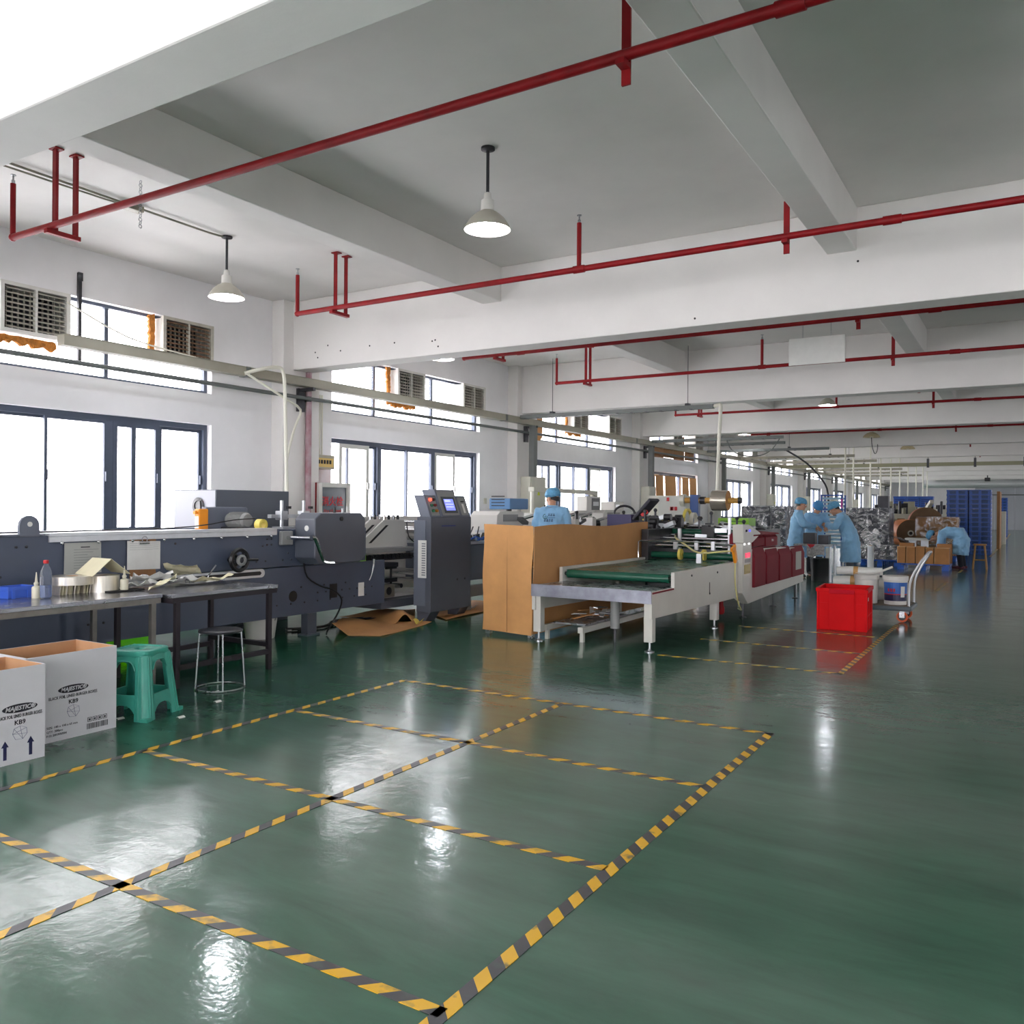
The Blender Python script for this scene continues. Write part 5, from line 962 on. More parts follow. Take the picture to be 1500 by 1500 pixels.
for i, (y, z, r_, m_) in enumerate(((11.05, .93, .018, CHROME), (11.2, .97, .022, CHROME), (11.35, 1.02, .02, CHROME), (11.5, .9, .03, CHROME), (11.7, 1.05, .024, CHROME), (11.85, 1.1, .045, ROLLER), (12.05, 1.18, .026, CHROME), (12.3, 1.12, .04, DSTEEL), (12.6, 1.16, .03, CHROME), (13.2, 1.1, .05, DSTEEL))):
    MB().cyl((-4.5, y, z), (-3.5, y, z), r_, 14).build('cross_roller', m_, pmn, smooth=True)
MB().box(-3.5, -3.47, 11.28, 11.33, .75, 1.32).build('guide_post', ALU, pmn); MB().box(-4.22, -4.18, 11.3, 11.35, .85, 1.16).build('guide_post', ALU, pmn)
MB().tube([(-4.52, 10.6, .76), (-4.52, 10.6, .99), (-4.5, 10.65, 1.0), (-4.2, 11.0, 1.0), (-3.3, 11.02, .96)], .012, 6, sm=False).build('stay_rod', CHROME, pmn, smooth=True)
for x in (-4.05, -3.72): MB().lathe([(.02, -.018), (.075, -.018), (.075, .018), (.02, .018)], (x, 10.95, .82), 18, 'x', True).build('press_wheel', YELLOW, pmn, smooth=True)
for x in (-4.15, -3.85, -3.62): MB().cb((x, 11.03, .94), (.05, .06, .12)).build('wheel_clamp', ALU, pmn, bevel=.004)
MB().box(-3.6, -3.54, 10.3, 10.36, .75, .87).build('stop_block', ALU, pmn)
# black adjusters on the far side
rnd = random.Random(11)
for i in range(64):
    x = -4.9 + rnd.uniform(0, .6 if i < 26 else 1.3); y = 11.4 + rnd.uniform(0, 1.6); z = 1.0 + rnd.uniform(0, .32 if i < 26 else .22); g_ = MB(); k_ = i % 4
    if k_ == 0: g_.cyl((x, y, z), (x + .1, y, z), .05, 12)
    elif k_ == 1: g_.ob((x, y, z), (.16, .08, .06), (0, rnd.uniform(-.5, .5), rnd.uniform(-.6, .6)))
    elif k_ == 2: g_.cyl((x, y, .95), (x, y, z + .1), .016, 8); g_.ball((x, y, z + .1), .03, 8, 6)
    else: g_.cb((x, y, z - .05), (.1, .12, .14))
    g_.build(('adjust_wheel', 'clamp_arm', 'adjust_knob', 'motor_block')[k_], (BLACK, ALU, DSTEEL, BLACK)[k_], pmn, smooth=k_ in (0, 2))
for k, (yy, zz) in enumerate(((11.75, 1.27), (11.75, 1.0))):
    o = MB(); o.prism([(-5.0, zz - .05), (-4.45, zz - .05), (-4.4, zz), (-4.45, zz + .05), (-5.0, zz + .05)], 'y', yy, yy + .03); o = o.build('chain_guard', BLACK, pmn)
    for j in range(5): MB().cyl((-4.93 + j * .1, yy, zz), (-4.93 + j * .1, yy - .006, zz), .014, 8).build('guard_bolt', YELLOW, o)
MB().lathe([(.16, -.02), (.19, -.02), (.19, .02), (.16, .02)], (-4.55, 12.6, 1.25), 24, 'x', True).build('cable_reel', YELLOW, pmn, smooth=True); MB().lathe([(.1, -.03), (.13, -.03), (.13, .03), (.1, .03)], (-4.45, 12.6, 1.25), 22, 'x', True).build('cable_reel', CREAM, pmn, smooth=True)
bp2 = MB().box(-4.64, -4.5, 12.95, 13.05, .6, 1.66).build('film_post', pm('post_blue', (36, 72, 132), .4), pmn, bevel=.006)
MB().cyl((-4.75, 13.0, 1.57), (-3.86, 13.0, 1.57), .045, 16).build('film_shaft', pm('ochre_core', (198, 152, 72), .5), pmn, smooth=True); MB().cyl((-3.87, 13, 1.57), (-3.82, 13, 1.57), .05, 14).build('shaft_end', DSTEEL, pmn, smooth=True)
MB().lathe([(.05, 0), (.1, 0), (.1, .07), (.05, .07)], (-4.8, 13.0, 1.57), 18, 'x', True).build('shaft_brake', CREAM, pmn, smooth=True); MB().cyl((-4.48, 13, 1.57), (-4.4, 13, 1.57), .06, 14).build('shaft_collar', DSTEEL, pmn, smooth=True)
fr = MB().lathe([(.05, 0), (.16, 0), (.16, .25), (.05, .25)], (-4.28, 13.0, 1.57), 30, 'x', True).build('film_roll', pm('film_silver', (204, 196, 180), .22, .7, var=(30, .12), stretch=(.05, 1, 1)), pmn, smooth=True); MB().lathe([(.05, .251), (.155, .251), (.155, .253), (.05, .253)], (-4.28, 13, 1.57), 30, 'x', True).build('roll_end', KRAFT, fr)
MB().tube([(-4.5, 12.6, 1.1), (-4.3, 11.4, 1.05), (-4.0, 11.0, .95), (-3.7, 10.7, .86), (-3.3, 10.6, .9), (-3.18, 10.55, .9)], .012, 6).build('air_hose', pm('hose_yellow', (214, 206, 140), .4), pmn, smooth=True)
ag = MB(); ag.ob((-3.17, 10.5, .86), (.04, .08, .2), (.5, 0, 0)); ag.ob((-3.17, 10.44, .95), (.035, .16, .05), (.3, 0, 0)); ag.build('air_gun', ORANGE, pmn, bevel=.01)
MB().tube([(-3.17, 10.52, .76), (-3.16, 10.5, .5), (-3.15, 10.6, .25), (-3.2, 10.9, .13), (-3.3, 11.1, .12)], .01, 6).build('air_hose', pm('hose_yellow', (214, 206, 140), .4), pmn, smooth=True)
MB().tube([(-3.22, 10.55, .35), (-3.2, 10.8, .24), (-3.25, 10.95, .16)], .01, 6).build('air_hose', CONDM, pmn, smooth=True)
MB().lathe([(.001, 0), (.03, .0), (.045, .02), (.045, .09), (.03, .12), (.03, .17), (.02, .18)], (-3.45, 10.85, .06), 14).build('filter_bowl', RED, pmn, smooth=True)
MB().cyl((-3.8, 8.3, .15), (-3.8, 8.3, .58), .05, 12).build('lift_cylinder', GREYM, pmn, smooth=True); MB().cyl((-3.8, 8.3, 0), (-3.8, 8.3, .15), .015, 8).build('lift_rod', DSTEEL, pmn)
MB().box(-4.55, -4.5, 8.05, 9.9, .1, .16).build('lower_rail', PG, pmn); MB().box(-4.12, -4.06, 8.05, 9.9, .1, .16).build('lower_rail', PG, pmn)
for x in (-4.52, -4.09):
    for y in (8.1, 9.85): MB().box(x - .02, x + .02, y - .02, y + .02, 0, .1).build('rail_foot', PG, pmn)
sh_ = MB(); sh_.box(-4.5, -4.1, 8.2, 9.3, .161, .178); o = tag(sh_.build('scrap_tray', STEEL), 'metal tray with paper offcuts on the rail under the outfeed table', 'tray')
rnd = random.Random(2)
for i in range(12):
    o = MB().ob((0, 0, 0), (.05, rnd.uniform(.2, .5), .008), (rnd.uniform(-.2, .2), rnd.uniform(-.3, .3), 0)).build('paper_offcut', (PAPER, KRAFT, ALU)[i % 3], org=(0, 0, 0)); o.location = (-4.3 + rnd.uniform(-.1, .1), 8.6 + rnd.uniform(-.2, .45), .2 + i * .006); o.rotation_euler = (0, 0, rnd.uniform(-.6, .6)); tag(o, '%s loose %s strip up from the tray bottom under the outfeed table' % (ORD[i], ('white paper', 'kraft', 'silver')[i % 3]), 'offcut', 'offcuts in the tray')
# things behind that machine
tb = thing('tool_box', 'dark violet open tool box with black lid behind the kraft screen', 'box', (-5.4, 11.9, .9)); q = ony(917, 767, 11.9)
MB().box(q.x - .25, q.x + .15, 11.75, 12.1, .9, q.z + .14).build('body', pm('violet_plastic', (64, 60, 98), .45), tb, bevel=.01); MB().ob((q.x + .3, 11.95, q.z + .22), (.05, .36, .42), (0, .75, 0)).build('lid', pm('dark_plastic', (44, 44, 54), .45), tb, bevel=.015); MB().ob((q.x + .36, 11.76, q.z + .16), (.12, .01, .05), (0, -.6, 0)).build('handle', REDINK, tb)
MB().tube([(q.x - .2 + .17 * math.cos(t) + .17, 11.9, q.z + .15 + .12 * math.sin(t)) for t in [PI * i / 8 for i in range(9)]], .018, 8).build('black_loop', BLACK, tb, smooth=True)
MB().box(q.x - .25, q.x + .15, 11.7, 12.15, 0, .899).build('tool_stand', STEEL); tag(COL.objects[-1], 'steel stand under the violet tool box', 'stand')
ec = thing('control_cabinet', 'grey-cream control cabinet with red labels in front of the covered window', 'cabinet', (-6.5, 18, 0)); q = ony(990, 735, 17.5)
MB().box(q.x - .55, q.x + .3, 17.3, 17.7, 0, q.z + .13).build('case', CREAM, ec, bevel=.01); MB().box(q.x - .32, q.x + .28, 17.29, 17.3, .5, q.z + .11).build('door', pm('door_grey', (196, 196, 190), .45), ec)
for i, (dx, dz) in enumerate(((-.1, .05), (0, -.15), (.08, -.15), (-.02, -.15))): MB().cb((q.x + dx, 17.287, q.z + dz), (.06, .006, .08)).build('red_label', REDINK, ec)
tag(MB().box(-6.05, -5.6, 14.6, 15.0, 0, 1.22).build('grey_bin', pm('zinc', (166, 168, 170), .4, .4), bevel=.01), 'plain grey metal box beside the foil roll machine', 'box')
gb = thing('lime_crate', 'lime green plastic crate behind the foil roll machine', 'crate', (-5.0, 16.5, .85)); q = ony(1082, 765, 16.4); MB().box(q.x - .35, q.x + .25, 16.2, 16.7, .85, q.z + .08).build('crate_body', pm('lime_crate_plastic', (150, 206, 60), .4), gb, bevel=.01)
for i in range(5): MB().box(q.x - .3, q.x + .2, 16.194, 16.2, .9 + i * .07, .93 + i * .07).build('slot', pm('lime_dark', (96, 150, 40), .5), gb)
tag(MB().box(q.x - .5, q.x + .35, 16.1, 16.8, 0, .849).build('crate_stand', GREYM), 'grey stand under the lime green crate', 'stand')
# ------------------------------------------------------------------ red crate
RC = pm('red_crate_plastic', (214, 2, 12), .5, 0, var=(3, .08), spec=.12)
rc = thing('red_crate', 'large red plastic crate standing on the floor before the trolley', 'crate', (-1.93, 10.93, 0), .06, local=True)
sx, sy, h = .57, .66, .5; crate(rc, sx - .03, sy - .03, h, .008, RC, rim=.022)
for s_ in (-1, 1):
    for x in (-.27, -.14, .14, .27): MB().box(x - .012, x + .012, s_ * (sy / 2 - .015) - .012, s_ * (sy / 2 - .015) + .012, 0, h - .04).build('rib', RC, rc, bevel=.002)
    for z in (.16, .32):
        for x in (-.2, .2): MB().box(x - .055, x + .055, s_ * (sy / 2 - .015) - .006, s_ * (sy / 2 - .015) + .006, z - .005, z + .005).build('rib', RC, rc)
    MB().box(-.14, .14, s_ * (sy / 2 - .012) - .018, s_ * (sy / 2 - .012) + .018, .01, h - .05).build('end_panel', RC, rc, bevel=.003)
    MB().box(-.14, .14, s_ * (sy / 2 + .0) - .016, s_ * (sy / 2 + .0) + .016, h - .06, h - .01).build('grip', pm('red_grip', (190, 2, 30), .5, spec=.12), rc, bevel=.004)
    for y in (-.3, -.18, -.06, .06, .18, .3): MB().box(s_ * (sx / 2 - .015) - .012, s_ * (sx / 2 - .015) + .012, y - .012, y + .012, 0, h - .04).build('rib', RC, rc, bevel=.002)
    MB().box(s_ * (sx / 2 - .015) - .008, s_ * (sx / 2 - .015) + .008, -.31, .31, .17, .18).build('rib', RC, rc)
MB().box(sx / 2 - .002, sx / 2 + .001, -.24, -.2, .36, .4).build('tag', PAPER, rc)
# ------------------------------------------------------------------ platform trolley
tr_ = thing('platform_trolley', 'grey platform trolley with tubular handle and orange wheels', 'trolley', (-1.62, 12.1, 0))
TG = pm('trolley_grey', (92, 104, 112), .5); MB().box(-2.35, -1.28, 11.75, 12.45, .15, .21).build('platform', TG, tr_, bevel=.02); MB().box(-2.32, -1.31, 11.78, 12.42, .21, .216).build('platform_mat', pm('mat_brown', (110, 96, 82), .7), tr_)
for y in (11.86, 12.34):
    for x in (-1.4, -2.22):
        wl = MB(); wl.lathe([(.045, -.018), (.066, -.02), (.07, 0), (.066, .02), (.045, .018)], (x, y, .07), 20, 'y', True); wl = wl.build('wheel', pm('wheel_orange', (222, 92, 40), .5), tr_, smooth=True); MB().cyl((x, y - .018, .07), (x, y + .018, .07), .046, 14).build('wheel_hub', BLACK, wl)
        k = MB(); k.box(x - .03, x + .03, y - .035, y - .028, .06, .15); k.box(x - .03, x + .03, y + .028, y + .035, .06, .15); k.box(x - .03, x + .03, y - .035, y + .035, .143, .15); k.build('caster_fork', STEEL, tr_)
MB().tube([(-1.32, 11.82, .19), (-1.31, 11.82, .5), (-1.22, 11.83, .72), (-1.12, 11.86, .88), (-1.11, 11.95, .9), (-1.11, 12.2, .9), (-1.12, 12.34, .88), (-1.22, 12.37, .72), (-1.31, 12.38, .5), (-1.32, 12.38, .19)], .016, 8).build('handle', ALU, tr_, smooth=True)
def pail(x, y, label, r=.15, h=.36, sticker=True):
    b = thing('paint_pail', label, 'pail', (x, y, .216)); z = .216
    MB().lathe([(.001, 0), (r * .9, 0), (r, h), (r * .97, h), (r * .87, .01), (.001, .01)], (x, y, z), 24).build('pail_body', WHITEM, b, smooth=True); MB().lathe([(r * 1.02, h - .05), (r * 1.05, h - .045), (r * 1.05, h + .008), (.001, h + .012)], (x, y, z), 24).build('lid', WHITEM, b, smooth=True)
    if sticker:
        def arc(a0, a1, z0, z1, nm, m_, o=.002):
            MB().sheet(lambda u, v: (x + (r * (.905 + .1 * (z0 + (z1 - z0) * v) / h) + o) * math.cos(a0 + (a1 - a0) * u), y + (r * (.905 + .1 * (z0 + (z1 - z0) * v) / h) + o) * math.sin(a0 + (a1 - a0) * u), z + z0 + (z1 - z0) * v), 10, 2).build(nm, m_, b)
        arc(-2.6, -.2, .05, .29, 'pail_label', pm('label_blue', (40, 96, 176), .4)); arc(-2.6, -.2, .05, .13, 'label_band', pm('label_dark', (26, 28, 70), .4), .003); arc(-2.6, -.2, .13, .142, 'label_line', REDINK, .0035); arc(-1.0, -.6, .1, .24, 'white_sticker', PAPER, .004)
        for i in range(3): arc(-2.1 + i * .24, -1.95 + i * .24, .17, .21, 'red_mark', REDINK, .004)
pail(-1.5, 12.0, 'white pail with blue and navy label on the trolley'); pail(-1.85, 12.0, 'plain white pail without label on the trolley, beside the labelled one', sticker=False)
FO = pm('white_film_bundle', (222, 222, 218), .4, 0, var=(6, .1), bump=(16, .5))
for i, (x0, x1, y, z, r_, lb) in enumerate(((-2.3, -1.62, 12.28, .30, .085, 'long white roll at the bottom of the trolley load'), (-2.3, -1.5, 12.2, .46, .08, 'long white roll stacked on the trolley load'), (-2.28, -1.7, 12.3, .6, .06, 'white roll with tape at the top of the trolley load'))):
    o = MB().tube([(x0, y, z), (x0 + .2, y, z + .008), ((x0 + x1) / 2, y, z), (x1, y, z + .01)], r_, 12, [r_ * .9, r_, r_ * 1.03, r_ * .85]).build('film_bundle', FO, smooth=True); tag(o, lb, 'roll', 'white rolls on the trolley')
    MB().lathe([(r_ * 1.03, -.03), (r_ * 1.05, -.03), (r_ * 1.05, .03), (r_ * 1.03, .03)], (x0 + .25, y, z + .005), 14, 'x', True).build('tape_band', pm('amber_tape', (190, 146, 84), .4), o, org=tuple(o.location))
tag(MB().tube([(-1.95, 12.12, .54), (-1.7, 12.12, .62), (-1.55, 12.12, .69)], .015, 6).build('white_rod', WHITEM, smooth=True), 'white rod slanting out of the trolley load', 'rod')
# ------------------------------------------------------------------ people
def ell(c, ax, ay, ux, uy, n=16): return [Vector(c) + ux * (ax * math.cos(2 * PI * i / n)) + uy * (ay * math.sin(2 * PI * i / n)) for i in range(n)]
def limb(m, pts, rads, n=14, side=None):
    """tapered limb through joints; rads are (across, along-side) pairs or numbers; joints are rounded"""
    P = [Vector(p) for p in pts]; Q = []; R = []
    for i in range(len(P)):
        r = rads[i]; r = (r, r) if not hasattr(r, '__len__') else r
        if 0 < i < len(P) - 1:
            for t, a, b in ((.22, i - 1, i), (0, i, i), (.22, i, i + 1)):
                if a == b: Q.append(P[i]); R.append(r)
                elif b == i: Q.append(P[i].lerp(P[a], t)); ra = rads[a]; ra = (ra, ra) if not hasattr(ra, '__len__') else ra; R.append(tuple(r[k] + (ra[k] - r[k]) * t for k in (0, 1)))
                else: Q.append(P[i].lerp(P[b], t)); rb = rads[b]; rb = (rb, rb) if not hasattr(rb, '__len__') else rb; R.append(tuple(r[k] + (rb[k] - r[k]) * t for k in (0, 1)))
        else: Q.append(P[i]); R.append(r)
    rings = []; u = Vector(side) if side else None
    for i, p in enumerate(Q):
        d = (Q[min(i + 1, len(Q) - 1)] - Q[max(i - 1, 0)]).normalized()
        u = (d.orthogonal() if u is None else u - d * u.dot(d)).normalized(); v = d.cross(u); rings.append(ell(p, R[i][0], R[i][1], u, v, n))
    m.loft(rings); m.ball(Q[0], min(R[0]) * .98, 12, 8); m.ball(Q[-1], min(R[-1]) * .98, 12, 8)
FOLD = bpy.data.textures.new('cloth_folds', 'CLOUDS'); FOLD.noise_scale = .11; FOLD.noise_depth = 1
def remesh(m, name, mat, parent, vox, smooth=6, org=(0, 0, 0), folds=0.):
    o = m.build(name, mat, parent, smooth='all', org=org)
    r = o.modifiers.new('r', 'REMESH'); r.mode = 'VOXEL'; r.voxel_size = vox; r.use_smooth_shade = True
    s = o.modifiers.new('s', 'SMOOTH'); s.factor = .5; s.iterations = smooth
    if folds: d = o.modifiers.new('d', 'DISPLACE'); d.texture = FOLD; d.strength = folds; d.mid_level = .5; d.texture_coords = 'LOCAL'
    bpy.context.view_layer.update(); me = bpy.data.meshes.new_from_object(o.evaluated_get(bpy.context.evaluated_depsgraph_get()))
    o.modifiers.clear(); old = o.data; o.data = me; bpy.data.meshes.remove(old); me.materials.clear(); me.materials.append(mat); me.shade_smooth(); return o
def hand(m, w, d, palm, curl=.5, left=True):
    """palm with five bent fingers; w wrist, d direction, palm = palm normal"""
    w = Vector(w); d = Vector(d).normalized(); pn = Vector(palm); pn = (pn - d * pn.dot(d)).normalized(); s = d.cross(pn) * (1 if left else -1)
    limb(m, [w, w + d * .04, w + d * .085], [(.026, .02), (.04, .017), (.038, .014)], 12, side=s)
    for i, L in enumerate((.07, .082, .076, .06)):
        b = w + d * .085 + s * (.03 - .02 * i); p = [b]; a = 0.
        for k in range(3): a += curl * (.7, .9, .6)[k]; p.append(p[-1] + (d * math.cos(a) + pn * math.sin(a)) * L * (.45, .32, .23)[k])
        limb(m, p, [.0095, .009, .0085, .0072], 8)
    b = w + d * .03 + s * .035; p = [b, b + (d * .6 + s * .7 + pn * .3).normalized() * .035, b + (d * .85 + s * .6 + pn * .45).normalized() * .06, b + (d * .95 + s * .4 + pn * .7).normalized() * .085]; limb(m, p, [.013, .0115, .0105, .0085], 8)
def person(label, loc, rz, J, trouser=TROUSER, shoe=None, hem=.42, logo=False, cap_tilt=0., capm=CAPM, gloves=False, vox=.0085):
    """J: joints in local space (x forward, y left); one continuous body, clothing as children"""
    o = thing('person', label, 'person', loc, rz, local=True); V = lambda k: Vector(J[k])
    B = MB(); pel, ch, nk, hd = V('pel'), V('ch'), V('nk'), V('hd'); sp = (ch - pel).normalized(); lat = Vector((0, 1, 0))
    limb(B, [pel, pel.lerp(ch, .45), ch, nk.lerp(ch, .35)], [(.145, .09), (.125, .085), (.15, .088), (.085, .062)], 16, side=lat); limb(B, [nk.lerp(ch, .3), nk, hd.lerp(nk, .45)], [.062, .055, .055], 12)
    for s, n in ((1, 'l'), (-1, 'r')):
        limb(B, [V('sh' + n), V('el' + n), V('wr' + n)], [.052, .041, .028]); w = V('wr' + n); d = V('hn' + n) if 'hn' + n in J else (w - V('el' + n)); hand(B, w, d, J.get('pn' + n, (0, -s, 0)), J.get('curl', .5), s > 0)
        limb(B, [V('hip' + n), V('kn' + n), V('an' + n)], [.072, .052, .038]); an = V('an' + n); f = Vector(J.get('ft' + n, (1, 0, 0))); limb(B, [an + Vector((0, 0, -.02)) - f * .03, an + f * .06 - Vector((0, 0, .045)), an + f * .16 - Vector((0, 0, .055))], [(.035, .04), (.042, .035), (.036, .02)], 12)
    # head: cranium, jaw, nose, ears, mouth, brow
    hf = Vector(J['hf']).normalized(); hu = Vector(J.get('hu', (0, 0, 1))); hu = (hu - hf * hu.dot(hf)).normalized(); hl = hu.cross(hf); HM = Matrix(((hf.x, hl.x, hu.x, hd.x), (hf.y, hl.y, hu.y, hd.y), (hf.z, hl.z, hu.z, hd.z), (0, 0, 0, 1)))
    H = MB(); H.ball((-.008, 0, .03), (.098, .077, .092), 20, 14); H.ball((.03, 0, -.04), (.062, .06, .075), 16, 12); H.ball((.062, 0, -.088), (.028, .03, .022), 10, 8)
    H.ball((.1, 0, -.018), (.02, .014, .028), 10, 8); H.ball((.105, 0, -.03), (.016, .017, .011), 8, 6); H.ball((.082, 0, .02), (.02, .05, .012), 10, 6); H.ball((.084, 0, -.062), (.016, .025, .008), 10, 6); H.ball((.082, 0, -.074), (.016, .021, .008), 10, 6)
    for s in (-1, 1): H.ball((-.005, s * .08, -.012), (.02, .012, .034), 10, 8); H.ball((.06, s * .045, -.03), (.025, .02, .022), 8, 6)
    H.xf(HM @ Matrix.Scale(1.05, 4)); B.add(H.v, H.f); body = remesh(B, 'body', SKIN, o, vox, 4)
    for s in (-1, 1): MB().ball((.087, s * .031, .002), (.011, .014, .008), 10, 8).xf(HM).build('eye', PAPER, o, smooth='all', org=(0, 0, 0)); MB().ball((.096, s * .031, .002), (.004, .006, .006), 8, 6).xf(HM).build('pupil', BLACK, o, org=(0, 0, 0)); MB().tube([HM @ Vector((.094, s * .012, .022)), HM @ Vector((.095, s * .03, .027)), HM @ Vector((.082, s * .052, .022))], .005, 6).build('eyebrow', HAIR, o, org=(0, 0, 0))
    # hair below the cap at the back and sides
    hr = MB(); hr.sheet(lambda u, v: HM @ Vector((-.012 - (.1 - .016 * v) * math.cos((u - .5) * 3.3), (.088 - .012 * v) * math.sin((u - .5) * 3.3), .06 - (.105 + .02 * math.cos((u - .5) * 6)) * v)), 18, 6, .008); hr.build('hair', HAIR, o, smooth=True, org=(0, 0, 0))
    # bouffant cap
    cp_ = MB(); rnd = random.Random(int(abs(loc[1]) * 100)); n = 40; rings = []; ct = Matrix.Rotation(cap_tilt, 4, 'Y')
    for i in range(11):
        t = i / 10; ph = t * PI / 2; r = math.cos(ph) ** .55 if i < 10 else .05; zz = .025 + .122 * math.sin(ph) ** .9
        row = []
        for k in range(n):
            a = 2 * PI * k / n; w_ = 1 + .035 * math.sin(9 * a + i) * (1 - t) + .02 * math.sin(5 * a + 2.2 * i); b_ = .0 if i else -.08
            row.append(HM @ ct @ Vector((-.012 + (.128 * r * (1 + b_)) * w_ * math.cos(a) - .018 * t, .112 * r * (1 + b_) * w_ * math.sin(a), zz - (.03 * (math.cos(a) < -.2) * (1 - t)))))
        rings.append(row)
    cp_.loft(rings); cp_.build('bouffant_cap', capm, o, smooth='all', org=(0, 0, 0))
    # smock: torso, flared skirt with folds, sleeves, collar
    C = MB(); rings = []; fwd = lat.cross(sp).normalized() if 0 else sp.cross(lat) * -1
    sk = Vector(J.get('skirt', (0, 0, -1))).normalized(); L = J.get('skl', pel.z - hem)
    prof = [(nk.lerp(ch, .2), .085, .075), (nk.lerp(ch, .5), .15, .1), (ch, .2, .138), (pel.lerp(ch, .5), .195, .15), (pel, .21, .165)]
    for p, a, b in prof: rings.append([p + lat * (a * math.cos(2 * PI * i / 40)) + (sp.cross(lat)) * (b * math.sin(2 * PI * i / 40)) for i in range(40)])
    kf = sk.cross(lat) * -1
    for t in (.2, .45, .7, 1.):
        p = pel + sk * L * t; a, b = .215 + .035 * t, .175 + .03 * t
        rings.append([p + lat * ((a + .014 * t * math.sin(7 * 2 * PI * i / 40 + 1)) * math.cos(2 * PI * i / 40)) + (-sk).cross(lat) * ((b + .014 * t * math.sin(6 * 2 * PI * i / 40)) * math.sin(2 * PI * i / 40)) for i in range(40)])
    C.loft(rings)
    for n_ in 'lr':
        sh, el, wr = V('sh' + n_), V('el' + n_), V('wr' + n_); limb(C, [sh.lerp(ch, .25), sh, sh.lerp(el, .5), el, el.lerp(wr, .5), wr.lerp(el, .06)], [.1, .088, .078, .07, .066, .05], 16)
        for k in range(3): C.ball(el.lerp(wr, .15 + .25 * k), (.07, .07, .03), 12, 8)
    remesh(C, 'smock', COAT, o, .011, 5, folds=.045)
    cl = MB(); ring = [nk.lerp(ch, .12) + lat * (.082 * math.cos(t)) + sp.cross(lat) * (.078 * math.sin(t)) for t in [2 * PI * i / 20 for i in range(21)]]; cl.tube(ring, .016, 8, sm=False); cl.build('collar', COAT, o, smooth=True, org=(0, 0, 0))
    for n_ in 'lr':
        w = V('wr' + n_); d = (w - V('el' + n_)).normalized(); MB().tube([w - d * .03, w - d * .02, w - d * .01, w], .042, 14, [.045, .046, .044, .04]).build('cuff', COAT, o, smooth=True, org=(0, 0, 0))
        if gloves: G = MB(); limb(G, [w - d * .04, w, w + d * .05], [(.034, .03), (.034, .028), (.045, .022)], 12); G.build('glove', pm('glove_cream', (206, 204, 186), .8), o, smooth='all', org=(0, 0, 0))
        T_ = MB(); limb(T_, [V('hip' + n_).lerp(V('kn' + n_), .35), V('kn' + n_), V('an' + n_) + Vector((0, 0, .01))], [.09, .072, .06], 16); T_.build('trouser_leg', trouser, o, smooth='all', org=(0, 0, 0))
        an = V('an' + n_); f = Vector(J.get('ft' + n_, (1, 0, 0))); S_ = MB(); limb(S_, [an - f * .05 - Vector((0, 0, .035)), an + f * .04 - Vector((0, 0, .035)), an + f * .17 - Vector((0, 0, .045))], [(.042, .042), (.046, .042), (.04, .03)], 14, side=Vector((0, 1, 0))); S_.build('shoe', shoe or BLACK, o, smooth='all', org=(0, 0, 0))
    return o
def stand(lean=.0, h=1., arms='work', headfwd=(1, 0, -.15), gx=0.):
    """standing joints, leaning forward by lean (radians) from the hips"""
    c, s = math.cos(lean), math.sin(lean); up_ = lambda z, x=0: (x * c + z * s, 0, .9 + z * c - x * s)
    J = dict(pel=(0, 0, .93), ch=up_(.41), nk=up_(.6, .01), hd=up_(.715, .045 + lean * .12), hf=headfwd)
    for sg, n in ((1, 'l'), (-1, 'r')):
        a = up_(.51); J['sh' + n] = (a[0], sg * .175, a[2])
        if arms == 'work': J['el' + n] = (a[0] + .1, sg * .235, a[2] - .25); J['wr' + n] = (a[0] + .33, sg * .1, a[2] - .27); J['hn' + n] = (.8, -sg * .3, -.25); J['pn' + n] = (0, -sg * .6, -.8)
        elif arms == 'down': J['el' + n] = (a[0] + .05, sg * .25, a[2] - .28); J['wr' + n] = (a[0] + .22, sg * .2, a[2] - .44); J['hn' + n] = (.7, 0, -.7); J['pn' + n] = (0, -sg, -.3)
        elif arms == 'hold': J['el' + n] = (a[0] + .12, sg * .24, a[2] - .24); J['wr' + n] = (a[0] + .3, sg * .06, a[2] - .2); J['hn' + n] = (.6, -sg * .6, .2); J['pn' + n] = (.2, -sg * .9, 0)
        J['hip' + n] = (0, sg * .095, .9); J['kn' + n] = (.02, sg * .1, .48); J['an' + n] = (-.01, sg * .1, .085)
    for k, v in list(J.items()):
        if k[:2] not in ('hf', 'hn', 'pn'): J[k] = (v[0], v[1], v[2] * h)
    return J
def facing(dx, dy): return math.atan2(dy, dx)
J = stand(.06, .985, 'down', (.55, .83, -.12)); op = person('person in blue smock and cap behind the kraft screen, back turned', (-6.08, 11.0, 0), facing(-.35, .94), J, cap_tilt=.12)
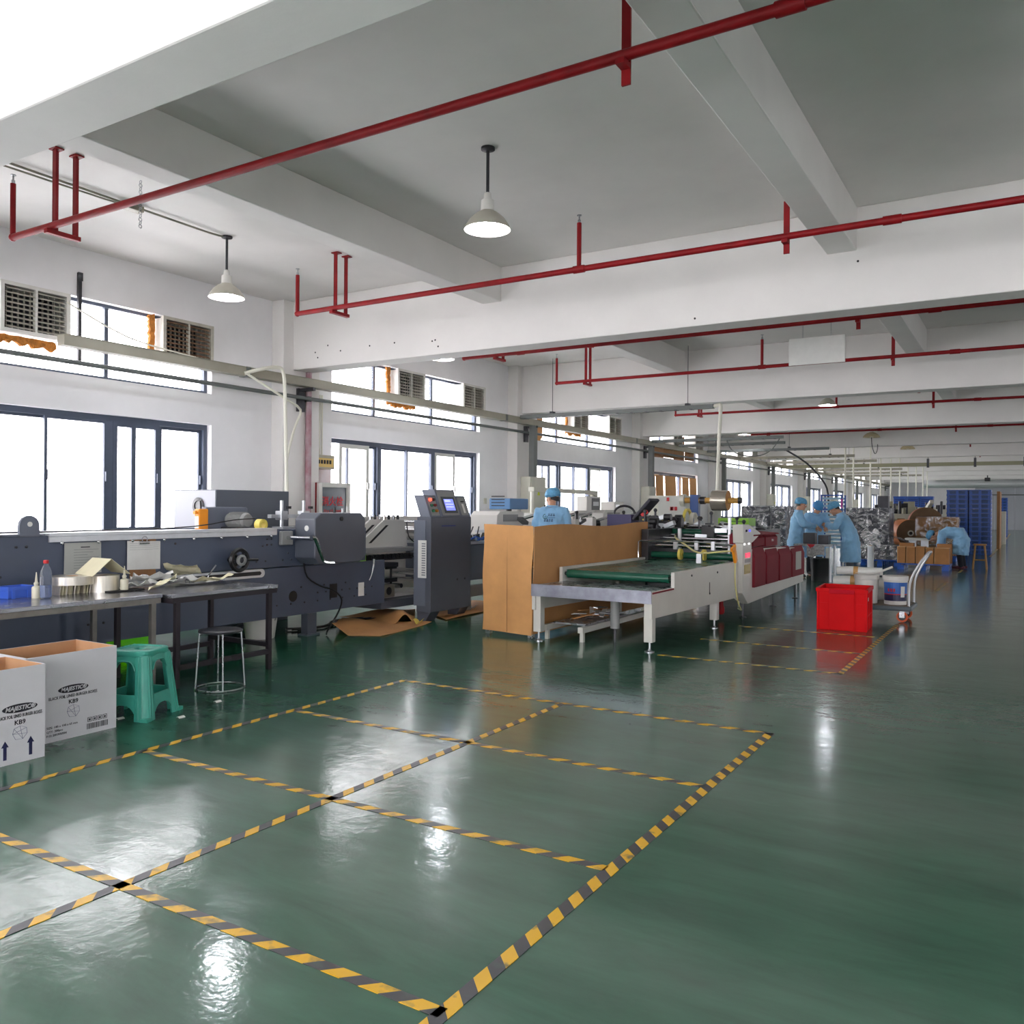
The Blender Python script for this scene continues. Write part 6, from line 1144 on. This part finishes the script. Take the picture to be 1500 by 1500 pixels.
# print on the operator's back
LOGOG = pm('logo_green', (30, 86, 74), .7); LOGOI = pm('logo_navy', (34, 52, 96), .7)
def back(y, z): return Vector((-.158 + .012 * abs(y) / .1 + (z - 1.25) * .07, y, z))
lg = MB(); lg.tube([back(.075 + .03 * math.cos(t), 1.305 + .035 * math.sin(t)) for t in [PI * .9 + 1.9 * PI * i / 14 for i in range(13)]], .004, 5); lg.tube([back(.075, 1.27), back(.078, 1.3), back(.066, 1.32)], .004, 5, sm=False); lg.build('back_emblem', LOGOG, op, org=(0, 0, 0))
for r_, (z0, hh, n_, y0) in enumerate(((1.315, .03, 3, .03), (1.235, .034, 4, .09))):
    for i in range(n_):
        y = y0 - i * .036; g_ = MB()
        for (a, b) in (((0, 0), (1, 0)), ((0, .5), (1, .5)), ((.5, -.1), (.5, 1.05)), ((0, 1), (1, 1)), ((.1, .5), (.0, -.1)), ((.9, .5), (1, -.1)))[: 4 + (i + r_) % 3]: g_.cyl(back(y - a[0] * .026, z0 + a[1] * hh), back(y - b[0] * .026, z0 + b[1] * hh), .0032, 5)
        g_.build('back_character', LOGOI, op, org=(0, 0, 0))
g_ = MB(); g_.cyl(back(.03, 1.29), back(-.075, 1.29), .003, 5); g_.build('back_print_line', LOGOI, op, org=(0, 0, 0))
J = stand(.05, .955, 'work', (.95, .1, -.2)); person('person in blue smock and cream gloves, upright beside the steel table', (-4.22, 18.35, 0), facing(.95, .3), J, gloves=True)
J = stand(.22, .93, 'work', (.75, 0, -.75)); person('person in blue smock with face bent down, behind the steel table', (-4.05, 19.25, 0), facing(.5, -.86), J, capm=pm('bright_blue_cap', (58, 134, 190), .6, bump=(30, .6)))
J = stand(.34, .94, 'hold', (.85, 0, -.55)); person('person in long blue smock and grey trousers at the steel table end', (-3.17, 18.5, 0), facing(-1, -.12), J, trouser=TROUSERG, hem=.36)
# stooping worker
J = dict(pel=(0, 0, .86), ch=(.36, 0, .9), nk=(.53, 0, .86), hd=(.66, 0, .79), hf=(.35, 0, -.95), hu=(.95, 0, .3), shl=(.44, .17, .84), shr=(.44, -.17, .84), ell=(.47, .2, .56), elr=(.46, -.19, .56), wrl=(.5, .12, .36), wrr=(.52, -.1, .36), hnl=(.4, 0, -.9), hnr=(.5, 0, -.85), pnl=(.6, -.5, 0), pnr=(.6, .5, 0),
         hipl=(0, .09, .84), hipr=(0, -.09, .84), knl=(.06, .1, .45), knr=(.03, -.1, .45), anl=(.02, .1, .085), anr=(-.02, -.1, .085), skirt=(.12, 0, -1), skl=.5)
person('person in blue smock stooping over the kraft cartons', (-1.42, 23.3, 0), facing(-1, .02), J, shoe=pm('plum_shoe', (96, 44, 58), .6))
# ------------------------------------------------------------------ their steel table
stt = thing('packing_table', 'steel tube table between the three people in blue smocks', 'table', (-3.7, 17.76, 0))
MB().box(-4.08, -3.34, 17.5, 18.02, .70, .74).build('tabletop', STEEL, stt, bevel=.006)
for x in (-4.04, -3.38):
    for y in (17.54, 17.98): MB().cyl((x, y, 0), (x, y, .7), .025, 10).build('leg', ALU, stt, smooth=True)
MB().cyl((-4.04, 17.54, .15), (-4.04, 17.98, .15), .015, 8).build('stretcher', ALU, stt); MB().cyl((-3.38, 17.54, .15), (-3.38, 17.98, .15), .015, 8).build('stretcher', ALU, stt)
tag(MB().prism([(-3.82, .741), (-3.66, .741), (-3.74, .64)], 'y', 17.49, 17.495).build('red_pennant', REDINK), 'small red triangle of cloth over the table edge', 'cloth')
DKB = pm('dark_grey_box', (62, 62, 68), .4, var=(4, .2))
tag(MB().box(-3.95, -3.72, 17.74, 17.98, .741, .96).build('product_box', DKB, bevel=.004), 'dark box on the steel table between the gloved hands', 'box'); tag(MB().box(-3.65, -3.45, 17.7, 17.94, .741, .92).build('product_box', DKB, bevel=.004), 'dark box on the steel table before the person with grey trousers', 'box')
tag(MB().lathe([(.001, 0), (.17, 0), (.2, .44), (.205, .45), (.185, .45), (.16, .02), (.001, .02)], (-3.62, 17.78, 0), 4 * 5).build('waste_bin', BLACK, smooth=True), 'black bin under the steel table', 'bin')
tag(MB().sheet(lambda u, v: (-3.82 + .34 * u, 17.48 + .015 * math.sin(9 * u), .71 - .2 * v - .03 * math.sin(6 * u)), 10, 4, .003).build('printed_rag', pm('printed_cloth', (170, 168, 168), .7, var=(30, .5))), 'printed cloth hanging under the table edge', 'cloth')
# ------------------------------------------------------------------ pallets, wrapped stacks and the far bays
def pallet_mesh():
    d = MB()
    for i in range(7): d.box(-.55, .55, -.5 + i * .145, -.5 + i * .145 + .12, .125, .15)
    for x in (-.5, 0, .5): d.box(x - .05, x + .05, -.5, .49, .1, .125)
    return d
PDECK = pallet_mesh().mesh('deck', BLUEP); PFOOT = MB().prism([(-.07, -.06), (.07, -.06), (.08, .06), (-.08, .06)], 'z', 0, .1).mesh('foot', BLUEP)
PRUN = MB().box(-.55, .55, -.045, .045, 0, .022).mesh('runner', BLUEP)
PGAP = MB().box(-.54, .54, 0, .02, .022, .12).mesh('gap_panel', pm('shaded_gap_blue', (18, 66, 122), .45, 0, var=(3, .2)))  # added panels closing the pallet gaps, gap shade put into their darker blue
def pallet(loc, rz, label, group, sx=1., sy=1., sh=1., runner=False):
    p = thing('blue_pallet', label, 'pallet', loc, rz, group, local=True); p.scale = (sx, sy, sh)
    inst('deck', PDECK, p, (0, 0, 0))
    for x in (-.46, 0, .46):
        for y in (-.42, 0, .42): inst('foot', PFOOT, p, (x, y, 0))
    if runner:
        for y in (-.42, 0, .42): inst('runner', PRUN, p, (0, y, 0))
        for y, r in ((-.46, 0), (.46, PI)): inst('gap_panel', PGAP, p, (0, y, 0), (0, 0, r))
        for x, r in ((-.52, -PI / 2), (.52, PI / 2)): inst('gap_panel', PGAP, p, (x, 0, 0), (0, 0, r), (.9, 1, 1))
    return p
CART = pm('charcoal_carton', (58, 58, 66), .45, 0, var=(5, .2))
def wrapped(name_label, film_label, x0, x1, y0, y1, z0, z1, nx, ny, nz, mat, blabel, group, film=FILM, seed=1, extra=()):
    r = random.Random(seed); dx, dy, dz = (x1 - x0) / nx, (y1 - y0) / ny, (z1 - z0) / nz
    me = MB().cb((0, 0, dz / 2 - .002), (dx - .012, dy - .012, dz - .006)).mesh('carton', mat)
    for k in range(nz):
        for i in range(nx):
            for j in range(ny):
                if 0 < i < nx - 1 and 0 < j < ny - 1 and k < nz - 1: continue
                o = bpy.data.objects.new('carton', me); COL.objects.link(o); o.location = (x0 + (i + .5) * dx + r.uniform(-.004, .004), y0 + (j + .5) * dy, z0 + k * dz + .002)
                tag(o, blabel + ', %s layer from the floor' % ORD[k], 'carton', group)
    for (x, y, z) in extra:
        o = bpy.data.objects.new('carton', me); COL.objects.link(o); o.location = (x, y, z); tag(o, 'single charcoal carton on top of the tall wrapped stack', 'carton', group)
    f = MB(); e = .012; n = 26
    def ringpt(t, z):
        w, d = x1 - x0 + 2 * e, y1 - y0 + 2 * e; per = 2 * (w + d); s = t * per
        if s < w: p = (x0 - e + s, y0 - e)
        elif s < w + d: p = (x1 + e, y0 - e + s - w)
        elif s < 2 * w + d: p = (x1 + e - (s - w - d), y1 + e)
        else: p = (x0 - e, y1 + e - (s - 2 * w - d))
        c = Vector(((x0 + x1) / 2, (y0 + y1) / 2, 0)); v = Vector((p[0], p[1], 0)) - c; k = 1 + .012 * math.sin(31 * t + 9 * z) + .01 * math.sin(17 * z + 40 * t)
        return (c.x + v.x * k, c.y + v.y * k, z)
    f.sheet(lambda u, v: ringpt(u, z0 + (z1 - z0 + .01) * v), 64, 16); f.sheet(lambda u, v: (x0 + (x1 - x0) * u, y0 + (y1 - y0) * v, z1 + .012 + .008 * math.sin(20 * u + 13 * v)), 10, 10)
    o = f.build('stretch_film', film, smooth=True); tag(o, film_label, 'stretch film', 'stretch films')
WR = 'cartons in the wrapped stacks'
wrapped('', 'crinkled stretch film round the charcoal cartons beside the gloved person', -5.65, -4.66, 19.2, 20.1, .16, 1.5, 3, 3, 3, CART, 'charcoal carton in the wrapped stack beside the gloved person', WR, seed=1)
pallet((-5.15, 19.65, 0), 0, 'blue pallet under the wrapped stack beside the gloved person', 'blue plastic pallets', .95, .95)
wrapped('', 'crinkled stretch film round the tall charcoal stack behind the long smock', -4.4, -3.3, 25.0, 26.0, .16, 1.48, 4, 3, 4, CART, 'charcoal carton in the tall wrapped stack', WR, seed=2, extra=((-3.46, 25.2, 1.495),))
pallet((-3.85, 25.5, 0), 0, 'blue pallet under the tall wrapped charcoal stack', 'blue plastic pallets', 1, 1)
wrapped('', 'stretch film heaped over the low charcoal stack beside the standing film roll', -3.75, -2.85, 23.4, 24.2, .16, .52, 3, 2, 1, CART, 'charcoal carton on the low pallet beside the film roll', WR, seed=3)
pallet((-3.3, 23.8, 0), 0, 'blue pallet under the low charcoal cartons', 'blue plastic pallets', .86, .86)
fh = MB(); rr = random.Random(9)
fh.sheet(lambda u, v: (-3.8 + 1.2 * u, 23.38 + .5 * v, .56 + .24 * math.sin(PI * u) ** .7 * (1 - .3 * v) + .03 * math.sin(23 * u + 9 * v)), 30, 10); tag(fh.build('loose_film', FILM, smooth=True), 'loose clear film arched over the low charcoal cartons', 'stretch film', 'stretch films')
bf = MB(); bf.sheet(lambda u, v: (-3.72 + .4 * u + .05 * math.sin(7 * v), 23.384, .5 + .42 * v + .05 * math.sin(11 * u)), 14, 10); tag(bf.build('loose_film', film_mat('white_film', (.9, .9, .9, 1), 7., .45, .9), smooth=True), 'crumpled white film bunched at the low cartons', 'stretch film', 'stretch films')
fr = thing('film_roll', 'white stretch film roll standing upright on the floor', 'film roll', (-3.36, 22.36, 0)); MB().lathe([(.03, 0), (.075, 0), (.075, .55), (.03, .55)], (-3.36, 22.36, 0), 20, closed=True).build('film', pm('film_white', (226, 230, 234), .3), fr, smooth=True); MB().lathe([(.025, -.0), (.03, 0), (.03, .56), (.025, .56)], (-3.36, 22.36, 0), 14, closed=True).build('core', KRAFT, fr, smooth=True)
# kraft cartons on a blue pallet by the stooping person
pallet((-2.2, 22.75, 0), 0, 'blue pallet carrying the row of kraft cartons', 'blue plastic pallets', 1.05, .8)
KB = pm('kraft_carton', (176, 122, 70), .7, 0, var=(4, .15)); KBL = pm('kraft_flap', (206, 160, 108), .7)
for i, (x0, x1, zt) in enumerate(((-2.76, -2.58, .54), (-2.56, -2.37, .54), (-2.35, -2.16, .55), (-2.14, -1.97, .53), (-1.95, -1.64, .53))):
    k = thing('kraft_carton', ('narrow kraft carton at the row end beside the loose film', 'narrow kraft carton second in the pallet row from the loose film', 'narrow kraft carton in the middle of the pallet row', 'narrow kraft carton next to the wide one on the pallet', 'wide kraft carton in front of the stooping person')[i], 'carton', ((x0 + x1) / 2, 22.6, .152), group='kraft cartons on the pallet')
    MB().box(x0, x1, 22.38, 22.85, .152, zt).build('carton_body', KB, k, bevel=.003); MB().box(x0 - .005, x1 + .005, 22.37, 22.6, zt, zt + .012).build('flap', KBL, k)
    MB().box(x0, x0 + .012, 22.372, 22.38, .152, zt).build('flap_edge', KBL, k)
for i, (x, y) in enumerate(((-2.62, 23.02), (-1.78, 23.0))): tag(MB().box(x - .16, x + .16, y - .14, y + .14, .152, .62).build('kraft_carton', KB, bevel=.003), ('tall kraft carton behind the narrow cartons', 'tall kraft carton behind the wide carton')[i], 'carton', 'kraft cartons on the pallet')
# wooden stool
ws = thing('wooden_stool', 'slim wooden stool behind the stooping person', 'stool', (-1.05, 23.7, 0)); WD = pm('stool_wood', (170, 122, 62), .55, var=(8, .2), stretch=(6, 6, 1))
MB().box(-1.2, -.92, 23.56, 23.84, .58, .615).build('seat', WD, ws, bevel=.008)
for sx in (-1, 1):
    for sy in (-1, 1): MB().tube([(-1.06 + sx * .1, 23.7 + sy * .1, .58), (-1.06 + sx * .15, 23.7 + sy * .15, 0)], .018, 8).build('leg', WD, ws, smooth=True)
for sy in (-1, 1): MB().cyl((-1.19, 23.7 + sy * .13, .22), (-.93, 23.7 + sy * .13, .22), .012, 8).build('stretcher', WD, ws)
# paper reels
def reel(c, r, L, ax, label, fm, sm_):
    c = Vector(c); ax = Vector(ax).normalized(); o = thing('paper_reel', label, 'paper reel', (c.x, c.y, c.z - r)); MB().cyl(c - ax * L / 2, c + ax * L / 2, r, 40).build('reel_body', sm_, o, smooth=True)
    MB().cyl(c + ax * L / 2, c + ax * (L / 2 + .004), r * .985, 40).build('reel_face', fm, o); MB().cyl(c + ax * (L / 2 + .004), c + ax * (L / 2 + .01), .09, 20).build('core_ring', pm('core_pale', (196, 190, 178), .6), o); MB().cyl(c + ax * (L / 2 + .01), c + ax * (L / 2 + .013), .05, 16).build('core_bore', BLACK, o)
RB = pm('reel_brown', (112, 86, 62), .75, var=(3, .15)); RO = pm('reel_orange', (206, 112, 34), .5, var=(3, .15)); RO2 = pm('reel_red', (150, 84, 60), .6)
reel((-3.22, 28.1, .74), .41, .75, (.42, -.9, 0), 'orange wrapped paper reel with brown face standing by the wrapped cartons', RB, RO)
rs2 = MB(); rs2.box(-3.55, -2.95, 27.8, 28.4, 0, .33); tag(rs2.build('reel_stand', DSTEEL), 'dark stand under the orange paper reel', 'stand')
reel((-2.86, 29.7, 1.02), .5, .5, (.2, -.98, 0), 'large brown paper reel mounted above the wrapped cartons', RB, RO2); tag(MB().box(-3.2, -2.5, 29.5, 30.2, 0, .52).build('reel_stand', DSTEEL), 'dark stand under the mounted brown reel', 'stand')
wrapped('', 'crinkled stretch film round the kraft cartons behind the stooping person', -2.8, -1.75, 26.6, 27.4, .16, 1.24, 3, 2, 3, KB, 'kraft carton in the wrapped kraft stack', 'cartons in the wrapped kraft stack', seed=5)
pallet((-2.28, 27.0, 0), 0, 'blue pallet under the wrapped kraft stack', 'blue plastic pallets', .95, .8)
wt = thing('white_bench', 'small white bench before the wrapped kraft stack', 'bench', (-2.5, 25.2, 0)); MB().box(-2.9, -2.25, 25.0, 25.5, .62, .68).build('bench_top', WHITEM, wt, bevel=.006)
for x in (-2.72, -2.42): MB().box(x - .09, x + .09, 25.05, 25.12, 0, .62).build('leg', ALU, wt)
# stacks of blue pallets and boards by the aisle
for si, (xc, n_) in enumerate(((-2.08, 14), (-1.42, 14))):
    for k in range(n_):
        pallet((xc + .0, 32.0, k * .151), 0, 'blue pallet, %s from the floor in the tall stack %s' % (ORD[k], ('beside the wrapped kraft cartons', 'at the aisle tape')[si]), 'tall stacks of blue pallets', .575, 1., 1., True)
tag(MB().box(-1.08, -.98, 36.2, 38.2, 0, 2.15).build('brown_board', KRAFT2), 'tall brown board standing past the blue pallet stacks', 'board'); cr_ = thing('radiator_panel', 'cream ribbed board leaning past the brown one', 'board', (-1.02, 42, 0)); MB().box(-1.2, -.9, 41.5, 42.2, 0, 1.4).build('board', CREAM, cr_)
for i in range(8): MB().box(-1.18 + i * .035, -1.165 + i * .035, 41.48, 41.5, .1, 1.3).build('rib', WHITEM, cr_)
for k in range(14): pallet((-1.28, 52.5, k * .151), 0, 'blue pallet, %s from the floor in the farthest stack by the aisle' % ORD[k], 'farthest stack of blue pallets', .4, 1., 1., True)
# far machines
fm = thing('die_cutter', 'cream machine with dark openings behind the wrapped charcoal stack', 'machine', (-3.6, 32, 0)); OL = pm('olive_cream', (166, 164, 140), .5, var=(2, .1))
MB().box(-4.6, -2.6, 31, 36, 0, 1.12).build('machine_body', OL, fm, bevel=.02); MB().box(-4.3, -2.9, 31.5, 35.5, 1.12, 1.3).build('machine_top', CREAM, fm, bevel=.02)
for x in (-4.3, -3.7, -3.1): MB().box(x - .2, x + .2, 30.99, 31, .6, 1.0).build('opening', BLACK, fm)
MB().box(-3.82, -3.6, 30.9, 31, .55, 1.15).build('hopper', KRAFT2, fm)
rnd = random.Random(21)
for i in range(22):
    x = -4.5 + rnd.uniform(0, 1.8); y = 31.2 + rnd.uniform(0, 3); h = rnd.uniform(.12, .5); g_ = MB(); k_ = i % 3
    if k_ == 0: g_.cyl((x, y, 1.3), (x, y, 1.3 + h), .05, 10)
    elif k_ == 1: g_.cb((x, y, 1.3 + h / 2), (.2, .2, h))
    else: g_.cyl((x - .15, y, 1.3 + h * .6), (x + .15, y, 1.3 + h * .6), .08, 12); g_.cyl((x, y, 1.12), (x, y, 1.3 + h * .6), .03, 8)
    g_.build(('column_rod', 'drive_case', 'feed_drum')[k_], (DSTEEL, (CREAM, OL, KRAFT2)[i % 3 if i % 2 else 1], BLACK)[k_], fm, smooth=k_ != 1)
MB().ob((-3.1, 32.6, 1.45), (.12, 2.2, .12), (-.25, 0, .25)).build('feed_arm', CREAM, fm)
for i in range(3):
    c = thing('blue_crate', ('blue crate over the far cream machine, nearest the window wall', 'blue crate over the far cream machine, between two others', 'blue crate over the far cream machine, nearest the aisle')[i], 'crate', (-4.85 + i * .52, 40.2, 1.55), group='blue crates over the far machine'); x = -4.85 + i * .52
    MB().box(x - .25, x + .25, 40.0, 40.5, 1.55, 2.0).build('crate_body', BLUEP, c, bevel=.01); MB().box(x - .26, x + .26, 39.98, 40.52, 1.95, 2.02).build('rim', BLUEP, c)
    for j in range(4): MB().box(x - .2, x + .2, 39.985, 40.0, 1.6 + j * .085, 1.64 + j * .085).build('slot', pm('crate_dark_blue', (16, 50, 120), .5), c)
tag(MB().box(-5.3, -3.4, 39.6, 41, 0, 1.549).build('cream_cabinet', CREAM, bevel=.02), 'cream cabinet under the far blue crates', 'cabinet'); tag(MB().box(-3.3, -2.5, 41, 42, 0, 1.5).build('white_cabinet', WHITEM, bevel=.02), 'white cabinet beside the far cream cabinet', 'cabinet')
rk = thing('blue_rack', 'blue framed rack of pale trays behind the people in smocks', 'rack', (-5.0, 26.2, 0))
for x in (-5.27, -4.7):
    for y in (26.0, 26.5): MB().box(x - .02, x + .02, y - .02, y + .02, 0, 1.86).build('rack_post', BLUEP, rk)
MB().box(-5.29, -4.68, 25.97, 26.03, 1.83, 1.87).build('top_rail', BLUEP, rk); MB().box(-5.29, -4.68, 25.97, 26.03, 1.42, 1.46).build('mid_rail', BLUEP, rk)
TRY = pm('pale_tray', (150, 190, 216), .4)
for i in range(14): MB().box(-5.25, -4.72, 25.99, 26.5, .3 + i * .11, .36 + i * .11).build('tray', TRY, rk)
tag(MB().box(-4.72, -4.67, 25.93, 25.965, 1.48, 1.75).build('magenta_tag', pm('magenta', (190, 60, 160), .5)), 'magenta tag on the blue rack', 'tag')
sc = thing('security_camera', 'dark security camera hung before the end wall', 'camera', (-2.3, 60, 3.2)); MB().cyl((-2.3, 60, 3.45), (-2.3, 60, ZC), .03, 8).build('mount', BLACK, sc); MB().cb((-2.3, 59.9, 3.35), (.3, .5, .22)).build('camera_body', BLACK, sc, bevel=.03)
fin()
